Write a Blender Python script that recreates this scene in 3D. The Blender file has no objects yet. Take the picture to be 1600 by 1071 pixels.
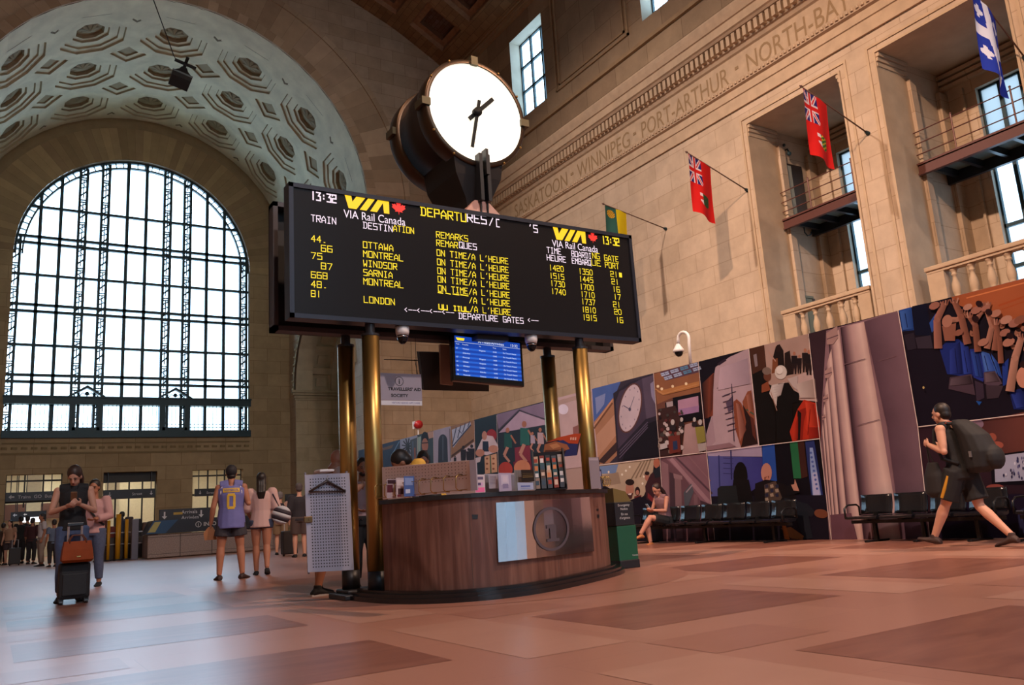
import bpy, bmesh, math, random
from mathutils import Vector, Matrix
random.seed(7)
SC = bpy.context.scene
COL = SC.collection
PI = math.pi
R_ = math.radians

# ---------------------------------------------------------------- camera
FPX = 1289.9
CAM = Vector((0, 0, 0.72))
YAW, PITCH, ROLL = R_(32.30717), R_(11.71688), R_(-3.70538)
_fw = Vector((math.sin(YAW)*math.cos(PITCH), math.cos(YAW)*math.cos(PITCH), math.sin(PITCH)))
_r0 = Vector((math.cos(YAW), -math.sin(YAW), 0)); _u0 = _r0.cross(_fw)
_r = _r0*math.cos(ROLL) + _u0*math.sin(ROLL)
_u = -_r0*math.sin(ROLL) + _u0*math.cos(ROLL)
cd = bpy.data.cameras.new('camera'); cd.sensor_width = 36; cd.sensor_fit = 'HORIZONTAL'
cd.lens = FPX/1600*36; cd.clip_end = 500; cd.clip_start = 0.05
cam = bpy.data.objects.new('camera', cd); COL.objects.link(cam)
cam.matrix_world = Matrix((( _r.x, _u.x, -_fw.x, CAM.x), (_r.y, _u.y, -_fw.y, CAM.y), (_r.z, _u.z, -_fw.z, CAM.z), (0, 0, 0, 1)))
SC.camera = cam

# ---------------------------------------------------------------- exposure, sky, lamps
SC.view_settings.view_transform = 'Standard'
SC.view_settings.look = 'None'
SC.view_settings.exposure = -0.12
SC.view_settings.gamma = 1.0
SC.view_settings.use_curve_mapping = False
SC.cycles.max_bounces = 7
SC.cycles.diffuse_bounces = 4
SC.cycles.glossy_bounces = 3
SC.cycles.transparent_max_bounces = 12
SC.cycles.sample_clamp_indirect = 4.0
SC.cycles.caustics_reflective = False
SC.cycles.caustics_refractive = False
W = bpy.data.worlds.new('sky'); SC.world = W; W.use_nodes = True
_bg = W.node_tree.nodes['Background']
_bg.inputs['Color'].default_value = (0.54, 0.77, 1.0, 1)
_bg.inputs['Strength'].default_value = 7.0

def look_rot(src, dst):
    return (Vector(dst)-Vector(src)).to_track_quat('-Z', 'Y').to_euler()
def spot(name, loc, aim, power, color, angle, blend=0.6, size=0.4):
    l = bpy.data.lights.new(name, 'SPOT'); l.energy = power; l.color = color
    l.spot_size = R_(angle); l.spot_blend = blend; l.shadow_soft_size = size
    o = bpy.data.objects.new(name, l); COL.objects.link(o); o.location = loc; o.rotation_euler = look_rot(loc, aim)
    return o
def area(name, loc, aim, power, color, sx, sy, portal=False):
    l = bpy.data.lights.new(name, 'AREA'); l.energy = power; l.color = color; l.shape = 'RECTANGLE'
    l.size = sx; l.size_y = sy
    o = bpy.data.objects.new(name, l); COL.objects.link(o); o.location = loc; o.rotation_euler = look_rot(loc, aim)
    if portal: l.cycles.is_portal = True
    return o
WARM = (1.0, 0.64, 0.44)
# floodlights of the hall, high on the two long sides, then three added fill spots
spot('floodlight_left', (-4.5, 3.0, 22.0), (19, 8.0, 4.0), 33000, (1.0, 0.64, 0.44), 62, 0.8)
spot('floodlight_left_far', (-4.5, 16.0, 22.0), (19, 21.0, 5.0), 23000, (1.0, 0.76, 0.64), 62, 0.8)
spot('floodlight_right', (16.5, -3.0, 21.0), (4.5, 7.0, 0.0), 16000, WARM, 75, 0.8)
spot('fill_rear', (2.0, -14.0, 22.0), (7.0, 9.0, 0.5), 15000, (1.0, 0.80, 0.74), 70, 0.8)  # added fill spot, stands in for daylight from the rear window
spot('fill_end', (8.0, -4.0, 22.0), (6.5, 36.0, 9.0), 5000, (1.0, 0.74, 0.52), 52, 0.8)  # added fill spot that brightens the end wall
spot('fill_rear_wall', (6.0, 8.0, 22.0), (8.0, -30.0, 3.0), 14000, (1.0, 0.72, 0.55), 70, 0.8)  # added spot on the rear wall, for its reflection in the steel panel
# daylight enters through the windows: portals at their openings
area('end_window_portal', (5.96, 46.9, 13.0), (5.96, 30, 13.0), 1, (1, 1, 1), 11.8, 15.5, True)
area('rear_window_portal', (5.96, -30.5, 13.0), (5.96, 0, 13.0), 1, (1, 1, 1), 11.8, 15.5, True)
for k in range(2):
    area('recess_portal', (22.2, 14.1-4.41*k, 7.4), (0, 14.1-4.41*k, 7.4), 1, (1, 1, 1), 1.7, 4.0, True)
for k in range(3):
    area('clerestory_portal', (19.8, 27.3-8.78*k, 20.1), (0, 27.3-8.78*k, 20.1), 1, (1, 1, 1), 2.6, 3.6, True)

# ---------------------------------------------------------------- helpers
def at(px, py, X=None, Y=None, Z=None):
    d = _fw + _r*((px-800)/FPX) - _u*((py-535.5)/FPX)
    t = X/d.x if X is not None else Y/d.y if Y is not None else (Z-CAM.z)/d.z
    return CAM + d*t

MATS = {}
def M(name, color=(.5, .5, .5), rough=0.6, metal=0.0, emit=None, estr=1.0, spec=0.5, noise=0.0, nscale=8.0, coat=0.0):
    if name in MATS: return MATS[name]
    m = bpy.data.materials.new(name); m.use_nodes = True
    nt = m.node_tree; b = nt.nodes['Principled BSDF']
    b.inputs['Base Color'].default_value = (*color, 1)
    b.inputs['Roughness'].default_value = rough; b.inputs['Metallic'].default_value = metal
    b.inputs['Specular IOR Level'].default_value = spec
    if coat: b.inputs['Coat Weight'].default_value = coat
    if emit:
        b.inputs['Emission Color'].default_value = (*emit, 1); b.inputs['Emission Strength'].default_value = estr
    if noise:
        tc = nt.nodes.new('ShaderNodeTexCoord'); n = nt.nodes.new('ShaderNodeTexNoise')
        n.inputs['Scale'].default_value = nscale; n.inputs['Detail'].default_value = 5
        mp = nt.nodes.new('ShaderNodeMapRange'); mp.inputs[1].default_value = .3; mp.inputs[2].default_value = .7
        mp.inputs[3].default_value = 1-noise; mp.inputs[4].default_value = 1+noise
        mx = nt.nodes.new('ShaderNodeMix'); mx.data_type = 'RGBA'; mx.blend_type = 'MULTIPLY'
        mx.inputs['Factor'].default_value = 1; mx.inputs['A'].default_value = (*color, 1)
        nt.links.new(tc.outputs['Object'], n.inputs['Vector']); nt.links.new(n.outputs['Fac'], mp.inputs[0])
        nt.links.new(mp.outputs[0], mx.inputs['B']); nt.links.new(mx.outputs['Result'], b.inputs['Base Color'])
    MATS[name] = m
    return m

def stone(name, axes, c1, c2, mortar, rowh=0.62, bw=1.45, rough=0.75, msize=0.010, off=(0, 0)):
    """Coursed ashlar: a brick pattern on two world axes, each block its own tint."""
    if name in MATS: return MATS[name]
    m = bpy.data.materials.new(name); m.use_nodes = True
    nt = m.node_tree; N = nt.nodes.new; L = nt.links.new; b = nt.nodes['Principled BSDF']
    tc = N('ShaderNodeTexCoord'); sp = N('ShaderNodeSeparateXYZ'); cb = N('ShaderNodeCombineXYZ')
    L(tc.outputs['Object'], sp.inputs[0])
    for i, a in enumerate(axes):
        ad = N('ShaderNodeMath'); ad.operation = 'ADD'; ad.inputs[1].default_value = off[i]+100*bw*0+ (200*rowh if i else 200*bw)
        L(sp.outputs['XYZ'.index(a)], ad.inputs[0]); L(ad.outputs[0], cb.inputs[i])
    br = N('ShaderNodeTexBrick'); br.inputs['Scale'].default_value = 1
    br.inputs['Brick Width'].default_value = bw; br.inputs['Row Height'].default_value = rowh
    br.inputs['Mortar Size'].default_value = msize; br.inputs['Mortar Smooth'].default_value = 0.3
    br.inputs['Color1'].default_value = (*c1, 1); br.inputs['Color2'].default_value = (*c2, 1); br.inputs['Mortar'].default_value = (*mortar, 1)
    br.inputs['Bias'].default_value = -0.1
    L(cb.outputs[0], br.inputs['Vector'])
    n = N('ShaderNodeTexNoise'); n.inputs['Scale'].default_value = 1.3; n.inputs['Detail'].default_value = 6; n.inputs['Roughness'].default_value = .65
    L(tc.outputs['Object'], n.inputs['Vector'])
    mp = N('ShaderNodeMapRange'); mp.inputs[1].default_value = .3; mp.inputs[2].default_value = .7; mp.inputs[3].default_value = .86; mp.inputs[4].default_value = 1.12
    L(n.outputs['Fac'], mp.inputs[0])
    mx = N('ShaderNodeMix'); mx.data_type = 'RGBA'; mx.blend_type = 'MULTIPLY'; mx.inputs['Factor'].default_value = 1
    L(br.outputs['Color'], mx.inputs['A']); L(mp.outputs[0], mx.inputs['B']); L(mx.outputs['Result'], b.inputs['Base Color'])
    b.inputs['Roughness'].default_value = rough; b.inputs['Specular IOR Level'].default_value = .25
    MATS[name] = m
    return m

def attr_mat(name, rough=0.6, noise=0.0, emit=0.0, spec=.3, coat=0.0):
    """Material that takes its colour from the faces' own colour attribute (printed pictures, single blocks)."""
    if name in MATS: return MATS[name]
    m = bpy.data.materials.new(name); m.use_nodes = True; nt = m.node_tree; b = nt.nodes['Principled BSDF']
    a = nt.nodes.new('ShaderNodeVertexColor'); a.layer_name = 'Col'
    src = a.outputs['Color']
    if noise:
        tc = nt.nodes.new('ShaderNodeTexCoord'); n = nt.nodes.new('ShaderNodeTexNoise'); n.inputs['Scale'].default_value = 2.0; n.inputs['Detail'].default_value = 6
        mp = nt.nodes.new('ShaderNodeMapRange'); mp.inputs[1].default_value = .3; mp.inputs[2].default_value = .7; mp.inputs[3].default_value = 1-noise; mp.inputs[4].default_value = 1+noise
        mx = nt.nodes.new('ShaderNodeMix'); mx.data_type = 'RGBA'; mx.blend_type = 'MULTIPLY'; mx.inputs['Factor'].default_value = 1
        nt.links.new(tc.outputs['Object'], n.inputs['Vector']); nt.links.new(n.outputs['Fac'], mp.inputs[0])
        nt.links.new(src, mx.inputs['A']); nt.links.new(mp.outputs[0], mx.inputs['B']); src = mx.outputs['Result']
    nt.links.new(src, b.inputs['Base Color']); b.inputs['Roughness'].default_value = rough; b.inputs['Specular IOR Level'].default_value = spec
    if coat: b.inputs['Coat Weight'].default_value = coat
    if emit:
        nt.links.new(src, b.inputs['Emission Color']); b.inputs['Emission Strength'].default_value = emit
    MATS[name] = m
    return m

def glass(name, tint=(1, 1, 1), gloss=0.08):
    if name in MATS: return MATS[name]
    m = bpy.data.materials.new(name); m.use_nodes = True; nt = m.node_tree
    for n in list(nt.nodes): nt.nodes.remove(n)
    o = nt.nodes.new('ShaderNodeOutputMaterial'); t = nt.nodes.new('ShaderNodeBsdfTransparent'); g = nt.nodes.new('ShaderNodeBsdfGlossy')
    mx = nt.nodes.new('ShaderNodeMixShader'); t.inputs[0].default_value = (*tint, 1); g.inputs['Roughness'].default_value = .05
    mx.inputs[0].default_value = gloss
    nt.links.new(t.outputs[0], mx.inputs[1]); nt.links.new(g.outputs[0], mx.inputs[2]); nt.links.new(mx.outputs[0], o.inputs[0])
    MATS[name] = m
    return m

def frosted(name, col):
    if name in MATS: return MATS[name]
    m = bpy.data.materials.new(name); m.use_nodes = True; nt = m.node_tree
    for n in list(nt.nodes): nt.nodes.remove(n)
    o = nt.nodes.new('ShaderNodeOutputMaterial'); t = nt.nodes.new('ShaderNodeBsdfTranslucent'); t.inputs[0].default_value = (*col, 1)
    nt.links.new(t.outputs[0], o.inputs[0]); MATS[name] = m
    return m

def lin(c):
    if isinstance(c, str):
        c = tuple(int(c[i:i+2], 16)/255 for i in (0, 2, 4))
    return tuple(x/12.92 if x <= .04045 else ((x+.055)/1.055)**2.4 for x in c)

class MB:
    """Collects shapes into one mesh object."""
    def __init__(s): s.v = []; s.f = []; s.mi = []; s.c = []; s.cur = 0; s.col = None; s.sm = []; s.smooth = False
    def add(s, vs, fs, T=None):
        n = len(s.v)
        for p in vs:
            p = Vector(p); s.v.append(T @ p if T else p)
        for f in fs:
            s.f.append([n+i for i in f]); s.mi.append(s.cur); s.c.append(s.col); s.sm.append(s.smooth)
        return s
    def quad(s, a, b, c, d): return s.add([a, b, c, d], [(0, 1, 2, 3)])
    def poly(s, pts): return s.add(pts, [tuple(range(len(pts)))])
    def box(s, x0, x1, y0, y1, z0, z1, T=None):
        v = [(x0, y0, z0), (x1, y0, z0), (x1, y1, z0), (x0, y1, z0), (x0, y0, z1), (x1, y0, z1), (x1, y1, z1), (x0, y1, z1)]
        return s.add(v, [(3, 2, 1, 0), (4, 5, 6, 7), (0, 1, 5, 4), (1, 2, 6, 5), (2, 3, 7, 6), (3, 0, 4, 7)], T)
    def bbox(s, x0, x1, y0, y1, z0, z1, b=.01, T=None):
        """box with chamfered edges"""
        bm = bmesh.new(); bmesh.ops.create_cube(bm, size=1)
        for v in bm.verts: v.co = Vector((x0+(v.co.x+.5)*(x1-x0), y0+(v.co.y+.5)*(y1-y0), z0+(v.co.z+.5)*(z1-z0)))
        bmesh.ops.bevel(bm, geom=list(bm.edges), offset=b, segments=2, affect='EDGES', profile=.5)
        return s.bm(bm, T)
    def bm(s, bm, T=None):
        bm.verts.index_update()
        s.add([v.co.copy() for v in bm.verts], [[v.index for v in f.verts] for f in bm.faces], T); bm.free(); return s
    def loft(s, rings, cap=True, closed=True):
        n = len(rings[0]); base = len(s.v)
        for rg in rings: s.v += [Vector(p) for p in rg]
        def addf(f): s.f.append(f); s.mi.append(s.cur); s.c.append(s.col); s.sm.append(s.smooth)
        for i in range(len(rings)-1):
            for j in range(n if closed else n-1):
                k = (j+1) % n
                addf([base+i*n+j, base+i*n+k, base+(i+1)*n+k, base+(i+1)*n+j])
        if cap:
            addf([base+j for j in range(n)][::-1]); addf([base+(len(rings)-1)*n+j for j in range(n)])
        return s
    def tube(s, pts, r, n=10, cap=True):
        """round tube along points; r a number or one per point"""
        pts = [Vector(p) for p in pts]; rs = r if isinstance(r, (list, tuple)) else [r]*len(pts)
        rings = []; prev = None
        for i, p in enumerate(pts):
            a = pts[max(i-1, 0)]; b = pts[min(i+1, len(pts)-1)]; d = (b-a).normalized()
            if prev is None:
                ref = Vector((0, 0, 1)) if abs(d.z) < .9 else Vector((1, 0, 0)); x = d.cross(ref).normalized()
            else: x = (prev - d*prev.dot(d)).normalized()
            prev = x; y = d.cross(x)
            rings.append([p + x*math.cos(2*PI*k/n)*rs[i] + y*math.sin(2*PI*k/n)*rs[i] for k in range(n)])
        return s.loft(rings, cap)
    def cyl(s, x, y, z0, z1, r, n=24, r2=None): return s.tube([(x, y, z0), (x, y, z1)], [r, r if r2 is None else r2], n)
    def lathe(s, prof, n=24, T=None, cap=True):
        rings = [[Vector((r*math.cos(2*PI*k/n), r*math.sin(2*PI*k/n), z)) for k in range(n)] for r, z in prof]
        if T: rings = [[T @ p for p in rg] for rg in rings]
        return s.loft(rings, cap)
    def prism(s, pts, vec):
        """polygon pts extruded by vec"""
        pts = [Vector(p) for p in pts]; v = Vector(vec); n = len(pts)
        s.add(pts + [p+v for p in pts], [tuple(range(n))[::-1], tuple(range(n, 2*n))] + [(i, (i+1) % n, n+(i+1) % n, n+i) for i in range(n)])
        return s
    def ball(s, c, r, n=12, T=None):
        c = Vector(c); rr = r if isinstance(r, (tuple, list)) else (r, r, r)
        rings = []
        for i in range(1, n):
            a = PI*i/n
            rings.append([Vector((c.x+rr[0]*math.sin(a)*math.cos(2*PI*k/(2*n)), c.y+rr[1]*math.sin(a)*math.sin(2*PI*k/(2*n)), c.z-rr[2]*math.cos(a))) for k in range(2*n)])
        if T: rings = [[T @ p for p in rg] for rg in rings]
        return s.loft(rings, True)
    def build(s, name, mat=None, parent=None, smooth=False, flip=False):
        me = bpy.data.meshes.new(name); me.from_pydata([tuple(p) for p in s.v], [], s.f)
        mats = mat if isinstance(mat, (list, tuple)) else [mat]
        for m in mats:
            if m: me.materials.append(m)
        if len(mats) > 1: me.polygons.foreach_set('material_index', s.mi)
        if smooth: me.polygons.foreach_set('use_smooth', [True]*len(s.f))
        elif any(s.sm): me.polygons.foreach_set('use_smooth', s.sm)
        if any(c is not None for c in s.c):
            ca = me.color_attributes.new('Col', 'FLOAT_COLOR', 'CORNER'); dat = []
            for f, c in zip(s.f, s.c):
                c = c or (.5, .5, .5)
                if isinstance(c[0], (tuple, list)):
                    for k in range(len(f)): dat += [*c[k], 1.0]
                else:
                    for k in range(len(f)): dat += [*c, 1.0]
            ca.data.foreach_set('color', dat)
        me.validate(); me.update()
        o = bpy.data.objects.new(name, me); COL.objects.link(o)
        if parent: put(o, parent)
        return o

def put(o, parent):
    """parent o, keeping it where it was built (world coordinates)"""
    o.parent = parent
    bpy_loc = parent
    mats = []
    while bpy_loc is not None:
        mats.append(bpy_loc.matrix_basis.copy()); bpy_loc = bpy_loc.parent
    mw = Matrix.Identity(4)
    for q in reversed(mats): mw = mw @ q
    if o.type == 'MESH': o.data.transform(mw.inverted())
    else: o.matrix_basis = mw.inverted() @ o.matrix_basis
    return o
def tag(o, label, cat, group=None, kind=None):
    o['label'] = label; o['category'] = cat
    if group: o['group'] = group
    if kind: o['kind'] = kind
    return o
def thing(name, loc, label, cat, group=None, rz=0):
    o = bpy.data.objects.new(name, None); COL.objects.link(o); o.location = loc; o.rotation_euler = (0, 0, rz)
    o.empty_display_size = .2
    return tag(o, label, cat, group)
def struct(o, kind='structure'): o['kind'] = kind; return o
def copy_tree(o, parent=None):
    c = o.copy(); COL.objects.link(c); c.parent = parent
    for ch in [q for q in bpy.data.objects if q.parent is o]: copy_tree(ch, c)
    return c

def text_geo(s, width=None, height=None, bold=0.0, align='LEFT', ext=0.0):
    """a line of lettering as flat mesh data, baseline at 0, reading along +x in the xy plane"""
    cu = bpy.data.curves.new('t', 'FONT'); cu.body = s; cu.size = 1; cu.offset = bold; cu.resolution_u = 3
    if ext: cu.extrude = ext
    o = bpy.data.objects.new('t', cu); COL.objects.link(o)
    dg = bpy.context.evaluated_depsgraph_get(); dg.update()
    me = bpy.data.meshes.new_from_object(o.evaluated_get(dg))
    vs = [v.co.copy() for v in me.vertices]; fs = [list(p.vertices) for p in me.polygons]
    bpy.data.objects.remove(o); bpy.data.curves.remove(cu); bpy.data.meshes.remove(me)
    x0 = min(v.x for v in vs); x1 = max(v.x for v in vs)
    caph = 0.69
    sy = (height/caph) if height else (width/(x1-x0)); sx = (width/(x1-x0)) if width else sy
    vs = [Vector(((v.x-x0)*sx, v.y*sy, v.z)) for v in vs]
    wd = (x1-x0)*sx
    if align == 'CENTER': vs = [Vector((v.x-wd/2, v.y, v.z)) for v in vs]
    return vs, fs
def frame_T(o, right, up):
    """matrix that sends the xy plane to the plane through o spanned by right, up"""
    r = Vector(right).normalized(); u = Vector(up).normalized(); n = r.cross(u)
    return Matrix(((r.x, u.x, n.x, o[0]), (r.y, u.y, n.y, o[1]), (r.z, u.z, n.z, o[2]), (0, 0, 0, 1)))
def lettering(mb, s, o, right, up, width=None, height=None, bold=0.0, align='LEFT', ext=0.0):
    vs, fs = text_geo(s, width, height, bold, align, ext); mb.add(vs, fs, frame_T(o, right, up)); return mb
# ================================================================ the hall
XL, XR, YF, YB = -7.09, 19.0, 34.0, -30.0          # long walls, end arch plane, rear wall
CX, CZ, RB, RW, YW = 5.96, 15.19, 8.06, 5.8, 46.2  # barrel arch centre / radius, window radius, window wall
C1, C2, CM = lin('bba791'), lin('b19d86'), lin('9b8770')
ST_YZ = stone('stone_long_wall', 'YZ', C1, C2, CM, off=(.3, .06))
ST_XZ = stone('stone_end_wall', 'XZ', lin('b09a80'), lin('a38c70'), lin('887058'), rowh=.62, bw=1.3)
ST_XZD = stone('stone_window_wall', 'XZ', lin('b09b78'), lin('9f8a68'), lin('80694a'), rowh=.72, bw=1.5)
ST_UP = stone('stone_upper_wall', 'YZ', lin('a48c70'), lin('937b62'), lin('705a44'), rowh=.95, bw=1.8)
PLAIN = M('stone_plain', lin('b39c80'), .75, noise=.1, nscale=2)
PLAIN_W = M('stone_pale', lin('b6ae9c'), .8, noise=.08, nscale=2)
COFF = M('stone_coffer', lin('d2cdb4'), .8, noise=.13, nscale=1.2)
BLOCK = attr_mat('stone_block', .75, .08)
IRON = M('dark_bronze_frame', (.014, .040, .050), .45, .3)
GLASS = glass('window_glass', (.93, .98, 1.0))
GLASS_G = glass('frosted_window_glass', (.10, .105, .11), .04)

def grid_wall(mb, us, vs, holes, P):
    """quads of a wall cut along us x vs, leaving the holes open; P(u, v) places a point"""
    us = sorted(set(us)); vs = sorted(set(vs))
    for i in range(len(us)-1):
        for j in range(len(vs)-1):
            u, v = (us[i]+us[i+1])/2, (vs[j]+vs[j+1])/2
            if any(a < u < b and c < v < d for a, b, c, d in holes): continue
            mb.quad(P(us[i], vs[j]), P(us[i+1], vs[j]), P(us[i+1], vs[j+1]), P(us[i], vs[j+1]))

# ---------------------------------------------------------------- floor
def floor_mat(name, c1, c2, scale, rough, rot=0, stretch=(1, 1, 1), c3=None):
    m = bpy.data.materials.new(name); m.use_nodes = True; nt = m.node_tree; N = nt.nodes.new; L = nt.links.new; b = nt.nodes['Principled BSDF']
    tc = N('ShaderNodeTexCoord'); mp = N('ShaderNodeMapping'); mp.inputs['Rotation'].default_value = (0, 0, rot); mp.inputs['Scale'].default_value = stretch
    n = N('ShaderNodeTexNoise'); n.inputs['Scale'].default_value = scale; n.inputs['Detail'].default_value = 8; n.inputs['Roughness'].default_value = .6; n.inputs['Distortion'].default_value = .6
    cr = N('ShaderNodeValToRGB'); cr.color_ramp.elements[0].position = .32; cr.color_ramp.elements[1].position = .68
    cr.color_ramp.elements[0].color = (*c1, 1); cr.color_ramp.elements[1].color = (*c2, 1)
    L(tc.outputs['Object'], mp.inputs[0]); L(mp.outputs[0], n.inputs['Vector']); L(n.outputs['Fac'], cr.inputs[0]); L(cr.outputs[0], b.inputs['Base Color'])
    n2 = N('ShaderNodeTexNoise'); n2.inputs['Scale'].default_value = 3; n2.inputs['Detail'].default_value = 4
    mr = N('ShaderNodeMapRange'); mr.inputs[3].default_value = rough; mr.inputs[4].default_value = rough
    L(tc.outputs['Object'], n2.inputs['Vector']); L(n2.outputs['Fac'], mr.inputs[0]); L(mr.outputs[0], b.inputs['Roughness'])
    b.inputs['Specular IOR Level'].default_value = .8
    return m
F_BASE = stone('floor_marble', 'XY', lin('a97b6a'), lin('a17262'), lin('96695a'), rowh=1.15, bw=1.55, rough=.31, msize=.003)
for n_ in F_BASE.node_tree.nodes:
    if n_.type == 'MAP_RANGE': n_.inputs[3].default_value = .96; n_.inputs[4].default_value = 1.04
    if n_.type == 'TEX_NOISE': n_.inputs['Scale'].default_value = .5; n_.inputs['Detail'].default_value = 2
F_BASE.node_tree.nodes['Principled BSDF'].inputs['Specular IOR Level'].default_value = .8
F_DARK = floor_mat('floor_dark_herringbone', lin('764a3e'), lin('8f5f50'), 1.6, .31, .8, (1, 5, 1))
F_MID = floor_mat('floor_mid_slab', lin('98695a'), lin('a27363'), 1.2, .31, .3, (1, 2, 1))
F_LITE = floor_mat('floor_light_band', lin('ac8170'), lin('b48978'), .9, .31, .1, (1, 2.5, 1))
f = MB(); f.quad((XL-8, YB-2, 0), (XR+4, YB-2, 0), (XR+4, 62, 0), (XL-8, 62, 0))
E = .0012
def inlay(pts, mi, dz=E):
    f.cur = mi; f.poly([(x, y, dz) for x, y in pts])
# grid of dark herringbone panels framed by paler bands
for i in range(-3, 5):
    for j in range(-3, 4):
        x0, y0 = 3.28+3.12*i, 4.03+2.32*j
        f.cur = 3; f.quad((x0-.78, y0-.40, E*.5), (x0+1.9+.0, y0-.40, E*.5), (x0+1.9, y0+1.2+.32, E*.5), (x0-.78, y0+1.52, E*.5)) if 0 else None
        # two halves with the grain turned: a chevron
        f.cur = 1; f.quad((x0, y0, E), (x0+1.9, y0, E), (x0+1.9, y0+1.14, E), (x0, y0+1.14, E))
        f.cur = 3; f.quad((x0-.95, y0-.30, E), (x0-.30, y0-.30, E), (x0-.30, y0+1.44, E), (x0-.95, y0+1.44, E))
        f.cur = 2; f.quad((x0-.28, y0-.95, E), (x0+.55, y0-.95, E), (x0+.55, y0-.42, E), (x0-.28, y0-.42, E))
RING = [(4.55+2.15*math.cos(2*PI*i/48), 7.95+2.0*math.sin(2*PI*i/48)) for i in range(48)]
f.cur = 2; f.poly([(x, y, E*1.7) for x, y in RING])
fl = struct(f.build('floor', [F_BASE, F_DARK, F_MID, F_LITE]))

# ---------------------------------------------------------------- long wall on the right
OPN = [(12.5, 15.78), (8.09, 11.36), (3.68, 6.95)]
ZO0, ZO1 = 4.9, 11.92
CLW = [(26.06-8.78*k, 28.65-8.78*k) for k in range(4)]
ZC0, ZC1 = 17.85, 21.9
w = MB()
DY0, DY1, DZ = -27.0, -3.5, 5.4      # glazing added behind the camera, mirrored as a bright band in the steel panel
holes = [(a, b, ZO0, ZO1) for a, b in OPN]+[(DY0, DY1, 0, DZ)]
us = [YB, YF, DY0, DY1]+[y for o in OPN for y in o]
grid_wall(w, us, [0, ZO0, DZ, ZO1, 15.6], holes, lambda u, v: (XR, u, v))
w.cur = 1
grid_wall(w, [YB, YF]+[y for o in CLW for y in o], [15.6, ZC0, ZC1, 24.2], [(a, b, ZC0, ZC1) for a, b in CLW], lambda u, v: (XR+.02, u, v))
w2 = MB(); w2.quad((XR+.3, DY0, 0), (XR+.3, DY1, 0), (XR+.3, DY1, DZ), (XR+.3, DY0, DZ)); gdo = struct(w2.build('door_6', glass('added_entrance_glass', (.10, .105, .11), .05)))
w2 = MB()
for i in range(9): y = DY0+(DY1-DY0)*i/8; w2.box(XR+.2, XR+.35, y-.07, y+.07, 0, DZ)
w2.box(XR+.2, XR+.35, DY0, DY1, 2.5, 2.62); struct(w2.build('door_frame', IRON, gdo))  # bars of the added glazing
# jamb faces of the three tall openings
w.cur = 0
struct(w.build('wall_right', [ST_YZ, ST_UP]))
for k, (a, b) in enumerate(OPN):
    q = MB()
    XI = 21.9
    for y in (a, b):
        q.cur = 0; q.quad((XR, y, ZO0), (20.2, y, ZO0), (20.2, y, ZO1), (XR, y, ZO1))
        q.cur = 1; q.quad((20.2, y, ZO0), (XI, y, ZO0), (XI, y, ZO1), (20.2, y, ZO1))
        s = -1 if y == b else 1
        # cap mouldings on the jamb
        q.cur = 0
        for z, d in ((ZO1-.12, .09), (ZO1-.24, .05), (ZO1-.38, .025)):
            q.box(XR-.02, 20.22, min(y, y+s*d), max(y, y+s*d), z, z+.10)
        # pilaster strip just inside the jamb
        q.cur = 1; q.box(20.2, 20.45, min(y, y+s*.10), max(y, y+s*.10), ZO0, ZO1-.5)
        q.box(21.5, XI, min(y, y+s*.12), max(y, y+s*.12), ZO0, ZO1-.6)
    q.cur = 0; q.quad((XR, a, ZO1), (XI, a, ZO1), (XI, b, ZO1), (XR, b, ZO1))
    q.quad((XR, a, ZO0), (XI, a, ZO0), (XI, b, ZO0), (XR, b, ZO0))
    q.cur = 1
    wy0, wy1 = a+.80, b-.86
    grid_wall(q, [a, b, wy0, wy1], [ZO0, 5.3, 11.15, ZO1], [(wy0, wy1, 5.3, 11.15)], lambda u, v: (XI, u, v))
    for z in (11.45, 11.6, 11.75): q.box(XI-.12-(z-11.4)*.3, XI, a, b, z, z+.1)
    q.box(XI-.1, XI, wy0-.35, wy0-.28, 5.3, 11.3); q.box(XI-.1, XI, wy1+.28, wy1+.35, 5.3, 11.3)
    q.cur = 2
    for y in (wy0, wy1): q.quad((XI, y, 5.3), (XI+.3, y, 5.3), (XI+.3, y, 11.15), (XI, y, 11.15))
    q.quad((XI, wy0, 11.15), (XI+.3, wy0, 11.15), (XI+.3, wy1, 11.15), (XI, wy1, 11.15))
    q.quad((XI, wy0, 5.3), (XI+.3, wy0, 5.3), (XI+.3, wy1, 5.3), (XI, wy1, 5.3))
    struct(q.build('wall_recess', [PLAIN, ST_YZ, PLAIN_W]))
    # moulded surround of the opening
    t = MB()
    for (d0, d1, p) in ((0, .06, .05), (.20, .27, .035)):
        t.box(XR-p, XR, b+d0, b+d1, 0, ZO1+d1); t.box(XR-p, XR, a-d1, a-d0, 0, ZO1+d1)
        t.box(XR-p, XR, a-d0, b+d0, ZO1+d0, ZO1+d1)
    struct(t.build('trim_%d' % (k+1), PLAIN))
    # window at the back of the recess
    n = MB(); xg = XI+.2
    wd = wy1-wy0
    for y in (wy0, wy0+wd/3, wy0+2*wd/3, wy1): n.box(xg-.05, xg+.05, y-.05, y+.05, 5.3, 11.15)
    for z in (5.3, 6.15, 7.25, 9.35, 9.75, 11.15): n.box(xg-.05, xg+.05, wy0, wy1, z-.05, z+.05)
    wf = struct(n.build('window_%d' % (k+3), IRON))
    g = MB(); g.quad((xg, wy0, 5.3), (xg, wy1, 5.3), (xg, wy1, 9.35), (xg, wy0, 9.35)); struct(g.build('pane', glass('lower_window_glass', (.42, .45, .47), .05), wf))
    g = MB(); g.quad((xg, wy0, 9.35), (xg, wy1, 9.35), (xg, wy1, 11.15), (xg, wy0, 11.15)); struct(g.build('frosted_pane', frosted('frosted_pane_glass', (.17, .17, .165)), wf))
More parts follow.
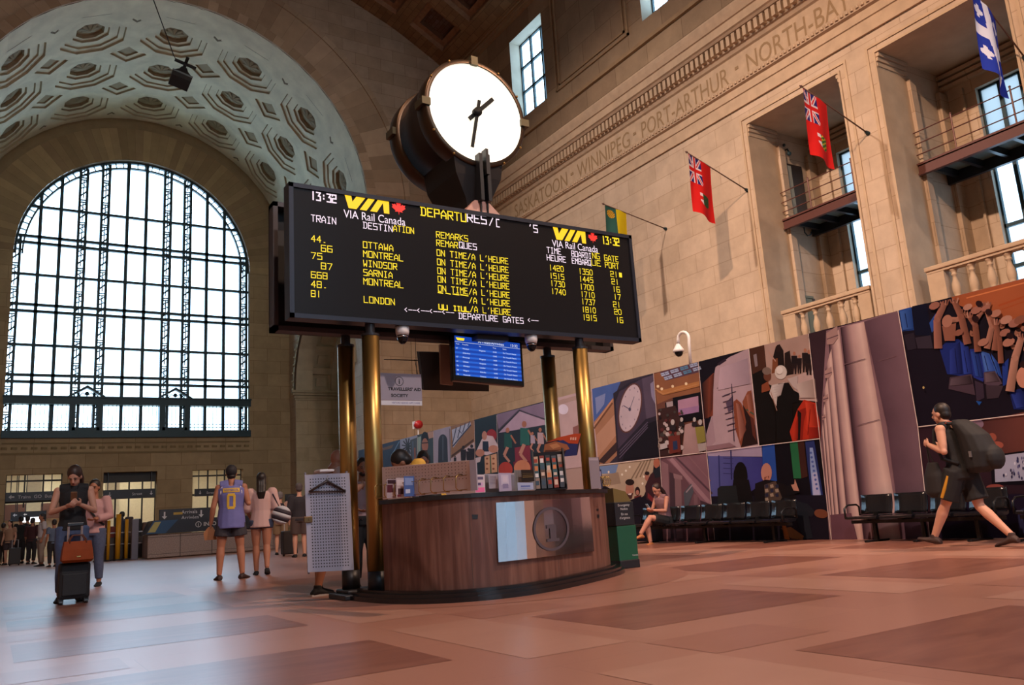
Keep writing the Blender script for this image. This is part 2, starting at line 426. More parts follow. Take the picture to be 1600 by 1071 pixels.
# entablature of the right wall: one profile run along the wall, dentils below the cornice
prof = [(19.0, 12.55), (18.93, 12.55), (18.93, 12.92), (18.89, 12.94), (18.89, 13.18), (18.80, 13.22), (18.76, 13.38), (18.97, 13.42), (18.97, 14.30),
        (18.90, 14.34), (18.84, 14.44), (18.78, 14.46), (18.78, 14.84), (18.62, 14.86), (18.56, 14.92), (18.50, 14.95), (18.50, 15.22), (18.45, 15.24), (18.38, 15.40), (18.34, 15.52), (18.34, 15.58), (18.9, 15.66), (19.02, 15.66)]
t = MB(); n = len(prof)
for i in range(n-1):
    (xa, za), (xb, zb) = prof[i], prof[i+1]
    t.quad((xa, YB, za), (xa, YF, za), (xb, YF, zb), (xb, YB, zb))
y = YB+.1
t2 = MB()
y = 0.0
while y < YF-.1:
    t.box(18.62, 18.78, y, y+.13, 14.50, 14.82); y += .225
y = 0.0
while y < YF:       # egg and dart beads under the frieze
    t.ball((18.78, y, 13.30), (.05, .06, .07), 3); y += .16
struct(t.build('trim_4', M('stone_cornice', lin('b0997e'), .75, noise=.1, nscale=3)))
t = MB()
for z, d in ((16.92, .10), (17.02, .05)): t.box(XR-d, XR+.02, YB, YF, z, z+.09)
for k in range(4):      # sunk panels between the clerestory windows
    y1, y0 = CLW[k][0]-.75, (CLW[k][0]-8.78+2.59)+.75
    for d, p in ((0, .05), (.22, .04)):
        a, b, c, e = y0+d, y1-d, 17.75+d, 22.3-d
        t.box(XR-p, XR+.02, a, b, c, c+.07); t.box(XR-p, XR+.02, a, b, e-.07, e)
        t.box(XR-p, XR+.02, a, a+.07, c, e); t.box(XR-p, XR+.02, b-.07, b, c, e)
for z, d in ((22.75, .12), (22.9, .2), (23.05, .3), (23.25, .38)): t.box(XR-d, XR+.02, YB, YF, z, z+.16)
struct(t.build('trim_5', M('stone_upper_trim', lin('9e8260'), .75, noise=.1, nscale=3)))
# frieze inscription
INK = M('incised_lettering', lin('8d7454'), .85)
for s, p0, p1 in (('SASKATOON', (804, 327.5), (886, 281)), ('\u00b7', (892, 276), (896, 274)), ('WINNIPEG', (902, 270), (984, 221)), ('\u00b7', (990, 216), (994, 214)), ('PORT-ARTHUR', (1003, 211), (1139, 128)),
                  ('\u00b7', (1150, 122), (1155, 119)), ('NORTH-BAY', (1168, 110), (1330, 10))):
    ya, yb = at(*p0, X=18.96).y, at(*p1, X=18.96).y
    l = MB()
    if s == '\u00b7': l.box(18.955, 18.97, yb, ya, 13.82, 13.92)
    else: lettering(l, s, (18.962, ya, 13.52), (0, -1, 0), (0, 0, 1), width=ya-yb, height=.60)
    struct(l.build('trim_6', INK))

# clerestory windows
for k, (a, b) in enumerate(CLW):
    q = MB(); XG = 19.62
    for y in (a, b): q.quad((XR+.02, y, ZC0), (XG+.1, y, ZC0), (XG+.1, y, ZC1), (XR+.02, y, ZC1))
    q.quad((XR+.02, a, ZC1), (XG+.1, a, ZC1), (XG+.1, b, ZC1), (XR+.02, b, ZC1)); q.quad((XR+.02, a, ZC0), (XG+.1, a, ZC0+.48), (XG+.1, b, ZC0+.48), (XR+.02, b, ZC0))
    struct(q.build('wall_reveal', PLAIN_W))
    n = MB()
    for i in range(4): y = a+(b-a)*i/3; n.box(XG-.05, XG+.05, y-.05, y+.05, ZC0+.42, ZC1)
    for i in range(4): z = ZC0+.45+(ZC1-ZC0-.45)*i/3; n.box(XG-.05, XG+.05, a, b, z-.05, z+.05)
    wf = struct(n.build('window_%d' % (k+6), IRON))
    g = MB(); g.quad((XG, a, ZC0), (XG, b, ZC0), (XG, b, ZC1), (XG, a, ZC1)); struct(g.build('pane', GLASS, wf))

# ---------------------------------------------------------------- left and rear walls (outside the frame, they close the hall)
w = MB(); w.quad((XL, YB, 0), (XL, YF, 0), (XL, YF, 24.2), (XL, YB, 24.2)); struct(w.build('wall_left', ST_YZ))
w = MB(); grid_wall(w, [XL, XR, .16, 11.76], [0, 5.8, 20.5, 27.2], [(.16, 11.76, 5.8, 20.5)], lambda u, v: (u, YB, v)); struct(w.build('wall_rear', ST_XZ))
n = MB()
for i in range(9): x = .16+11.6*i/8; n.box(x-.1, x+.1, YB-.1, YB+.1, 5.8, 20.5)
for i in range(7): z = 5.8+14.7*i/6; n.box(.16, 11.76, YB-.08, YB+.08, z-.08, z+.08)
wf = struct(n.build('window_2', IRON)); g = MB(); g.quad((.16, YB, 5.8), (11.76, YB, 5.8), (11.76, YB, 20.5), (.16, YB, 20.5)); struct(g.build('pane', GLASS, wf))

# ---------------------------------------------------------------- ceiling: segmental coffered vault
VC, VR = 4.3, 22.7
def vault(s, y, d=0):
    a = s/VR; return (CX+(VR+d)*math.sin(a), y, VC+(VR+d)*math.cos(a))
PA, PY = 2.82, 2.80
c = MB()
CE1, CE2, CE3 = 0, 1, 2
s0 = 10.55-PA*8; ns = 9
edge = 14.0
def vq(a0, a1, y0, y1, d0=0, d1=None):
    d1 = d0 if d1 is None else d1
    c.quad(vault(a0, y0, d0), vault(a1, y0, d0), vault(a1, y1, d1), vault(a0, y1, d1))
yr = [33.05-PY*(j+1)+.78 for j in range(23)]     # lower edge of every row of coffers
ss = [10.55-PA*(7-i) for i in range(9)]
ss = [x for x in ss if -13 < x and x+2.02 < 13]
# ribs
c.cur = 0
prev = -edge
for a in ss+[edge]:
    n = max(1, int((a-prev)/.7)+1)
    for i in range(n): vq(prev+(a-prev)*i/n, prev+(a-prev)*(i+1)/n, YB, YF)
    prev = a+2.02
for a in ss:
    py = YF
    for y0 in yr+[YB]:
        y1 = py
        c.cur = 0; vq(a, a+2.02, max(y0+2.02, YB), y1); py = y0
        if y0 <= YB: break
        # stepped coffer
        y2 = y0+2.02; A, B = a, a+2.02
        for t_, (i0, i1, d0, d1, mi) in enumerate(((0, .06, 0, .22, 1), (.06, .34, .22, .22, 1), (.34, .38, .22, .45, 2))):
            c.cur = mi
            def P(i, a_, y_, d): return vault(a_, y_, d)
            a0, a1, q0, q1 = A+i0, B-i0, y0+i0, y2-i0
            b0, b1, r0, r1 = A+i1, B-i1, y0+i1, y2-i1
            c.quad(vault(a0, q0, d0), vault(a1, q0, d0), vault(b1, r0, d1), vault(b0, r0, d1)); c.quad(vault(a0, q1, d0), vault(b0, r1, d1), vault(b1, r1, d1), vault(a1, q1, d0))
            c.quad(vault(a0, q0, d0), vault(b0, r0, d1), vault(b0, r1, d1), vault(a0, q1, d0)); c.quad(vault(a1, q0, d0), vault(a1, q1, d0), vault(b1, r1, d1), vault(b1, r0, d1))
        c.cur = 3; vq(A+.38, B-.38, y0+.38, y2-.38, .45)
CEIL = [stone('ceiling_tile', 'YX', lin('8a6a48'), lin('795b3c'), lin('5e442c'), rowh=.3, bw=.6, rough=.8), M('ceiling_coffer_frame', lin('8a6444'), .8, noise=.18, nscale=5),
        M('ceiling_coffer_edge', lin('5e3c22'), .8), stone('ceiling_coffer_mosaic', 'YX', lin('6e5a50'), lin('5c3f30'), lin('4a3024'), rowh=.16, bw=.33, rough=.8)]
struct(c.build('ceiling', CEIL))

# ---------------------------------------------------------------- end wall with the great arch
def vault_z(x): return VC+math.sqrt(max(VR*VR-(x-CX)**2, 0))+.1
w = MB(); NA = 48
arc = [(CX+RB*math.cos(PI-PI*i/NA), CZ+RB*math.sin(PI-PI*i/NA)) for i in range(NA+1)]
for i in range(NA):
    (xa, za), (xb, zb) = arc[i], arc[i+1]
    w.quad((xa, YF, za), (xb, YF, zb), (xb, YF, vault_z(xb)), (xa, YF, vault_z(xa)))
for x0, x1 in ((XL, CX-RB), (CX+RB, XR+.4)):
    for i in range(6):
        a, b = x0+(x1-x0)*i/6, x0+(x1-x0)*(i+1)/6
        w.quad((a, YF, 0), (b, YF, 0), (b, YF, vault_z(b)), (a, YF, vault_z(a)))
struct(w.build('wall_arch', ST_XZ))
# archivolt: rings of dressed blocks, each block its own tint
def ring_blocks(name, r0, r1, y, y2, nb, cols, gap=.0, a0=0, a1=PI, sub=2, zc=CZ, prj=0):
    b = MB(); rnd = random.Random(5)
    for i in range(nb):
        t0, t1 = a0+(a1-a0)*i/nb, a0+(a1-a0)*(i+1)/nb
        cl = rnd.choice(cols); k = .9+.2*rnd.random(); b.col = tuple(x*k for x in cl)
        for s in range(sub):
            u0, u1 = t0+(t1-t0)*s/sub, t0+(t1-t0)*(s+1)/sub
            b.quad((CX+r0*math.cos(u0), y, zc+r0*math.sin(u0)), (CX+r1*math.cos(u0), y2, zc+r1*math.sin(u0)), (CX+r1*math.cos(u1), y2, zc+r1*math.sin(u1)), (CX+r0*math.cos(u1), y, zc+r0*math.sin(u1)))
        b.col = tuple(x*.62 for x in cl); e = .006/r1
        b.quad((CX+r0*math.cos(t0-e), y-.002, zc+r0*math.sin(t0-e)), (CX+r1*math.cos(t0-e), y2-.002, zc+r1*math.sin(t0-e)), (CX+r1*math.cos(t0+e), y2-.002, zc+r1*math.sin(t0+e)), (CX+r0*math.cos(t0+e), y-.002, zc+r0*math.sin(t0+e)))
    return struct(b.build(name, BLOCK))
TA = [lin('b0987c'), lin('a58d70'), lin('9d8468'), lin('b69e80')]
ring_blocks('trim_7', RB, RB+.45, YF-.10, YF-.10, 60, TA)
ring_blocks('trim_8', RB+.45, RB+1.95, YF-.03, YF-.03, 44, TA)
ring_blocks('trim_9', RB+1.95, RB+2.22, YF-.08, YF-.08, 44, TA)
t = MB()
for r, p in ((RB+.45, .10), (RB+1.95, .08), (RB+2.22, .08), (RB, .1)):
    for i in range(NA):
        u0, u1 = PI*i/NA, PI*(i+1)/NA
        t.quad((CX+r*math.cos(u0), YF-p, CZ+r*math.sin(u0)), (CX+r*math.cos(u1), YF-p, CZ+r*math.sin(u1)), (CX+r*math.cos(u1), YF, CZ+r*math.sin(u1)), (CX+r*math.cos(u0), YF, CZ+r*math.sin(u0)))
struct(t.build('trim_10', PLAIN))
for sx in (1, -1):     # the archivolt runs down the jambs
    t = MB()
    for d0, d1, p in ((0, .45, .10), (1.95, 2.22, .08)):
        xa, xb = CX+sx*(RB+d0), CX+sx*(RB+d1); t.box(min(xa, xb), max(xa, xb), YF-p, YF, 0, CZ)
    struct(t.build('trim_11', ST_XZ))

# ---------------------------------------------------------------- barrel vault with octagonal coffers
b = MB()
DA = R_(24.6); A0 = R_(90-24.6*3.5); YC0 = 35.32; CY = 3.5
def barrel(th, y, d=0): return (CX+(RB+d)*math.cos(th), y, CZ+(RB+d)*math.sin(th))
def bq(t0, t1, y0, y1):
    for i in range(3):
        a, c_ = t0+(t1-t0)*i/3, t0+(t1-t0)*(i+1)/3
        b.quad(barrel(a, y0), barrel(c_, y0), barrel(c_, y1), barrel(a, y1))
for i in range(7):
    t0, t1 = A0+DA*i, A0+DA*(i+1)
    bq(t0, t1, YF, YC0-0); bq(t0, t1, YC0+3*CY, 45.85)
for lo, hi in ((0, A0), (A0+7*DA, PI)): bq(lo, hi, YF, 45.85)
def loops(shape, steps, t_c, y_c, at_, ay, mats):
    """concentric stepped loops: steps = [(scale, depth)], shape = unit outline"""
    prev = None
    for (s_, d), mi in zip(steps, mats):
        cur = [barrel(t_c+p[0]*s_*at_, y_c+p[1]*s_*ay, d) for p in shape]
        if prev:
            b.cur = mi
            for k in range(len(cur)):
                k2 = (k+1) % len(cur); b.quad(prev[k], prev[k2], cur[k2], cur[k])
        prev = cur
    b.cur = mats[-1]; b.poly(prev)
q = math.tan(PI/8)
OCT = [(1, q), (q, 1), (-q, 1), (-1, q), (-1, -q), (-q, -1), (q, -1), (1, -q)]
DIA = [(1, 0), (0, 1), (-1, 0), (0, -1)]
for i in range(7):
    for j in range(3):
        tc_, yc = A0+DA*(i+.5), YC0+CY*(j+.5)
        loops(OCT, [(1, 0), (.80, 0), (.785, .09), (.66, .09), (.645, .16), (.44, .16), (.425, .25), (.335, .25), (.32, .40)], tc_, yc, DA/2, CY/2, [0, 0, 1, 0, 1, 0, 1, 0, 1])
        # rosette: a low boss with petals
        b.cur = 1
        for pt in range(8):
            a = PI*pt/4
            ps = [(.0, .0), (.17*math.cos(a-.3), .17*math.sin(a-.3)), (.27*math.cos(a), .27*math.sin(a)), (.17*math.cos(a+.3), .17*math.sin(a+.3))]
            b.poly([barrel(tc_+p[0]*DA/2, yc+p[1]*CY/2, .39-(.16 if n_ in (0,) else .06 if n_ != 2 else 0)) for n_, p in enumerate(ps)])
        # corner triangles, joined into sunk diamonds at the crossings
        for sx in (1, -1):
            for sy in (1, -1):
                if j == 0 and sy < 0 or j == 2 and sy > 0 or i == 0 and sx < 0 or i == 6 and sx > 0:
                    b.cur = 0
                    P3 = [(sx, sy*q), (sx, sy), (sx*q, sy)]
                    b.poly([barrel(tc_+p[0]*DA/2, yc+p[1]*CY/2) for p in P3])
for i in range(6):
    for j in range(2):
        loops(DIA, [(1-q, 0), ((1-q)*.80, 0), ((1-q)*.775, .09), ((1-q)*.46, .09), ((1-q)*.43, .16)], A0+DA*(i+1), YC0+CY*(j+1), DA/2, CY/2, [0, 0, 1, 0, 1])
    for yb, sg in ((YC0, -1), (YC0+3*CY, 1)):     # half diamonds at the borders
        b.cur = 2; z = .004
        for o in (.70, ):
            pts = [((1-q)*o, 0), (0, -sg*(1-q)*o), (-(1-q)*o, 0), (-(1-q)*(o-.16), 0), (0, -sg*(1-q)*(o-.16)), ((1-q)*(o-.16), 0)]
            P = [barrel(A0+DA*(i+1)+p[0]*DA/2, yb+p[1]*CY/2, -z) for p in pts]
            b.quad(P[0], P[1], P[4], P[5]); b.quad(P[1], P[2], P[3], P[4])
struct(b.build('ceiling_barrel', [COFF, M('stone_coffer_step', lin('9a8c70'), .8, noise=.12, nscale=2), M('stone_groove', lin('6f6450'), .85)]))

# jambs of the arch; the right one is pierced by a coffered side passage
YN0, YN1, ZN = 36.2, 45.1, 8.1
RN = (YN1-YN0)/2; YNC = (YN0+YN1)/2
w = MB(); XJ = CX+RB
for y0, y1 in ((YF, YN0), (YN1, YW)): w.quad((XJ, y0, 0), (XJ, y1, 0), (XJ, y1, CZ), (XJ, y0, CZ))
for i in range(24):
    u0, u1 = PI*i/24, PI*(i+1)/24
    a, c_ = (YNC+RN*math.cos(u0), ZN+RN*math.sin(u0)), (YNC+RN*math.cos(u1), ZN+RN*math.sin(u1))
    w.quad((XJ, a[0], a[1]), (XJ, c_[0], c_[1]), (XJ, c_[0], CZ), (XJ, a[0], CZ))
struct(w.build('wall_jamb_right', ST_YZ))
w = MB(); XJ2 = CX-RB; w.quad((XJ2, YF, 0), (XJ2, YW, 0), (XJ2, YW, CZ), (XJ2, YF, CZ)); struct(w.build('wall_jamb_left', ST_YZ))
p = MB(); XE = 18.8
for y in (YN0, YN1): p.quad((XJ, y, 0), (XE, y, 0), (XE, y, ZN), (XJ, y, ZN))
p.cur = 1; p.quad((XE, YN0, 0), (XE, YN1, 0), (XE, YN1, ZN+RN), (XE, YN0, ZN+RN)); p.cur = 2
def nv(u, x, d=0): return (x, YNC+(RN+d)*math.cos(u), ZN+(RN+d)*math.sin(u))
NS = 11
for i in range(NS):
    u0, u1 = PI*i/NS, PI*(i+1)/NS
    xs = [XJ, XJ+.8, XJ+.95, XJ+2.05, XJ+2.35, XJ+3.45, XE]
    for k in range(len(xs)-1):
        if k in (2, 4):
            m0, m1 = u0+(u1-u0)*.14, u1-(u1-u0)*.14
            xa, xb = xs[k], xs[k+1]
            for (a_, b_, c_, d_) in (((u0, xa), (u0, xb), (m0, xb), (m0, xa)), ((m1, xa), (m1, xb), (u1, xb), (u1, xa))): p.quad(*[nv(t_, x_) for t_, x_ in (a_, b_, c_, d_)])
            s1 = [(m0, xa), (m0, xb), (m1, xb), (m1, xa)]; e = .06; s2 = [(m0+.01, xa+e), (m0+.01, xb-e), (m1-.01, xb-e), (m1-.01, xa+e)]; s3 = [(m0+.05, xa+.25), (m0+.05, xb-.25), (m1-.05, xb-.25), (m1-.05, xa+.25)]
            for lo, hi, d0, d1 in ((s1, s2, 0, .16), (s2, s3, .16, .16), (s3, s3, .16, .08)):
                for n_ in range(4):
                    n2 = (n_+1) % 4; p.quad(nv(*lo[n_], d0), nv(*lo[n2], d0), nv(*hi[n2], d1), nv(*hi[n_], d1))
            p.poly([nv(t_, x_, .08) for t_, x_ in s3])
        else: p.quad(nv(u0, xs[k]), nv(u1, xs[k]), nv(u1, xs[k+1]), nv(u0, xs[k+1]))
struct(p.build('wall_side_passage', [stone('passage_ashlar_lit', 'XZ', lin('c4b596'), lin('b8a788'), lin('98896c'), rowh=.72, bw=1.4), ST_YZ, M('stone_passage_lit', lin('c2b79c'), .8, noise=.1, nscale=2)]))  # paler copy of the stone, daylight in the passage put into its colour
t = MB()
for z, d in ((ZN-.42, .06), (ZN-.3, .12), (ZN-.14, .2), (ZN, .26)):
    t.box(XJ-d, XE, YN1-d, YN1, z, z+.13); t.box(XJ-d, XJ, YN1, YW, z, z+.13) if 0 else None
    t.box(XJ-d, XE, YN0, YN0+d, z, z+.13)
for i in range(32):     # moulding round the mouth of the passage
    u0, u1 = PI*i/32, PI*(i+1)/32
    rg = lambda u: [nv(u, XJ-.10, .0), nv(u, XJ-.14, .12), nv(u, XJ-.12, .24), nv(u, XJ-.04, .36), nv(u, XJ, .40)]
    A_, B_ = rg(u0), rg(u1)
    for k in range(4): t.quad(A_[k], B_[k], B_[k+1], A_[k+1])
    t.ball(nv((u0+u1)/2, XJ-.14, .12), .09, 3)
struct(t.build('trim_12', M('stone_impost', lin('b0a488'), .8, noise=.1, nscale=3)))

# ---------------------------------------------------------------- window wall, three doorways below
DOORS = [(.43, 2.79), (4.59, 7.09), (8.82, 11.43)]; ZD = 4.05; WX0, WX1, ZS = .16, 11.76, 5.78
w = MB()
grid_wall(w, [XJ2, XJ, WX0, WX1]+[x for d in DOORS for x in d], [0, ZD, ZS], [(a, b_, 0, ZD) for a, b_ in DOORS], lambda u, v: (u, YW, v))
for a, b_ in ((XJ2, WX0), (WX1, XJ)): w.quad((a, YW, ZS), (b_, YW, ZS), (b_, YW, CZ), (a, YW, CZ))
for a, b_ in DOORS:
    for x in (a, b_): w.quad((x, YW, 0), (x, YW+.6, 0), (x, YW+.6, ZD), (x, YW, ZD))
    w.quad((a, YW, ZD), (b_, YW, ZD), (b_, YW+.6, ZD), (a, YW+.6, ZD))
struct(w.build('wall_window', ST_XZD))
ring_blocks('wall_window_arch', RW, RB-.42, YW, YW, 54, [lin('9c8664'), lin('927c5c'), lin('a58e69'), lin('967f60')], sub=2)
t = MB()     # hollow cove where the barrel meets the window wall
for i in range(NA):
    u0, u1 = PI*i/NA, PI*(i+1)/NA
    for k in range(6):
        def cv(u, k): f_ = PI/2*k/6; r = RB-.42*(1-math.cos(f_)); y = 45.85+.35*math.sin(f_); return (CX+r*math.cos(u), y, CZ+r*math.sin(u))
        t.quad(cv(u0, k), cv(u1, k), cv(u1, k+1), cv(u0, k+1))
for q_ in t.v: pass
struct(t.build('trim_13', M('stone_cove', lin('8c7a5a'), .8, noise=.1, nscale=2), None, True))
t = MB()     # pale reveal of the window opening
YG = YW+.35
for i in range(NA):
    u0, u1 = PI*i/NA, PI*(i+1)/NA
    t.quad((CX+RW*math.cos(u0), YW, CZ+RW*math.sin(u0)), (CX+RW*math.cos(u1), YW, CZ+RW*math.sin(u1)), (CX+RW*math.cos(u1), YG, CZ+RW*math.sin(u1)), (CX+RW*math.cos(u0), YG, CZ+RW*math.sin(u0)))
for x in (WX0, WX1): t.quad((x, YW, ZS), (x, YG, ZS), (x, YG, CZ), (x, YW, CZ))
struct(t.build('trim_14', PLAIN_W))
t = MB()     # carved band below the window
t.box(WX0, WX1, YW-.03, YW, 4.98, 5.08); t.box(WX0, WX1, YW-.05, YW, 5.5, 5.56)
x = WX0+.1
while x < WX1: t.ball((x, YW, 5.29), (.16, .05, .12), 3); x += .42
struct(t.build('trim_15', M('stone_band', lin('8a7856'), .85)))
# window frame
VX = [.26, 1.26, 2.17, 3.17, 4.23, 5.32, 6.26, 7.35, 8.4, 9.46, 10.41, 11.48]
ZT = {'H1': 17.75, 'H2': 15.95, 'H3': 14.1, 'H4': 12.36, 'H5': 10.46, 'H6': 8.77}
def top(x): d = RW*RW-(x-CX)**2; return CZ+math.sqrt(max(d, 0))
n = MB()
for i in range(NA):     # outer arch frame
    u0, u1 = PI*i/NA, PI*(i+1)/NA
    for r0, r1 in ((RW-.10, RW), (RW-.42, RW-.34)):
        A_ = [(CX+r*math.cos(u), y, CZ+r*math.sin(u)) for u in (u0, u1) for r in (r0, r1) for y in (YG-.1, YG+.1)]
        n.quad(A_[0], A_[2], A_[6], A_[4]); n.quad(A_[0], A_[1], A_[5], A_[4]); n.quad(A_[1], A_[3], A_[7], A_[5])
    um = (u0+u1)/2; n.box(-.02, .02, -.08, .08, RW-.36, RW-.05, Matrix.Translation((CX, YG, CZ)) @ Matrix.Rotation(PI/2-um, 4, 'Y'))
win = struct(n.build('window_1', IRON))
g = MB(); pts = [(WX0, ZS), (WX1, ZS)]+[(CX+RW*math.cos(PI*i/NA), CZ+RW*math.sin(PI*i/NA)) for i in range(NA+1)]
g.poly([(x, YG+.03, z) for x, z in pts]); struct(g.build('pane', GLASS, win))
for i, x in enumerate(VX):
    n = MB()
    if i in (0, 3, 4, 7, 8, 11):     # broad ornamental mullions: two bars tied by scrollwork
        h_ = .17; zt = top(x)-.1 if i not in (0, 11) else CZ+.9
        for sx in (-1, 1): n.box(x+sx*h_-.062, x+sx*h_+.062, YG-.12, YG+.12, ZS, zt)
        z = ZS+.2; k = 0
        while z < zt-.2:
            if k % 3 == 2: n.box(x-h_, x+h_, YG-.06, YG+.06, z, z+.05); n.box(x-h_, x+h_, YG-.06, YG+.06, z+.12, z+.17); z += .3
            else:
                n.box(x-.022, x+.022, YG-.05, YG+.05, z-.04, z+.5, ); s_ = .10 if k % 3 else -.10
                n.tube([(x-h_, YG, z), (x+s_, YG, z+.12), (x-s_, YG, z+.3), (x+h_, YG, z+.45)], .042, 5); z += .48
            k += 1
        struct(n.build('ornamental_mullion', IRON, win))
    else:
        n.box(x-.08, x+.08, YG-.09, YG+.09, ZS, top(x)-.05); struct(n.build('mullion', IRON, win))
for nm, z in ZT.items():
    dx = math.sqrt(max(RW*RW-(z-CZ)**2, 0)) if z > CZ else RW
    n = MB()
    if nm in ('H2', 'H4', 'H6'):
        for d in (-.17, .17): n.box(CX-dx, CX+dx, YG-.09, YG+.09, z+d-.07, z+d+.07)
        for x in VX: n.box(x-.02, x+.02, YG-.06, YG+.06, z-.15, z+.15)
    else: n.box(CX-dx, CX+dx, YG-.08, YG+.08, z-.065, z+.065)
    struct(n.build('transom', IRON, win))
n = MB(); n.box(WX0-.05, WX1+.05, YW-.12, YG+.1, 7.45, 7.82); n.box(WX0-.08, WX1+.08, YW-.18, YG+.1, 7.78, 7.86); n.box(WX0-.05, WX1+.05, YW-.15, YG+.1, ZS, 6.14)
struct(n.build('sill_beam', IRON, win))
n = MB(); x = WX0+.2
while x < WX1-.1: n.box(x-.013, x+.013, YG-.16, YG-.13, 6.14, 7.45); x += .19
for z in (6.32, 6.50): n.box(WX0, WX1, YG-.16, YG-.13, z-.015, z+.015)
struct(n.build('grille', IRON, win))
for xc in (3.7, 7.88):     # little pediments over the door bays
    n = MB(); n.prism([(xc-.85, YW-.2, 7.86), (xc-.72, YW-.2, 7.86), (xc, YW-.2, 8.27), (xc+.72, YW-.2, 7.86), (xc+.85, YW-.2, 7.86), (xc, YW-.2, 8.42)], (0, .3, 0))
    n.ball((xc, YW-.05, 8.02), .10, 5); n.tube([(xc-.35, YW-.05, 7.86), (xc-.2, YW-.05, 8.05), (xc, YW-.05, 7.9), (xc+.2, YW-.05, 8.05), (xc+.35, YW-.05, 7.86)], .03, 5)
    for sx in (-1, 1): n.box(xc+sx*.62-.14, xc+sx*.62+.14, YW-.1, YG+.05, ZS+.1, 7.5)
    n.box(xc-.62, xc+.62, YW-.1, YG+.05, ZS+.1, 6.3)
    struct(n.build('pediment', IRON, win))

# ---------------------------------------------------------------- concourse behind the doorways
CRM = M('concourse_wall', lin('cdc3a4'), .7, noise=.05)
w = MB(); w.quad((-4, 58, 0), (16, 58, 0), (16, 58, 5.2), (-4, 58, 5.2)); w.quad((-4, YW+.6, 0), (-4, 58, 0), (-4, 58, 5.2), (-4, YW+.6, 5.2)); w.quad((16, YW+.6, 0), (16, 58, 0), (16, 58, 5.2), (16, YW+.6, 5.2))
w.quad((-4, YW+.6, 5.2), (16, YW+.6, 5.2), (16, 58, 5.2), (-4, 58, 5.2))
for x in (1.9, 5.9, 10.0): w.box(x-.35, x+.35, 54.0, 54.7, 0, 5.2)
struct(w.build('wall_concourse', CRM))
LAMP = M('ceiling_lamp_glow', (1, 1, 1), .5, emit=(1.0, .95, .84), estr=8)
for k, (x, y) in enumerate(((0.6, 50), (5.2, 50.5), (9.2, 50), (2.6, 56), (6.8, 56), (11.5, 55))):
    q = MB(); q.box(x-1.0, x+1.0, y-.18, y+.18, 5.10, 5.18)
    r = MB(); r.box(x-.95, x+.95, y-.14, y+.14, 5.08, 5.10)
    o = tag(q.build('ceiling_lamp', M('lamp_housing', (.6, .6, .58), .5)), 'linear concourse ceiling lamp seen through the doorways below the window', 'lamp', 'concourse ceiling lamps')
    r.build('diffuser', LAMP, o)
    area('concourse_lamp_light', (x, y, 5.05), (x, y, 0), 90, (1.0, .94, .80), 1.9, .3)
for k, (a, b_) in enumerate(DOORS):
    n = MB(); yd = YW+.5
    for i in range(5 if k == 1 else 4):
        m_ = (4 if k == 1 else 3); x = a+(b_-a)*i/m_; n.box(x-.035, x+.035, yd-.04, yd+.04, 2.5 if 0 < i < m_ and k == 0 else 0, ZD)
    n.box(a, b_, yd-.05, yd+.05, 3.55 if k == 1 else 3.72, ZD if k == 1 else 3.80); n.box(a, b_, yd-.05, yd+.05, 2.72, 2.82)
    struct(n.build('door_%d' % (k+1), M('door_bronze', (.03, .028, .024), .5, .3)))
# dark outer shells added behind the vaults, to block sky light at their seams
t = MB()
for i in range(24):
    u0, u1 = PI*i/24, PI*(i+1)/24
    t.quad(barrel(u0, YF+.05, .9), barrel(u1, YF+.05, .9), barrel(u1, YW+.8, .9), barrel(u0, YW+.8, .9))
    t.quad(barrel(u0, YF+.05, -.0), barrel(u1, YF+.05, -.0), barrel(u1, YF+.05, .95), barrel(u0, YF+.05, .95))
    t.quad(barrel(u0, YW+.8, -2.0), barrel(u1, YW+.8, -2.0), barrel(u1, YW+.8, .95), barrel(u0, YW+.8, .95))
    t.quad(nv(u0, XJ+.02, .5), nv(u1, XJ+.02, .5), nv(u1, XE+.1, .5), nv(u0, XE+.1, .5)); t.quad(nv(u0, XJ+.02, 0), nv(u1, XJ+.02, 0), nv(u1, XJ+.02, .6), nv(u0, XJ+.02, .6))
for x in (XJ+.9, XJ2-.9): t.quad((x, YF+.05, 14.5), (x, YW+.8, 14.5), (x, YW+.8, CZ+.1), (x, YF+.05, CZ+.1)); t.quad((x, YF+.05, 14.5), (x, YW+.8, 14.5), (XJ if x > 5 else XJ2, YW+.8, 14.5), (XJ if x > 5 else XJ2, YF+.05, 14.5))
struct(t.build('wall_sky_block', M('sky_block_dark', (.05, .045, .04), .9)))
# ================================================================ information kiosk, display boards, clock
WOOD = None
def wood_mat(name, c1, c2, scale=2.2):
    m = bpy.data.materials.new(name); m.use_nodes = True; nt = m.node_tree; N = nt.nodes.new; L = nt.links.new; b = nt.nodes['Principled BSDF']
    tc = N('ShaderNodeTexCoord'); mp = N('ShaderNodeMapping'); mp.inputs['Scale'].default_value = (5, 5, .45)
    n = N('ShaderNodeTexNoise'); n.inputs['Scale'].default_value = scale; n.inputs['Detail'].default_value = 9; n.inputs['Distortion'].default_value = 1.2
    cr = N('ShaderNodeValToRGB'); cr.color_ramp.elements[0].position = .34; cr.color_ramp.elements[1].position = .68
    cr.color_ramp.elements[0].color = (*c1, 1); cr.color_ramp.elements[1].color = (*c2, 1)
    L(tc.outputs['Object'], mp.inputs[0]); L(mp.outputs[0], n.inputs['Vector']); L(n.outputs['Fac'], cr.inputs[0]); L(cr.outputs[0], b.inputs['Base Color'])
    b.inputs['Roughness'].default_value = .42; b.inputs['Specular IOR Level'].default_value = .4
    return m
WOOD = wood_mat('kiosk_veneer', lin('5a3a32'), lin('7c584c'))
BLACK = M('black_laminate', (.012, .012, .014), .35)
BLACKM = M('black_metal', (.014, .014, .018), .45, .2)
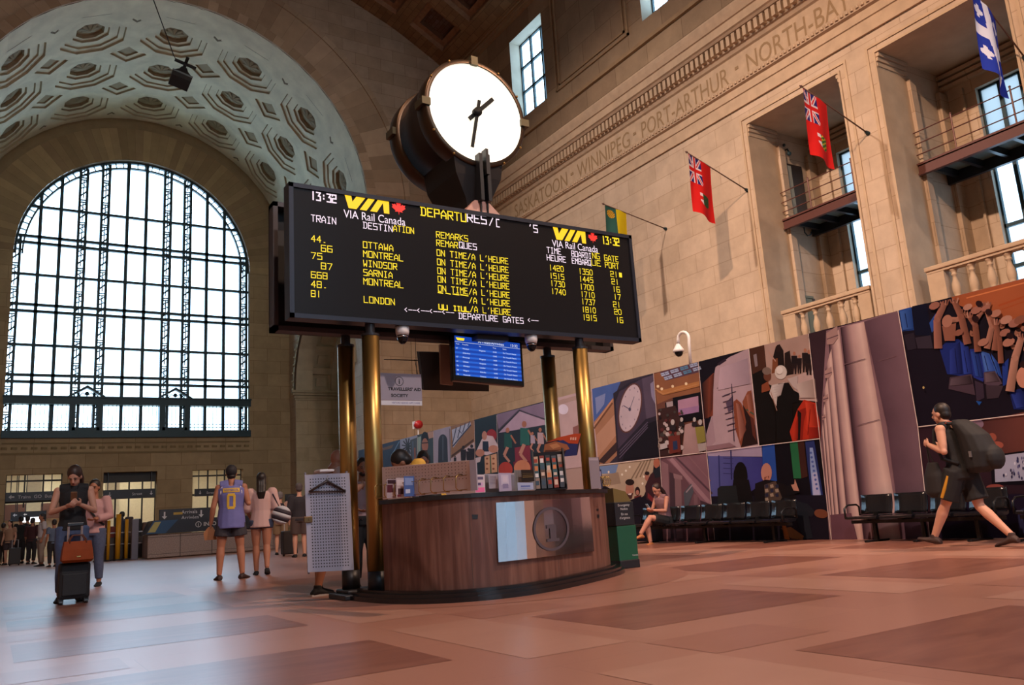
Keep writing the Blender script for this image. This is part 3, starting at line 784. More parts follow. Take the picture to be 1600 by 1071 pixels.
BRASS = M('polished_brass', (.40, .255, .085), .36, 1.0)
BRASS2 = M('brass_trim', (.40, .26, .09), .35, 1.0)
STEEL = M('brushed_steel', (.62, .60, .62), .22, 1.0)
GREY = M('grey_paint', (.42, .41, .44), .55)
WHITE = M('white_plastic', (.72, .72, .72), .45)
PAPER = M('white_paper', (.78, .76, .78), .8)

FRONT = [(2.97, 7.95), (2.98, 7.60), (3.03, 7.25), (3.12, 6.97), (3.26, 6.74), (3.45, 6.57), (3.70, 6.47), (4.0, 6.44), (4.35, 6.51), (4.80, 6.71), (5.30, 6.97), (5.75, 7.24), (6.05, 7.50), (6.22, 7.75), (6.25, 7.95)]
def smooth_open(pts, it=2):
    for _ in range(it):
        q = [pts[0]]
        for a, b in zip(pts, pts[1:]): q += [(a[0]*.75+b[0]*.25, a[1]*.75+b[1]*.25), (a[0]*.25+b[0]*.75, a[1]*.25+b[1]*.75)]
        pts = q+[pts[-1]]
    return pts
def inset(pts, d):
    out = []
    for i, p in enumerate(pts):
        a, b = Vector(pts[max(i-1, 0)]), Vector(pts[min(i+1, len(pts)-1)]); t = (b-a).normalized(); out.append((p[0]-t.y*d, p[1]+t.x*d))
    return out
FS = smooth_open(FRONT)
kiosk = thing('information_desk', (4.6, 7.4, 0), 'bow-fronted wood veneer information desk with black top under the departure board', 'desk')
def slab(mb, outer, z0, z1, depth=None):
    """solid between an open front line and a back line"""
    ring0 = [Vector((x, y, z0)) for x, y in outer]; ring1 = [Vector((x, y, z1)) for x, y in outer]; mb.loft([ring0, ring1])
m = MB()
band = lambda d: inset(FS, d)
def hollow(mb, d0, d1, z0, z1):
    a, b = band(d0), band(d1); n = len(a)
    for i in range(n-1):
        A, B, Cc, D = a[i], a[i+1], b[i+1], b[i]
        mb.quad((*A, z0), (*B, z0), (*B, z1), (*A, z1)); mb.quad((*Cc, z0), (*D, z0), (*D, z1), (*Cc, z1))
        mb.quad((*A, z1), (*B, z1), (*Cc, z1), (*D, z1)); mb.quad((*A, z0), (*D, z0), (*Cc, z0), (*B, z0))
    for p, q in ((a[0], b[0]), (a[-1], b[-1])): mb.quad((*p, z0), (*q, z0), (*q, z1), (*p, z1))
hollow(m, 0, .6, 0.0, .045); hollow(m, .03, .6, .045, .075); hollow(m, .09, .6, .075, .10)
m.build('plinth', M('black_marble', (.010, .010, .012), .22, noise=.3, nscale=9), kiosk)
m = MB(); FSX = FS; FS = [p_ for p_ in FSX if p_[1] < 7.52 or p_[0] > 4]; hollow(m, .155, .20, .10, .885); m.build('counter_front', WOOD, kiosk); FS = FSX
m = MB(); FSX = FS; FS = [p_ for p_ in FSX if p_[1] < 7.50 or p_[0] > 4]; hollow(m, .12, .29, .885, .925); m.build('counter_top', BLACK, kiosk); FS = FSX
bb = band(.153)
def on_front(px, lift=0.0):
    """point of the bowed front seen at column px (height of the eye)"""
    d = at(px, 820, Z=0)-CAM; d.z = 0; best = None
    for a, b in zip(band(.155-lift), band(.155-lift)[1:]):
        ax, ay = a; ex, ey = b[0]-ax, b[1]-ay; den = d.x*ey-d.y*ex
        if abs(den) < 1e-9: continue
        t = (ax*ey-ay*ex)/den; s = (ax*d.y-ay*d.x)/den
        if 0 <= s <= 1 and t > 0 and (best is None or t < best[0]): best = (t, Vector((ax+ex*s, ay+ey*s, 0)))
    return best[1] if best else Vector((5.9, 7.4, 0))
def pfront(px, py, lift):
    p = on_front(px, lift)
    for _ in range(2):
        dh = at(px, py, Y=p.y); p2 = Vector((dh.x, p.y, dh.z))
        # slide along the front to the x seen
        cand = band(.155-lift); k = min(range(len(cand)-1), key=lambda i: 0 if cand[i][0] <= p2.x <= cand[i+1][0] and cand[i][1] < 7.6 else abs((cand[i][0]+cand[i+1][0])/2-p2.x)+1)
        a, b = cand[k], cand[k+1]; s = (p2.x-a[0])/(b[0]-a[0]+1e-9); p = Vector((p2.x, a[1]+(b[1]-a[1])*s, p2.z))
    return p
def wrap_panel(mb, px0, py0, px1, py1, px2, py2, px3, py3, lift, n=10):
    for i in range(n):
        P = []
        for f_ in (i/n, (i+1)/n):
            P.append((pfront(px0+(px1-px0)*f_, py0+(py1-py0)*f_, lift), pfront(px3+(px2-px3)*f_, py3+(py2-py3)*f_, lift+.026)))
        mb.quad(P[0][1], P[1][1], P[1][0], P[0][0])
m = MB(); wrap_panel(m, 775, 786, 921.6, 777, 928, 862, 779, 879, .006); m.build('information_panel', M('mirror_steel_panel', (.90, .86, .87), .16, 1.0), kiosk, True)
def LF(y): return .011+.026*min(1, max(0, (y-780)/90))
INKG = M('dark_grey_print', (.075, .065, .085), .5)
m = MB(); ccx, ccy = 861.5, 827
for i in range(40):
    P = []
    for u in (2*PI*i/40, 2*PI*(i+1)/40):
        for r in (1, .88): P.append(pfront(ccx+28*r*math.cos(u), ccy-34.5*r*math.sin(u), LF(ccy-34.5*r*math.sin(u))))
    m.quad(P[0], P[1], P[3], P[2])
def fp(*pts): m.poly([pfront(x, y, LF(y)) for x, y in pts])
fp((854, 821), (868, 819), (870, 846), (860.5, 846.5), (859, 826), (854, 826.5)); fp((855, 847.5), (874, 845.5), (874, 840.5), (855, 842.5))
m.build('information_symbol', INKG, kiosk)
for x, y, w_, h_ in ((742, 808, 5, 3.5), (935, 807, 2, 2.6), (934.5, 797, 1.6, 1.6)):
    m = MB(); m.poly([pfront(x-w_, y-h_, .004), pfront(x+w_, y-h_, .004), pfront(x+w_*.9, y+h_, .004), pfront(x-w_*.7, y+h_, .004)])
    m.build('cable_cutout', BLACK, kiosk)
for px in (733, 866):
    m = MB(); a, b = pfront(px, 785, .002), pfront(px+1.2, 915 if px < 940 else 885, .002); a.z = .88; b.z = .105; b.x = a.x; b.y = a.y
    s = .002; m.quad(a+Vector((-s, 0, 0)), a+Vector((s, 0, 0)), b+Vector((s, 0, 0)), b+Vector((-s, 0, 0))); m.build('veneer_joint', M('dark_joint', (.06, .04, .035), .6), kiosk)

# ---------------------------------------------------------------- four brass columns
YC1, YC2 = 7.63, 8.19
COLS = [('front left', 3.14, YC1, .10, 'brass column at the front left corner of the kiosk, standing on its plinth'),
        ('front right', 5.76, YC1, .10, 'brass column rising behind the right end of the curved desk'),
        ('rear left', 3.09, YC2, .09, 'brass column behind the grey pegboard door, on its own black foot'),
        ('rear right', 5.68, YC2, .10, 'slimmer-looking brass column behind the black brochure stand')]
for k, (nm, x, y, z0, lab) in enumerate(COLS):
    t = thing('brass_column', (x, y, z0), lab, 'column', 'brass kiosk columns'); t['kind'] = 'thing'
    m = MB(); m.cyl(x, y, z0, .27, .090, 28); m.build('base', BLACKM, t, True)
    m = MB(); m.cyl(x, y, .27, 2.565, .088, 36); m.build('shaft', BRASS, t, True)
    m = MB(); m.cyl(x, y, 2.56, 2.585, .091, 28); m.cyl(x, y, 2.58, 2.684, .05, 20); m.build('neck', BLACKM, t)
    if k == 2:
        m = MB(); m.bbox(x-.17, x+.35, y-.28, y+.2, 0, .055, .015); m.bbox(x-.11, x+.32, y-.2, y+.15, .05, .09, .015); m.build('foot', BLACKM, t)

# ---------------------------------------------------------------- stroke lettering for the light-dot boards
G = {
 '0': 'M0,1 L0,5 L1,6 L3,6 L4,5 L4,1 L3,0 L1,0 L0,1', '1': 'M2,0 L2,6', '2': 'M0,5 L0,6 L4,6 L4,3 L0,3 L0,0 L4,0', '3': 'M0,6 L4,6 L2,3.4 L4,3.2 L4,0 L0,0', '4': 'M3,0 L3,6 L0,2 L4,2',
 '5': 'M4,6 L0,6 L0,3.4 L4,3.4 L4,0 L0,0', '6': 'M4,6 L0,6 L0,0 L4,0 L4,3.2 L0,3.2', '7': 'M0,6 L4,6 L1.4,0', '8': 'M0,0 L0,6 L4,6 L4,0 L0,0 M0,3.1 L4,3.1', '9': 'M0,0 L4,0 L4,6 L0,6 L0,3 L4,3',
 'A': 'M0,0 L0,3.5 L2,6 L4,3.5 L4,0 M0,2 L4,2', 'B': 'M0,0 L0,6 L4,6 L4,3.2 L0,3.2 M4,3.2 L4,0 L0,0', 'C': 'M4,6 L0,6 L0,0 L4,0', 'D': 'M.8,0 L.8,6 M0,6 L3,6 L4,5 L4,1 L3,0 L0,0', 'E': 'M4,6 L0,6 L0,0 L4,0 M0,3.1 L3,3.1',
 'F': 'M4,6 L0,6 L0,0 M0,3 L3,3', 'G': 'M4,6 L0,6 L0,0 L4,0 L4,3 L2,3', 'H': 'M0,0 L0,6 M4,0 L4,6 M0,3 L4,3', 'I': 'M.8,6 L3.2,6 M2,6 L2,0 M.8,0 L3.2,0', 'K': 'M0,0 L0,6 M4,6 L0,3 L4,0', 'L': 'M0,6 L0,0 L4,0',
 'M': 'M0,0 L0,6 L2,3.4 L4,6 L4,0', 'N': 'M0,0 L0,6 L4,0 L4,6', 'O': 'M0,0 L0,6 L4,6 L4,0 L0,0', 'P': 'M0,0 L0,6 L4,6 L4,3 L0,3', 'Q': 'M0,0 L0,6 L4,6 L4,0 L0,0 M2.4,1.6 L4.6,-.5', 'R': 'M0,0 L0,6 L4,6 L4,3 L0,3 M1.5,3 L4,0',
 'S': 'M4,6 L0,6 L0,3.2 L4,3 L4,0 L0,0', 'T': 'M0,6 L4,6 M2,6 L2,0', 'U': 'M0,6 L0,0 L4,0 L4,6', 'V': 'M0,6 L2,0 L4,6', 'W': 'M0,6 L.6,0 L2,2.6 L3.4,0 L4,6', 'X': 'M0,0 L4,6 M4,0 L0,6', 'Y': 'M0,6 L2,3 L4,6 M2,3 L2,0', 'Z': 'M0,6 L4,6 L0,0 L4,0',
 '/': 'M.3,0 L3.7,6', "'": 'M2.4,6 L1.8,4.6', '.': 'M1.5,.3 L2.5,.3', ':': 'M2,1.6 L2,2.2 M2,4 L2,4.6', '-': 'M0,3 L4.6,3', '<': 'M3,5 L.6,3 L3,1', '[': 'M3.6,6 L1.2,6 L1.2,0 L3.6,0', ' ': ''}
YFACE = 7.55
def strokes(mb, text, p0, p1, h, th, slant=0):
    """text laid on the board face from baseline point p0 towards p1"""
    n = len(text); d = p1-p0; L_ = d.length; ax = d.normalized(); up = Vector((0, 0, 1)); adv = L_/(n-.30) ; sx = adv*.70/4; sy = h/6
    for i, ch in enumerate(text):
        o = p0+ax*(adv*i)
        last = None
        for tok in G.get(ch, '').split():
            c_, (x, y) = tok[0], map(float, tok[1:].split(','))
            P = o+ax*(x*sx)+up*(y*sy)
            if c_ == 'L':
                t = (P-last).normalized(); nrm = Vector((-t.z, 0, t.x)); e = t*th*.45
                mb.quad(last-e+nrm*th*.5, last-e-nrm*th*.5, P+e-nrm*th*.5, P+e+nrm*th*.5)
            last = P
LY = M('yellow_light_dots', (0, 0, 0), .5, emit=(1.0, .72, .02), estr=1.25)
LW = M('white_light_dots', (0, 0, 0), .5, emit=(1.0, .80, .92), estr=1.2)
LR = M('red_light_dots', (0, 0, 0), .5, emit=(1.0, .03, .02), estr=1.1)
LYO = M('amber_light_dots', (0, 0, 0), .5, emit=(1.0, .60, .01), estr=1.3)
BFACE = M('board_face', (.009, .008, .009), .35, spec=.18)
BFRAME = M('board_housing', (.016, .020, .034), .40, .3)
BX0, BX1, BZ0, BZ1 = 2.30, 6.655, 2.685, 4.06
def board(y0, y1, name, lab, front):
    t = thing(name, (4.48, (y0+y1)/2, BZ0), lab, 'display board')
    m = MB(); fr = .045; dp = .02
    ys, yo = (y0, y1) if front else (y1, y0)
    s = 1 if front else -1
    if front:
        m.box(BX0, BX1, y0+dp, y1, BZ0, BZ1)
        for a, b, c_, d_ in ((BX0, BX1, BZ0, BZ0+fr), (BX0, BX1, BZ1-fr, BZ1), (BX0, BX0+fr, BZ0, BZ1), (BX1-fr, BX1, BZ0, BZ1)): m.box(a, b, y0, y0+dp, c_, d_)
    else:      # its back is an open tray with a lip
        m.box(BX0, BX1, y1-.02, y1, BZ0, BZ1)
        for a, b, c_, d_ in ((BX0, BX1, BZ0, BZ0+.05), (BX0, BX1, BZ1-.05, BZ1), (BX0, BX0+.05, BZ0, BZ1), (BX1-.05, BX1, BZ0, BZ1)): m.box(a, b, y0, y1, c_, d_)
    m.build('housing', BFRAME if front else M('rear_board_housing', (.040, .034, .040), .5), t)
    if not front:
        m = MB(); m.box(BX0+.06, BX1-.06, y1-.03, y1-.021, BZ0+.06, BZ1-.06); m.build('back_panel', M('unlit_board_back', (.006, .006, .007), .6), t)
    return t
bd = board(7.55, 7.72, 'departure_board', 'wide black train departure board with yellow light-dot lettering, facing the camera', True)
m = MB(); m.box(BX0+.045, BX1-.045, 7.567, 7.571, BZ0+.045, BZ1-.045); scr = m.build('screen', BFACE, bd)
YT = 7.563
def fpt(px, py): return at(px, py, Y=YT)
def led(text, a, b, hpx, mat, name, th=None):
    p0, p1 = fpt(*a), fpt(*b); p1.z = p0.z
    s = (p0-CAM).length; h = hpx*at(a[0], a[1], Y=YT).y/YT*abs((fpt(a[0], a[1]-10)-p0).z)/10
    h *= .86; m = MB(); strokes(m, text, p0, p1, h, (th*.58 if th else h*.125)); return m.build(name, mat, scr)
# headings
led('13:32', (486.5, 311.6), (525, 316), 14.0, LW, 'clock_time', .024)
led('13:32', (941.6, 380.5), (967.4, 383), 12.8, LY, 'clock_time', .026)
led('TRAIN', (486.5, 345.6), (524.8, 348.7), 11.5, LW, 'heading')
led('DESTIN', (567.7, 356.5), (613, 361), 11, LW, 'heading'); led('ATION', (615, 361.2), (646.6, 365.3), 10.5, LY, 'heading')
led('REMARKS', (682, 371), (731, 376.8), 10.5, LY, 'heading'); led('REMAR', (682.4, 384), (715, 387), 10.5, LY, 'heading'); led('QUES', (718, 387.3), (744.7, 390.8), 10.5, LW, 'heading')
led('DEPARTU', (657.7, 336.3), (728, 345.5), 14.6, LY, 'title', .023); led('RES', (730.5, 346), (760, 350), 14.4, LW, 'title', .023); led('/', (764.5, 352), (771, 353), 13.4, LW, 'title', .020); led('[', (774, 354), (781, 355), 13.4, LW, 'title', .020); led("'S", (826, 361.5), (840, 363.5), 12.6, LW, 'title', .020)
led('TIME', (855, 395), (876.5, 397), 10, LW, 'heading'); led('HEURE', (855, 406.6), (884, 409), 9.8, LW, 'heading'); led('BOARDI', (893.5, 400.5), (924, 403.5), 9.6, LW, 'heading'); led('NG', (926, 403.6), (937, 405), 9.6, LY, 'heading')
led('EMBARQ', (894.2, 411.6), (923, 414.4), 9.6, LW, 'heading'); led('UE', (925, 414.5), (938.6, 416), 9.6, LY, 'heading'); led('GATE', (944.8, 406.9), (966.3, 409), 9.6, LY, 'heading'); led('PORT', (946, 418), (967, 420), 9.6, LY, 'heading')
# rows
for s, x, y, x1 in (('44.', 486.5, 377.2, 510), ('66', 502, 392.6, 519), ('75', 486.5, 404, 503), ('87', 502, 420.3, 519), ('668', 486.5, 434, 511), ('48.', 486.5, 448.5, 511), ('81', 486.5, 463.5, 501)):
    led(s, (x, y), (x1, y+2), 11, LY, 'train_number')
for s, x, y, x1 in (('OTTAWA', 567.7, 387, 614), ('MONTREAL', 568, 401.3, 629.5), ('WINDSOR', 568, 416, 620), ('SARNIA', 568.4, 430.4, 613), ('MONTREAL', 568.4, 444.4, 630), ('LONDON', 569, 472.8, 616.5)):
    led(s, (x, y), (x1, y+4), 11, LY, 'destination')
for k, (ya, xa) in enumerate(((399.4, 683), (413.8, 683.6), (427.6, 684), (441, 684.5), (455.3, 685))):
    led("ON TIME/A L'HEURE", (xa, ya), (794+k*.6, ya+14), 10.6, LY, 'remark')
led("/A L'HEURE", (733.5, 473.5), (796.8, 480), 10.4, LY, 'remark')
p = MB()     # scrolling row, only its feet lit
for a, b in ((685, 691), (697, 703), (708, 716), (720, 730)): strokes(p, '-', fpt(a, 461.5+(a-685)*.1), fpt(b, 462+(b-685)*.1), .06, .012)
p.build('remark', LY, scr)
led("ON TIME/A L'HEURE", (686, 484), (797.5, 494.3), 9.5, LY, 'remark') if 0 else None
led("/A L'HEURE", (735, 487.5), (798, 494.3), 10.4, LY, 'remark')
p = MB()
for ch, a, b in (('U', 686, 691), ('U', 693, 699), ('I', 709, 713), ('I', 715, 719), ('U', 721, 726), ('L', 728, 733)): strokes(p, ch, fpt(a, 483+(a-686)*.095), fpt(b, 483.4+(b-686)*.095), .05, .012)
p.build('remark', LY, scr)
for s, x, y in (('1420', 858.5, 422.2), ('1515', 859.3, 434.8), ('1730', 860.5, 446.7), ('1740', 861.8, 459.2)): led(s, (x, y), (x+22, y+1.5), 9.6, LY, 'departure_time')
for s, x, y in (('1350', 904.7, 427.9), ('1445', 905.5, 439.8), ('1700', 906.6, 452), ('1710', 907.9, 463.8), ('1737', 909, 475.2), ('1810', 909.8, 487.7), ('1915', 911.1, 500)): led(s, (x, y), (x+21, y+1.6), 9.6, LY, 'boarding_time')
for s, x, y in (('21', 954.5, 432.2), ('21', 956.2, 444), ('16', 957.8, 455.9), ('17', 959.5, 467.8), ('21', 958.8, 479.7), ('20', 960.5, 491.2), ('16', 963, 504)): led(s, (x, y), (x+10.5, y+.8), 9.4, LY, 'gate_number')
p = MB(); q0 = fpt(969.5, 430); p.box(q0.x-.022, q0.x+.022, YT-.001, YT, q0.z-.03, q0.z+.03); p.build('status_dot', LY, scr)
for k in range(4):
    x = 632+k*19.6; led('<--', (x, 488+k*1.25), (x+18, 489.2+k*1.25), 9.6, LW, 'direction_arrow', .011)
led('DEPARTURE GATES', (717, 498), (817.7, 504.6), 10.2, LW, 'caption'); led('<--', (824.6, 504), (840.7, 505), 8.6, LW, 'direction_arrow', .011)
# carrier emblem: slanted bars and a maple leaf
LEAF = [(0, -1), (.06, -.55), (.52, -.62), (.42, -.45), (.92, -.05), (.78, .05), (.88, .35), (.58, .30), (.52, .44), (.25, .16), (.34, .72), (.17, .62), (0, 1.0)]
LEAF = LEAF+[(-x, y) for x, y in LEAF[::-1][1:-1]]
def emblem(P, leaf_c, leaf_w, txt0, txt1, th):
    (ax, az), (bx, bz) = P     # lower-left, upper-right corner on the face
    wd, hh = bx-ax, bz-az; m = MB()
    def pg(*pts): m.poly([(ax+x*wd, YT, az+y*hh) for x, y in pts])
    pg((0, 1), (.10, 0), (.27, 0), (.53, 1), (.33, 1), (.185, .42), (.15, 1)); pg((.155, .0), (.30, 0), (.55, 1), (.40, 1)) if 0 else None
    pg((.34, 0), (.49, 0), (.74, 1), (.59, 1)); pg((.57, 0), (.72, 0), (.86, .62), (.88, 0), (1.0, 0), (1.0, 1), (.80, 1))
    m.build('carrier_logo', LYO, scr)
    m = MB(); c = fpt(*leaf_c); m.poly([(c.x+x*leaf_w, YT, c.z+y*leaf_w) for x, y in LEAF]); m.build('maple_leaf', LR, scr)
    a, b = fpt(*txt0), fpt(*txt1); m = MB(); lettering(m, 'VIA Rail Canada', (a.x, YT, a.z), (1, 0, 0), (0, 0, 1), width=b.x-a.x, height=th); m.build('carrier_name', LW, scr)
a, b = fpt(537.4, 324.2), fpt(607.5, 309.6); emblem(((a.x, a.z), (b.x, b.z)), (623, 324.3), .087, (537, 339.6), (633.5, 352), .085)
a, b = fpt(864.3, 373.6), fpt(914, 358.8); emblem(((a.x, a.z), (b.x, b.z)), (926.2, 371), .078, (863, 385.3), (934.5, 394.4), .085)

rb = board(8.10, 8.27, 'rear_display_board', 'second black display board standing back to back behind the departure board', False)

# ---------------------------------------------------------------- clock on its stem
ck = thing('station_clock', (4.64, 8.2, BZ1), 'large round white-lit drum clock reading half past one, above the departure board', 'clock')
KX, KZ, KR = 4.635, 5.415, .672
DARKB = M('clock_body_bronze', (.020, .014, .012), .38, .5)
CASE = M('clock_rim_brass', (.075, .048, .03), .38, .9)
Ty = lambda y: Matrix.Translation((KX, y, KZ)) @ Matrix.Rotation(PI/2, 4, 'X')     # lathe axis to -y
m = MB(); m.lathe([(KR-.03, -.95), (KR-.03, -.02)], 64, Ty(7.82)); m.build('drum', DARKB, ck, True)
for y0, y1, nm in ((7.78, 8.02, 'front_rim'), (8.58, 8.82, 'rear_rim')):
    m = MB(); m.lathe([(KR-.045, -(y1-7.8)), (KR, -(y1-7.8)), (KR+.012, -(y1-7.8)+.02), (KR+.012, -(y0-7.8)-.02), (KR, -(y0-7.8)), (KR-.045, -(y0-7.8))], 64, Ty(7.8), False); m.build(nm, CASE, ck, True)
DIAL = M('lit_opal_dial', (.9, .9, .85), .4, emit=(1.0, .97, .80), estr=1.02)
for nm, y in (('dial', 7.80), ('rear_dial', 8.80)):
    m = MB(); m.poly([(KX+(KR-.04)*math.cos(2*PI*i/64), y, KZ+(KR-.04)*math.sin(2*PI*i/64)) for i in range(64)]); m.build(nm, DIAL, ck)
HB = M('clock_hand_black', (.004, .006, .005), .6, spec=.2)
def hand(nm, ang, L1, L2, w_, y):
    m = MB(); d = Vector((math.sin(ang), 0, math.cos(ang))); s = Vector((math.cos(ang), 0, -math.sin(ang)))*w_; c = Vector((KX, y, KZ))
    m.prism([c-d*L2-s, c+d*L1-s, c+d*L1+s, c-d*L2+s], (0, .012, 0)); m.build(nm, HB, ck)
hand('hour_hand', R_(46), .33, .15, .026, 7.775); hand('minute_hand', R_(192), .48, .16, .020, 7.755)
m = MB(); m.tube([(KX, 7.745, KZ), (KX, 7.80, KZ)], .055, 20); m.build('hand_hub', HB, ck, True)
for k in range(4):
    a = PI/2*k
    for y in (7.76, 8.60):
        m = MB(); T = Matrix.Translation((KX, y, KZ)) @ Matrix.Rotation(a, 4, 'Y'); m.box(-.045, .045, 0, .20, KR-.055, KR+.055, T); m.build('lug', M('lug_dull_bronze', (.10, .085, .05), .45, .8), ck)
for k in range(12):
    if k % 3 == 0: continue
    a = PI/6*k; m = MB(); m.ball((KX+(KR+.005)*math.cos(a), 7.78, KZ+(KR+.005)*math.sin(a)), .016, 5); m.build('rim_screw', BRASS2, ck)
m = MB()     # stem: twin plates, blades and a tapered foot
m.loft([[(KX+sx*w_, 8.2+sy*d, z) for sx, sy in ((-1, -1), (1, -1), (1, 1), (-1, 1))] for z, w_, d in ((BZ1+.005, .10, .30), (4.35, .17, .34), (4.62, .30, .38), (4.90, .34, .40))])
m.build('stem', DARKB, ck)
m = MB()
for x in (KX-.03, KX+.07): m.box(x-.022, x+.022, 7.70, 7.90, 4.28, 4.86)
m.box(KX+.03, KX+.065, 7.68, 7.78, 4.60, 4.92); m.build('stem_blade', M('clock_blade_black', (.008, .009, .012), .4), ck)
m = MB(); m.loft([[(KX+sx*w_, 7.95+sy*d, z) for sx, sy in ((-1, -1), (1, -1), (1, 1), (-1, 1))] for z, w_, d in ((4.07, .30, .2), (4.30, .09, .16))]); m.build('stem_shoe', M('pale_pink_stone', lin('b98d80'), .6), ck)
for x in (KX-.03, KX+.06):
    m = MB(); m.cyl(x, 7.76, 4.07, 4.30, .012, 10); m.build('conduit', DARKB, ck)
m = MB(); m.box(3.6, 5.4, 7.72, 8.10, BZ1-.30, BZ1-.04); m.box(3.6, 5.4, 7.72, 8.10, BZ0+.1, BZ0+.2)
tag(m.build('board_crossbeam', BLACKM), 'black steel beam tying the two display boards together between the columns', 'beam')

# ---------------------------------------------------------------- hanging from the boards: cameras, monitors, sign
def dome(x, y, z, lab):
    t = thing('dome_camera', (x, y, z), lab, 'camera', 'dome cameras under the board')
    m = MB(); m.lathe([(.072, z), (.072, z-.055), (.062, z-.088)], 20, Matrix.Translation((x, y, 0))); m.build('housing', WHITE, t, True)
    m = MB(); m.ball((x, y, z-.105), (.057, .057, .078), 8); m.build('dome', M('smoked_dome', (.006, .006, .008), .12, spec=.25), t, True)
    m = MB(); m.lathe([(.058, z-.098), (.061, z-.104), (.058, z-.112)], 20, Matrix.Translation((x, y, 0))); m.build('trim_ring', M('chrome_ring', (.5, .5, .52), .2, 1), t, True)
dome(3.50, 7.64, BZ0, 'white dome security camera under the left of the departure board, next to the brass column')
dome(5.09, 7.64, BZ0, 'dome security camera under the departure board, right of the blue screen')
mo = thing('arrivals_monitor', (4.65, 7.9, 2.15), 'wide screen with blue arrivals list hanging under the departure board', 'monitor')
TM = Matrix.Translation((4.645, 7.86, 2.42)) @ Matrix.Rotation(R_(-4), 4, 'X') @ Matrix.Rotation(R_(3), 4, 'Y')
m = MB(); m.bbox(-.46, .46, 0, .07, -.265, .275, .012, TM); m.build('bezel', M('gloss_black', (.006, .006, .007), .15), mo)
m = MB(); m.add([(-.425, -.003, -.20), (.425, -.003, -.20), (.425, -.003, .25), (-.425, -.003, .25)], [(0, 1, 2, 3)], TM)
msc = m.build('screen', M('blue_screen', (0, 0, 0), .2, emit=(.012, .07, .50), estr=.85), mo)
m = MB()
for k in range(7): z = .12-.05*k; m.add([(-.425, -.0035, z-.022), (.425, -.0035, z-.022), (.425, -.0035, z), (-.425, -.0035, z)], [(0, 1, 2, 3)], TM)
m.build('row_stripe', M('blue_stripe', (0, 0, 0), .2, emit=(.025, .15, .78), estr=.9), msc)
m = MB()
def mtxt(s, x, z, h, w_=None, b=0):
    vs, fs = text_geo(s, w_, h, b); m.add([(v.x+x, -.0045, v.y+z) for v in vs], fs, TM)
mtxt('Arrivals/Arriv\u00e9es', -.13, .195, .034); mtxt('13:32', .30, .195, .032)
for k, row in enumerate((('87', 'Windsor', 'Kingston', '13:40', 'On Time/A l\'heure'), ('', 'Aldershot', '', '13:45', 'On Time/A l\'heure'), ('57', 'Montreal', 'Kingston', '14:00', 'On Time/A l\'heure'), ('61', 'Ottawa', 'Kingston', '14:08', 'On Time/A l\'heure'), ('76', 'Windsor', 'London', '15:17', 'On Time/A l\'heure'), ('98', 'Niagara', 'Oakville', '16:42', 'On Time/A l\'heure'), ('79', 'Montreal', 'Oshawa', '17:28', 'On Time/A l\'heure'))):
    for x, s in zip((-.41, -.33, -.12, .06, .19), row):
        if s: mtxt(s, x, .100-.05*k, .016)
for x, s in ((-.41, 'Train'), (-.33, 'From/De'), (-.12, 'Via'), (.06, 'Time'), (.19, 'Status')): mtxt(s, x, .150, .014)
m.add([(-.425, -.004, .180), (.425, -.004, .180), (.425, -.004, .183), (-.425, -.004, .183)], [(0, 1, 2, 3)], TM)
m.build('listing', M('white_screen_text', (0, 0, 0), .2, emit=(.85, .92, 1), estr=1.0), msc)
m = MB(); m.add([(-.41+x, -.0045, .20+y) for x, y in ((0, .03), (.02, 0), (.10, 0), (.11, .03))], [(0, 1, 2, 3)], TM); m.build('screen_logo', LY, msc)
m = MB(); m.box(4.45, 4.85, 7.74, 7.90, BZ0-.05, BZ0); m.box(4.6, 4.7, 7.93, 7.97, 2.4, BZ0); m.build('bracket', BLACKM, mo)
m = MB(); m.box(4.02, 4.16, 8.0, 8.1, 2.05, BZ0) if 0 else None
m2 = thing('rear_monitor', (4.44, 8.5, 2.1), 'black back of a second hanging monitor, tilted, behind the blue screen', 'monitor')
m = MB(); P = [at(655, 550, Y=8.35), at(764, 553, Y=8.35), at(764, 612, Y=8.55), at(663, 610, Y=8.55)]; m.prism(P, (0, .07, .02)); m.build('casing', M('monitor_back', (.010, .010, .011), .5), m2)
m = MB(); P = [at(687, 522, Y=8.30), at(706, 522, Y=8.30), at(708, 602, Y=8.30), at(690, 600, Y=8.30)]; P[0].z = P[1].z = BZ0-.002; m.prism(P, (0, .04, 0)); m.build('hanger', M('pale_hanger', lin('a88d80'), .6), m2)
m = MB(); P = [at(600, 562, Y=8.62), at(706, 565, Y=8.62)]; m.tube([P[0], P[1]], .006, 6); m.tube([P[1]+Vector((-.05, 0, 0)), Vector((P[1].x-.05, 8.24, BZ0-.001))], .012, 6); m.tube([at(648, 562, Y=8.62), at(653, 588, Y=8.62)], .004, 6); m.build('rail', BLACKM, m2)
sg = thing('travellers_aid_sign', (3.7, 8.1, 2.0), 'grey hanging sign reading travellers aid society with an information symbol, beside the brass column', 'sign')
a, b = at(590, 582, Y=8.05), at(660, 633, Y=8.05); SX0, SX1, SZ1 = a.x-.02, b.x, a.z-.005
m = MB(); m.box(SX0, SX1, 8.05, 8.065, SZ1-.29, SZ1); m.build('panel', M('sign_lavender_grey', lin('a49aa4'), .6), sg)
m = MB(); m.box(SX0, SX1-.005, 8.045, 8.05, SZ1-.345, SZ1-.295); m.build('strip', PAPER, sg)
m = MB(); cx_ = at(624, 596, Y=8.045); cz_ = cx_.z; cx_ = cx_.x; y = 8.0475
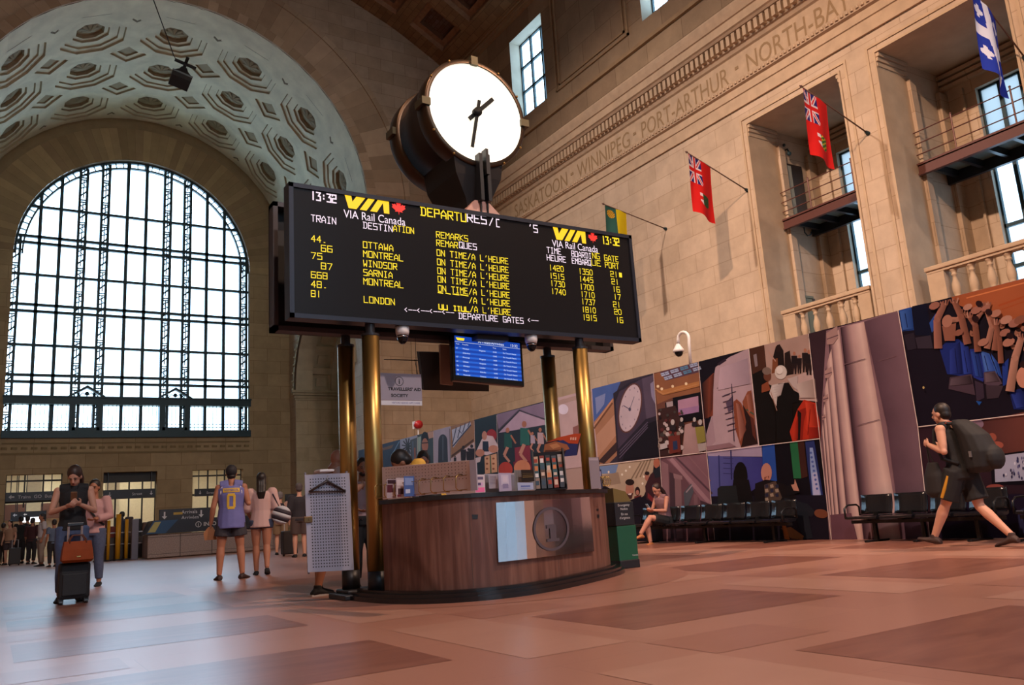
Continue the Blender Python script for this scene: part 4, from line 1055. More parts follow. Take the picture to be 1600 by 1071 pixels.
for i in range(28):
    u0, u1 = 2*PI*i/28, 2*PI*(i+1)/28; r0, r1 = .044, .050
    m.quad((cx_+r0*math.cos(u0), y, cz_+r0*math.sin(u0)), (cx_+r1*math.cos(u0), y, cz_+r1*math.sin(u0)), (cx_+r1*math.cos(u1), y, cz_+r1*math.sin(u1)), (cx_+r0*math.cos(u1), y, cz_+r0*math.sin(u1)))
lettering(m, 'i', (cx_, y, cz_-.028), (1, 0, 0), (0, 0, 1), height=.055, bold=.03, align='CENTER')
c0 = (SX0+SX1)/2
lettering(m, "TRAVELLERS' AID", (SX1-.012-.385, y, SZ1-.185), (1, 0, 0), (0, 0, 1), width=.385, height=.032, bold=.03); lettering(m, 'SOCIETY', (cx_, y, SZ1-.255), (1, 0, 0), (0, 0, 1), width=.20, height=.032, bold=.03, align='CENTER')
m.build('lettering', M('sign_ink', (.02, .02, .025), .6), sg)
m = MB(); lettering(m, 'VISITORS NEEDED APPLY HERE', (SX1-.36, 8.044, SZ1-.328), (1, 0, 0), (0, 0, 1), width=.33, height=.018); m.build('strip_lettering', M('blue_ink', (.08, .08, .3), .6), sg)
m = MB()
for x in (SX0+.05, SX1-.05): m.cyl(x, 8.057, SZ1, BZ0, .003, 6)
m.build('hanging_wires', BLACKM, sg)
# ================================================================ photo hoarding along the right side
XM = 11.35
def mp(px, py, d=0.0): return at(px, py, X=XM-d)
PRINT = attr_mat('printed_photo_panel', .5, .10, 0, .12)
GAIN = .72
def tc(c): 
    c = lin(c) if isinstance(c, str) else c
    return tuple(min(1, x*GAIN*k) for x, k in zip(c, (.94, 1.0, 1.14)))
hd = thing('photo_hoarding', (XM, 15, 0), 'long hoarding printed with photo collage panels along the right side of the hall', 'hoarding')
zt = mp(1285, 517).z
m = MB(); m.box(XM+.004, XM+.09, 3.2, 26.9, 0, zt+.0); m.build('backing', M('hoarding_board', lin('8d7a78'), .6), hd)
WL = M('white_panel_edge', lin('c9bcbc'), .6)
class Art:
    def __init__(s, name, label, base, outline):
        s.m = MB(); s.k = 0; s.name = name; s.label = label; s.out = outline; s.p(base, outline)
    def p(s, c, pts, dz=None):
        s.k += 1; s.m.col = tc(c); s.m.poly([mp(x, y, .002+s.k*.0003) for x, y in pts]); return s
    def grad(s, c0, c1, a, b, c_, d):
        """quad a b c d shaded from c0 (edge ad) to c1 (edge bc)"""
        s.k += 1; P = [mp(x, y, .002+s.k*.0003) for x, y in (a, b, c_, d)]; c0, c1 = tc(c0), tc(c1); s.m.col = (c0, c1, c1, c0); s.m.poly(P); return s
    def ell(s, c, x, y, rx, ry, rot=0, n=18):
        cr, sr = math.cos(R_(rot)), math.sin(R_(rot)); pts = []
        for i in range(n):
            u = 2*PI*i/n; ex, ey = rx*math.cos(u), ry*math.sin(u); pts.append((x+ex*cr-ey*sr, y+ex*sr+ey*cr))
        return s.p(c, pts)
    def line(s, c, a, b, w):
        dx, dy = b[0]-a[0], b[1]-a[1]; l = math.hypot(dx, dy) or 1; nx, ny = -dy/l*w/2, dx/l*w/2
        return s.p(c, [(a[0]+nx, a[1]+ny), (b[0]+nx, b[1]+ny), (b[0]-nx, b[1]-ny), (a[0]-nx, a[1]-ny)])
    def person(s, x, y, h, c1, c2, skin='b07860'):
        s.ell(skin, x, y-h*.9, h*.065, h*.08); s.p(c1, [(x-h*.13, y-h*.8), (x+h*.13, y-h*.8), (x+h*.12, y-h*.45), (x-h*.12, y-h*.45)]); s.p(c2, [(x-h*.12, y-h*.46), (x+h*.12, y-h*.46), (x+h*.09, y), (x+.02*h, y), (x, y-h*.3), (x-.03*h, y), (x-h*.09, y)]); return s
    def done(s):
        o = s.m.build('photo_panel', PRINT, hd); o['label'] = s.label; return o
def line_top(x): return 608-.2555*(x-925) if x > 890 else 616.9-.2655*(x-890)
def seam(x): return 727-.1195*(x-936)
def base(x): return 849.5-.0125*(x-983)

# choir with raised arms
a = Art('choir', 'photo panel of a blue-shirted choir with raised arms', '1a1522', [(1403, line_top(1403)), (1605, line_top(1605)), (1605, seam(1605)), (1434, seam(1434))])
a.p('a85c38', [(1486, line_top(1486)), (1605, line_top(1605)), (1605, 520), (1560, 497), (1500, 478)])
a.line('a8512c', (1560, 478), (1605, 462), 3); a.line('a8512c', (1565, 484), (1605, 470), 1.5); a.line('d98452', (1510, 466), (1605, 441), 2)
a.p('2a4f9c', [(1405, 485), (1424, 480), (1428, 516), (1409, 518)]); a.p('10142a', [(1425, 479), (1448, 474), (1456, 525), (1430, 524)]); a.p('3055a5', [(1452, 505), (1462, 490), (1466, 510), (1456, 520)])
a.p('1f2f78', [(1468, 545), (1480, 533), (1497, 530), (1513, 542), (1521, 585), (1518, 590), (1480, 585)]); a.p('24348a', [(1515, 546), (1530, 545), (1540, 585), (1536, 597), (1521, 590)])
a.p('3a60b0', [(1532, 548), (1546, 553), (1556, 580), (1538, 582)]); a.p('2a4a9e', [(1548, 552), (1560, 568), (1566, 592), (1557, 585)]); a.p('223c90', [(1566, 570), (1576, 560), (1574, 600), (1567, 604)])
a.p('1c2a6c', [(1577, 612), (1600, 606), (1605, 640), (1584, 640)])
for c, pts in (('4c3c48', [(1484, 590), (1518, 585), (1524, 618), (1482, 608)]), ('3c3040', [(1523, 595), (1536, 600), (1538, 622), (1526, 628)]), ('564654', [(1537, 582), (1556, 580), (1566, 600), (1552, 606), (1538, 600)]), ('40343e', [(1540, 602), (1568, 603), (1560, 622), (1542, 624)]),
               ('2c2632', [(1412, 524), (1428, 520), (1432, 545), (1418, 548)]), ('37303c', [(1430, 528), (1454, 524), (1458, 545), (1434, 545)]), ('2458a8', [(1525, 627), (1534, 628), (1530, 634)])): a.p(c, pts)
SK = ['a06c5c', '94604e', 'b07c68', '8a5846', 'b88874']
def arm(k, pts, w):
    n_ = len(pts)-1
    for i_, (p_, q_) in enumerate(zip(pts, pts[1:])):      # tapered, shaded on one side
        w0, w1 = w*(1-.28*i_/n_), w*(1-.28*(i_+1)/n_); dx, dy = q_[0]-p_[0], q_[1]-p_[1]; l = math.hypot(dx, dy); nx, ny = -dy/l/2, dx/l/2
        sh = tuple(x*.55 for x in lin(SK[k % 5])); hi = tuple(min(1, x*1.15) for x in lin(SK[k % 5]))
        A_, B_, C_, D_ = (p_[0]-nx*w0, p_[1]-ny*w0), (p_[0]+nx*w0, p_[1]+ny*w0), (q_[0]+nx*w1, q_[1]+ny*w1), (q_[0]-nx*w1, q_[1]-ny*w1)
        a.grad(hi, sh, A_, B_, C_, D_)
    for p_ in pts[1:-1]: a.ell(tuple(x*.9 for x in lin(SK[k % 5])), *p_, w*.36, w*.36, n=10)
    x_, y_ = pts[-1]
    for j_ in range(4):
        fx, fy = x_-7+j_*4.4, y_-7+abs(j_-1.5); fy = max(fy, line_top(fx)+2.5); a.line(SK[(k+j_) % 5], (x_-4+j_*2.6, max(y_+3, line_top(x_)+4)), (fx, fy), 2.2)
# folds and lights on the shirts
for (c0, c1, q4) in (('2c3e96', '141c50', [(1484, 548), (1500, 534), (1504, 584), (1484, 585)]), ('3048a8', '1a2668', [(1500, 534), (1513, 545), (1520, 584), (1506, 585)]), ('4c74c4', '28489c', [(1533, 550), (1545, 555), (1555, 580), (1540, 581)]), ('2e4ea4', '16245c', [(1517, 550), (1529, 548), (1537, 590), (1524, 588)]),
                     ('3c68bc', '1c3a8c', [(1549, 555), (1558, 568), (1564, 590), (1556, 583)]), ('4068b4', '224488', [(1406, 487), (1423, 483), (1427, 514), (1411, 516)]), ('64545e', '2c222a', [(1486, 592), (1516, 587), (1520, 600), (1484, 603)]), ('6c5c66', '382c34', [(1539, 584), (1554, 582), (1562, 596), (1540, 598)]), ('30449c', '16205c', [(1580, 616), (1600, 612), (1604, 636), (1588, 638)])):
    a.grad(c0, c1, *q4)
for x0, y0, x1, y1 in ((1492, 545, 1496, 582), (1506, 548, 1512, 582), (1538, 556, 1544, 579), (1524, 556, 1530, 588), (1552, 565, 1560, 588), (1414, 490, 1418, 512)): a.line('141a48', (x0, y0), (x1, y1), 1.0)
for x, y in ((1590, 520), (1600, 512), (1584, 540), (1604, 545), (1566, 508), (1520, 520), (1550, 500)):
    a.ell('9c6a56', x, y, 5, 6.5, 20, 10); a.ell('2a1614', x+1, y-4.5, 5, 3.2, 20, 9); a.line('5c342c', (x-2, y+2.4), (x+2, y+2), .9)
arm(0, [(1466, 545), (1464, 500), (1476, 474)], 13); arm(2, [(1484, 500), (1496, 500), (1506, 490)], 9); a.p(SK[1], [(1472, 510), (1494, 505), (1492, 533), (1476, 533)]); a.ell(SK[2], 1480, 502, 8, 10, 20)
arm(1, [(1512, 538), (1502, 495), (1491, 471)], 12); arm(3, [(1528, 550), (1524, 508), (1514, 494)], 11); arm(0, [(1520, 508), (1532, 490), (1542, 478)], 8); arm(2, [(1542, 545), (1550, 510), (1540, 480)], 10)
arm(1, [(1554, 548), (1558, 515), (1548, 492)], 10); arm(3, [(1564, 568), (1562, 530), (1556, 505)], 9); arm(4, [(1578, 612), (1586, 560), (1596, 528)], 14)
for x, y, r in ((1460, 478, 7), (1525, 485, 7), (1540, 482, 6), (1556, 490, 7), (1572, 500, 8), (1585, 505, 8), (1512, 480, 6), (1576, 535, 8), (1570, 520, 7), (1594, 500, 8), (1536, 535, 7), (1498, 520, 6)): a.ell(SK[(x*7) % 5], x, y, r*1.3, r*.8, -25, 10)
for x, y in ((1530, 475), (1545, 488), (1578, 525), (1524, 498)): a.ell('281418', x, y, 6, 5, 30, 9)
a.ell('cc9078', 1600, 590, 12, 17); a.ell('2c1a1c', 1604, 570, 11, 6); a.ell('c8b070', 1443, 606, 1.6, 2)
a.done()
# columns
a = Art('columns', 'tall photo panel of a row of pale stone columns', '3a2830', [(1263, line_top(1263)), (1403, line_top(1403)), (1434, seam(1434)), (1453, base(1453)), (1299, base(1299)), (1281, seam(1281))])
a.p('8d6e76', [(1291, 517), (1403, line_top(1403)), (1434, seam(1434)), (1448, 780), (1440, base(1440)), (1296, base(1296)), (1283, 700), (1284, 640)])
cols = [((1313, 512), (1350, 503), (1408, 845), (1350, 845)), ((1294, 530), (1311, 515), (1349, 845), (1326, 845)), ((1289, 580), (1299, 545), (1327, 845), (1315, 845)), ((1286, 620), (1293, 590), (1314, 845), (1307, 845)), ((1285, 650), (1289, 630), (1307, 845), (1302, 845)), ((1284, 680), (1286, 660), (1302, 845), (1298, 845))]
for k, (p0, p1, p2, p3) in enumerate(cols):
    def mix(u, v, t): return (u[0]+(v[0]-u[0])*t, u[1]+(v[1]-u[1])*t)
    ts = [0, .18, .45, .8, 1.0]; cc = ['2c1c26', '745860', 'c0a09c', 'e0c2b8', 'c4a49c']
    for i in range(4): a.grad(cc[i], cc[i+1], mix(p0, p1, ts[i]), mix(p0, p1, ts[i+1]), mix(p3, p2, ts[i+1]), mix(p3, p2, ts[i]))
a.grad('5c4450', '7e626c', (1350, 503), (1403, line_top(1403)), (1434, 667), (1386, 667)); a.grad('5e4652', '7a606a', (1386, 667), (1434, 667), (1452, 842), (1409, 845))
for x, y, w in ((1300, 524, 16), (1294, 582, 10), (1290, 622, 7), (1287, 652, 5)): a.p('b08e88', [(x-w*.55, y-w*.2), (x+w*.5, y-w*.9), (x+w*.6, y+w*.2), (x+w*.1, y+w*.9), (x-w*.5, y+w*.9)]); a.line('6a4e56', (x-w*.5, y+w*.4), (x+w*.6, y+w*.0), 1.6)
for x0, x1, y in ((1318, 1352, 570), (1372, 1402, 565), (1340, 1374, 665)): a.line('7c5e66', (x0, y), (x1, y-9), 1)
a.p('6e4c58', [(1297, 805), (1330, 802), (1340, base(1340)), (1300, base(1300))])
a.done()
# orchestra
a = Art('orchestra', 'photo panel of musicians with a white-haired player and a red jacket', '18120f', [(1170, line_top(1170)), (1263, line_top(1263)), (1281, seam(1281)), (1186, seam(1186))])
a.p('b09488', [(1194, line_top(1194)), (1262, line_top(1262)), (1276, 625), (1240, 620), (1200, 600)]); a.p('c4aaa4', [(1238, 590), (1270, 578), (1277, 628), (1245, 625)]); a.p('4a2c20', [(1171, line_top(1171)), (1194, line_top(1194)), (1197, 575), (1176, 585)]); a.p('8a7c80', [(1177, 555), (1182, 553), (1184, 572), (1180, 574)])
a.p('201614', [(1212, 542), (1218, 538), (1224, 548), (1226, 575), (1212, 578), (1208, 558)]); a.ell('2a1a18', 1216, 545, 4, 6); a.p('7c4a30', [(1207, 562), (1215, 560), (1216, 582), (1206, 584)]); a.line('b89080', (1201, 550), (1212, 565), 1.5)
a.p('281c1a', [(1226, 552), (1234, 548), (1239, 585), (1226, 588)])
for x, y, h in ((1241, 585, 36), (1249, 584, 30), (1258, 582, 38), (1264, 586, 40)): a.person(x, y, h, '221a1c', '2a1e1e')
a.ell('6a4030', 1199, 588, 6, 8); a.ell('7c6a60', 1198, 580, 7, 6); a.ell('d4ccc4', 1220, 582, 9.5, 11); a.p('8a4a30', [(1190, 602), (1200, 596), (1204, 610), (1190, 614)])
a.p('cfc4be', [(1206, 602), (1226, 598), (1216, 640), (1202, 615)]); a.p('beb0ac', [(1230, 592), (1246, 588), (1246, 610), (1240, 606)])
a.p('14100f', [(1216, 600), (1232, 598), (1240, 610), (1249, 615), (1248, 628), (1238, 630), (1240, 690), (1214, 690), (1212, 650)]); a.p('161110', [(1183, 615), (1202, 616), (1212, 650), (1212, 692), (1187, 694)]); a.line('a88070', (1204, 612), (1214, 642), 1.2)
a.p('b83420', [(1246, 640), (1256, 625), (1274, 630), (1281, 660), (1282, 684), (1238, 690), (1234, 675)]); a.p('8c2418', [(1247, 642), (1262, 636), (1256, 660), (1254, 688), (1244, 689)]); a.p('c83c26', [(1262, 640), (1275, 634), (1281, 670), (1266, 680), (1258, 670)]); a.p('1a1210', [(1246, 640), (1252, 646), (1250, 688), (1246, 688)])
a.grad('d84a30', '8c2418', (1258, 628), (1272, 632), (1278, 668), (1262, 664)); a.grad('c03a24', '7c1c14', (1240, 672), (1247, 650), (1247, 686), (1239, 688)); a.grad('a42c1c', '6c1812', (1262, 668), (1280, 668), (1281, 684), (1264, 686))
a.line('7c1c14', (1266, 640), (1262, 680), 1.2); a.grad('d8d0cc', 'a89c98', (1207, 603), (1225, 599), (1220, 618), (1210, 620)); a.grad('c8b8b0', '9c8880', (1244, 600), (1273, 592), (1276, 622), (1250, 622))
for k in range(5): a.line('b8aca8', (1208+k*.6, 606+k*4), (1222-k*1.2, 603+k*4), .6)
a.ell('e8e0d8', 1218, 579, 5, 6)
a.done()
# score
a = Art('score', 'photo panel of fingers over a sheet of music', 'b49ca4', [(1091, line_top(1091)), (1170, line_top(1170)), (1186, seam(1186)), (1104, seam(1104))])
a.p('16101a', [(1091, line_top(1091)), (1166, line_top(1166)), (1140, 558), (1118, 574), (1116, 585), (1112, 650), (1103, 680)]); a.grad('2c1a1c', '84432e', (1097, 600), (1115, 583), (1114, 650), (1100, 655)); a.grad('7c3f2c', '4a2420', (1108, 592), (1116, 583), (1113, 640), (1106, 655))
a.p('a88e98', [(1103, 682), (1113, 650), (1118, 690), (1106, 703)]); a.line('302430', (1122, 570), (1134, 562), 4)
for k in range(7): a.line('4a3c50', (1128+k*1.5, 620+k*9), (1140+k*1.8, 616+k*9), 1.2)
a.line('3c3044', (1143, 600), (1147, 690), 1.2); a.line('3c3044', (1132, 618), (1150, 612), 1); a.p('5a4a60', [(1134, 630), (1145, 618), (1146, 640), (1138, 644)]); a.line('54445a', (1120, 607), (1152, 600), .8)
a.p('884a34', [(1146, 628), (1151, 624), (1158, 630), (1164, 645), (1168, 668), (1172, 695), (1158, 700), (1148, 668)]); a.p('8c5038', [(1160, 628), (1168, 612), (1174, 610), (1178, 640), (1180, 665), (1164, 648)]); a.p('2a1a18', [(1160, 632), (1165, 640), (1180, 665), (1184, 694), (1158, 699), (1166, 660)]); a.p('5c2e24', [(1172, 650), (1178, 655), (1182, 690), (1176, 680)]); a.line('3a5a48', (1166, 640), (1178, 648), 2)
a.grad('c0a8b4', 'a08c98', (1125, 575), (1168, 560), (1172, 600), (1122, 610)); a.grad('a87060', '6c3c30', (1150, 630), (1156, 632), (1166, 672), (1156, 690)); a.grad('a86c58', '70402f', (1166, 618), (1174, 614), (1177, 640), (1170, 645))
for k in range(7): a.line('4a3c50', (1128+k*1.5, 620+k*9), (1140+k*1.8, 616+k*9), 1.2)
a.line('3c3044', (1143, 600), (1147, 690), 1.2)
a.p('907078', [(1104, 698), (1140, 692), (1150, 698), (1104, 705)])
a.done()
# cinema in the hall
a = Art('cinema', 'photo panel of an audience facing a projection screen', '6a4438', [(1021, line_top(1021)), (1091, line_top(1091)), (1104, seam(1104)), (1031, seam(1031))])
a.p('8c5c40', [(1021, 585), (1091, line_top(1091)), (1094, 615), (1050, 622), (1027, 632)]); a.p('5c4250', [(1031, 582), (1091, line_top(1091)), (1092, 582), (1042, 595)])
for r in range(2):
    for c_ in range(4):
        x, y = 1032+c_*15+r*5, 584-c_*4.6+r*6; a.p('a8b8d4' if c_ != 2 else '5888a8', [(x, y), (x+12, y-3.6), (x+14, y+1), (x+2, y+4.6)]); a.line('5c5468', (x+6, y-1.5), (x+8, y+2.5), .8); a.line('5c5468', (x+1, y+2), (x+13, y-1.4), .8)
a.p('b07848', [(1026, 612), (1092, 596), (1093, 604), (1036, 618)]); 
for x, y in ((1028, 604), (1034, 608), (1051, 604), (1072, 600)): a.ell('f0d8b0', x, y, 2.2, 2.4, n=8)
a.line('c08a58', (1024, 608), (1036, 616), 1.5); a.line('c08a58', (1036, 616), (1092, 600), 1.2)
a.p('140e14', [(1051, 622), (1094, 613), (1099, 655), (1056, 662)]); a.p('b088a0', [(1059, 626), (1091, 619), (1092, 644), (1060, 650)]); a.p('9c78a0', [(1060, 640), (1092, 634), (1092, 644), (1060, 650)]); a.p('1a1218', [(1039, 630), (1052, 626), (1055, 660), (1042, 664)]); a.p('a89a9c', [(1041, 629), (1051, 627), (1052, 637), (1042, 638)])
a.p('a88a88', [(1070, 664), (1084, 660), (1098, 708), (1066, 712)]); a.p('3c2624', [(1028, 640), (1055, 634), (1068, 668), (1064, 712), (1031, 713)])
rnd = random.Random(3)
for k in range(46):
    x, y = 1030+rnd.random()*36, 640+rnd.random()*66; a.ell(rnd.choice(['b0a0a0', '7c3a34', '8a7a70', '221a1e', 'c0b0ae', '5a2c2c', '45403c']), x, y, 1.8+(y-640)*.035, 2+(y-640)*.035, n=7)
for x, y, r in ((1051, 660, 5), (1065, 656, 4), (1085, 656, 4), (1094, 660, 5)): a.ell('b8b0ac', x, y, r*.6, r*.9); a.p('2c2426', [(x-r, y+r), (x+r, y+r), (x+r, y+r*2.6), (x-r, y+r*2.6)])
a.p('6c3028', [(1044, 682), (1062, 680), (1064, 706), (1046, 710)]); a.p('2c3858', [(1051, 690), (1058, 689), (1059, 702), (1052, 704)]); a.p('8c8440', [(1086, 668), (1100, 666), (1103, 690), (1090, 694)]); a.p('a89c98', [(1090, 694), (1102, 692), (1103, 704), (1092, 706)]); a.p('b8b0b0', [(1031, 695), (1042, 692), (1043, 700), (1032, 703)])
a.done()
# tower clock
a = Art('clock', 'photo panel of a street clock against a blue sky', '38303c', [(925, line_top(925)), (1021, line_top(1021)), (1031, seam(1031)), (936, seam(936))])
a.p('48609c', [(925, 608), (970, line_top(970)), (958, 625), (928, 663)]); a.p('7c88b4', [(930, 622), (946, 615), (944, 632), (932, 648)]); a.p('a07458', [(928, 660), (958, 622), (963, 640), (964, 712), (952, 724), (937, 726), (932, 690)]); a.line('6a4632', (928, 670), (957, 630), 2.4); a.line('c49070', (929, 664), (957, 625), 1.4)
a.p('b48a70', [(932, 680), (960, 648), (963, 680), (934, 716)]); a.p('3c2c2c', [(934, 722), (964, 690), (965, 704), (944, 725)])
a.p('2c2632', [(958, 615), (985, 597), (1021, 585), (1031, 714), (965, 722)]); a.p('44394a', [(962, 628), (968, 612), (1003, 592), (1010, 654), (966, 702)]); a.p('564a5c', [(1003, 592), (1021, 586), (1026, 650), (1010, 655)])
a.ell('5c3c38', 984.5, 638, 17.5, 40, 12, 28); a.ell('c0b0b8', 984.5, 638, 15.5, 37.5, 12, 28); a.line('4c4860', (984, 640), (974, 634), 1.2); a.line('6a6478', (984, 640), (991, 620), .9); a.ell('4c4860', 984, 640, 2, 3)
for k in range(12):
    u = PI/6*k; a.ell('8a7c8c', 984.5+12.4*math.cos(u)*.98-32*math.sin(u)*.21, 638+12.4*math.cos(u)*.21+32*math.sin(u)*.98, .8, 1.6, n=6)
a.p('8a84a0', [(1016, 600), (1021, 596), (1024, 632), (1018, 620)]); a.p('1c1820', [(1000, 668), (1028, 656), (1031, 713), (972, 720), (980, 700)])
for k in range(3): a.line('5a5064', (968, 706+k*5), (1012, 660+k*4), 1.6)
a.done()
# pale interior behind the brass columns, then tent stage, cook, windows, arch, portrait, palms, dusk
a = Art('pale', 'pale pink photo panel between two brass columns', 'b8a0a0', [(850, line_top(850)), (925, line_top(925)), (936, seam(936)), (858, seam(858))]); a.ell('d8d0e0', 880, 640, 8, 8); a.p('a89088', [(850, 632), (925, 612), (925, 618), (850, 640)]); a.p('8a5c58', [(895, 668), (905, 664), (906, 690), (896, 690)]); a.done()
a = Art('stage', 'photo panel of dancers on a stage under a tent', '27303a', [(776, line_top(776)), (850, line_top(850)), (858, seam(858)), (868, 760), (779, 760)])
a.p('7c6c84', [(776, 648), (850, 629), (853, 655), (812, 641), (779, 672)]); a.p('a894a8', [(779, 677), (812, 643), (851, 657), (852, 664)]); a.line('4c4454', (779, 672), (812, 640), 1.6); a.line('4c4454', (812, 641), (853, 657), 1.6)
a.p('7a3040', [(804, 700), (828, 696), (830, 732), (806, 735)]); a.p('6a2838', [(802, 722), (830, 720), (832, 740), (804, 742)])
def dancer(x, y, s_, c, leg='b08070'):
    a.ell('a06c58', x, y-s_*.95, s_*.06, s_*.08); a.p(c, [(x-s_*.1, y-s_*.86), (x+s_*.12, y-s_*.84), (x+s_*.14, y-s_*.42), (x-s_*.1, y-s_*.42)]); a.line(leg, (x, y-s_*.44), (x-s_*.1, y-s_*.2), s_*.09); a.line(leg, (x-s_*.1, y-s_*.2), (x+s_*.06, y), s_*.07); a.line('a06c58', (x+s_*.1, y-s_*.8), (x+s_*.25, y-s_*.55), s_*.05)
dancer(793, 722, 52, '24504c'); dancer(819, 722, 62, '2c625c'); dancer(832, 706, 30, 'a094a4'); dancer(844, 712, 42, 'b09aa0')
a.ell('a84038', 790, 734, 11, 12); a.ell('c08060', 816, 732, 13, 13); a.p('c4b4b4', [(780, 742), (866, 732), (868, 736), (780, 747)]); a.p('8a8084', [(779, 747), (868, 737), (868, 760), (779, 760)])
a.done()
a = Art('cook', 'photo panel of a cook in white behind stacked buns', '24303a', [(741, line_top(741)), (776, line_top(776)), (779, 760), (743, 760)])
a.ell('8c2c34', 768, 681, 8, 10); a.p('c4b6bc', [(744, 706), (752, 688), (758, 680), (770, 682), (778, 696), (778, 706), (760, 712)]); a.ell('b08070', 757, 681, 4, 7); a.p('243044', [(754, 690), (763, 690), (764, 706), (754, 706)]); a.ell('b07c68', 750, 708, 7, 6); a.ell('b88470', 771, 702, 8, 6); a.p('c09878', [(757, 714), (776, 709), (777, 738), (758, 741)]); a.line('40604c', (766, 712), (767, 740), 2)
for k in range(6): a.ell('7c4c38', 761+(k % 2)*10, 717+(k//2)*8, 2, 1.6, n=7)
a.p('c0b4b8', [(743, 716), (752, 714), (750, 722), (744, 724)]); a.done()
a = Art('windows', 'photo panel of a glazed hall roof above silhouetted people', '8c6c54', [(704, line_top(704)), (741, line_top(741)), (743, 760), (705, 760)])
a.p('a8b0c4', [(706, 672), (735, 660), (736, 664), (708, 700)])
for k in range(4): a.line('38445c', (707+k*8, 694-k*9), (713+k*7, 668-k*3), 1.4)
a.line('38445c', (707, 698), (736, 664), 2); a.line('38445c', (716, 672), (722, 678), 1); a.p('4a3830', [(705, 712), (740, 686), (740, 690), (705, 716)]); a.p('b8a8ac', [(705, 717), (741, 691), (743, 760), (705, 760)])
for x, y, h in ((711, 728, 16), (724, 730, 34), (732, 728, 28), (737, 730, 36)): a.person(x, y, h, '28262e', '28262e', '28262e')
a.done()
a = Art('arch', 'photo panel of a tall arched station window', '9894a4', [(677, line_top(677)), (704, line_top(704)), (705, 760), (678, 760)]); a.ell('343c48', 692, 690, 7, 11); a.p('343c48', [(685, 690), (699, 690), (701, 760), (684, 760)]); a.line('6c6670', (703, 670), (704, 720), 2); a.line('5c6472', (692, 682), (692, 720), 1); a.done()
a = Art('portrait', 'photo panel of a bearded man in a dark knit cap', '3c4c54', [(652, line_top(652)), (677, line_top(677)), (678, 760), (652, 760)]); a.p('88a098', [(652, 684), (658, 682), (656, 725), (652, 728)]); a.ell('1c2028', 664, 684, 5.5, 9); a.ell('9c6c5c', 664, 696, 5, 11); a.p('3c2828', [(660, 704), (668, 704), (667, 716), (661, 716)]); a.line('20242c', (659, 693), (669, 692), 1.4); a.p('b09080', [(668, 676), (677, 674), (677, 684), (670, 686)]); a.p('282c34', [(656, 714), (672, 712), (676, 760), (654, 760)]); a.done()
a = Art('palms', 'photo panel of dark palms against a pale sky', '8c94a8', [(625, line_top(625)), (652, line_top(652)), (652, 760), (625, 760)])
for k in range(12): a.line('39424c', (637, 698), (637+9*math.cos(k*.55), 698+13*math.sin(k*.55)), 2)
a.line('343c44', (637, 698), (639, 760), 3); a.p('4a545c', [(641, 688), (652, 684), (652, 760), (644, 760)]); a.line('8a5c50', (648, 700), (649, 730), 2.4); a.line('56687c', (645, 690), (646, 725), 2); a.done()
a = Art('dusk', 'dark blue photo panel at the far end of the hoarding', '34465c', [(560, line_top(560)), (625, line_top(625)), (625, 760), (560, 760)]); a.p('6c5a50', [(590, 703), (615, 695), (612, 701), (592, 706)]); a.line('6484a0', (612, 712), (624, 690), 1.5); a.done()
# lower row
a = Art('phone', 'photo panel of hands holding up a phone', '33202a', [(1434, seam(1434)), (1605, seam(1605)), (1605, base(1605)), (1453, base(1453))])
a.grad('4a2c30', '6e4038', (1510, 664), (1605, 643), (1605, 710), (1520, 720)); a.ell('8c7488', 1527, 663, 10, 8); a.ell('94788c', 1534, 684, 9, 12); a.ell('a05848', 1550, 684, 7, 7); a.ell('a85c4c', 1558, 696, 10, 6)
a.p('14101a', [(1547, 712), (1605, 704), (1605, 758), (1550, 758)]); a.p('b0b4cc', [(1553, 714), (1605, 707), (1605, 751), (1555, 754)])
rnd = random.Random(9)
for k in range(30): a.ell(rnd.choice(['40406c', '6c6c98', '8c90b4', 'd8dcec', '2c2c50']), 1560+rnd.random()*42, 716+rnd.random()*32, 1.4, 2.8, n=6)
a.ell('9c5048', 1555, 762, 14, 5); a.ell('7c5060', 1566, 775, 6, 14, 20); a.p('20182c', [(1456, 775), (1605, 772), (1605, base(1605)), (1458, base(1458))]); a.p('2a2c4c', [(1590, 800), (1605, 790), (1605, 830), (1592, 838)])
a.done()
a = Art('talk', 'photo panel of two seated people on a blue-lit talk stage', '120e16', [(1104, seam(1104)), (1281, seam(1281)), (1299, base(1299)), (1117, base(1117))])
a.p('a496b0', [(1105, 707), (1190, 697), (1191, 714), (1106, 713)]); a.grad('585c98', '4a4c90', (1106, 713), (1160, 714), (1160, 778), (1111, 776)); a.grad('44468c', '3c3c84', (1160, 714), (1191, 715), (1192, 755), (1160, 778)); a.p('2a50a4', [(1191, 696), (1210, 694), (1214, 752), (1192, 753)])
a.line('2c2c60', (1142, 704), (1143, 750), 2); 
for k in range(4): a.line('38386c', (1130, 716+k*8), (1146, 717+k*8), 1)
a.p('34386e', [(1122, 712), (1124, 712), (1126, 776), (1124, 776)])
a.p('286c44', [(1234, 691), (1246, 690), (1252, 748), (1240, 748)]); a.p('40241e', [(1246, 690), (1256, 689), (1262, 745), (1252, 748)])
a.p('2c3870', [(1258, 690), (1272, 688), (1286, 774), (1268, 775), (1262, 730)]); a.p('90a8d8', [(1265, 700), (1270, 700), (1283, 774), (1270, 775), (1266, 730)]); a.p('b8bce0', [(1269, 740), (1276, 738), (1281, 774), (1271, 775)])
for k in range(9): a.ell('5068b0', 1267+k*1.2, 708+k*7, 2, 2, n=6)
a.p('1c1824', [(1111, 776), (1290, 774), (1296, base(1296)), (1116, base(1116))])
a.ell('15100f', 1157, 745, 11, 23); a.p('161112', [(1146, 750), (1170, 750), (1178, 790), (1140, 792)]); a.p('242628', [(1121, 764), (1126, 760), (1150, 759), (1156, 800), (1122, 800)])
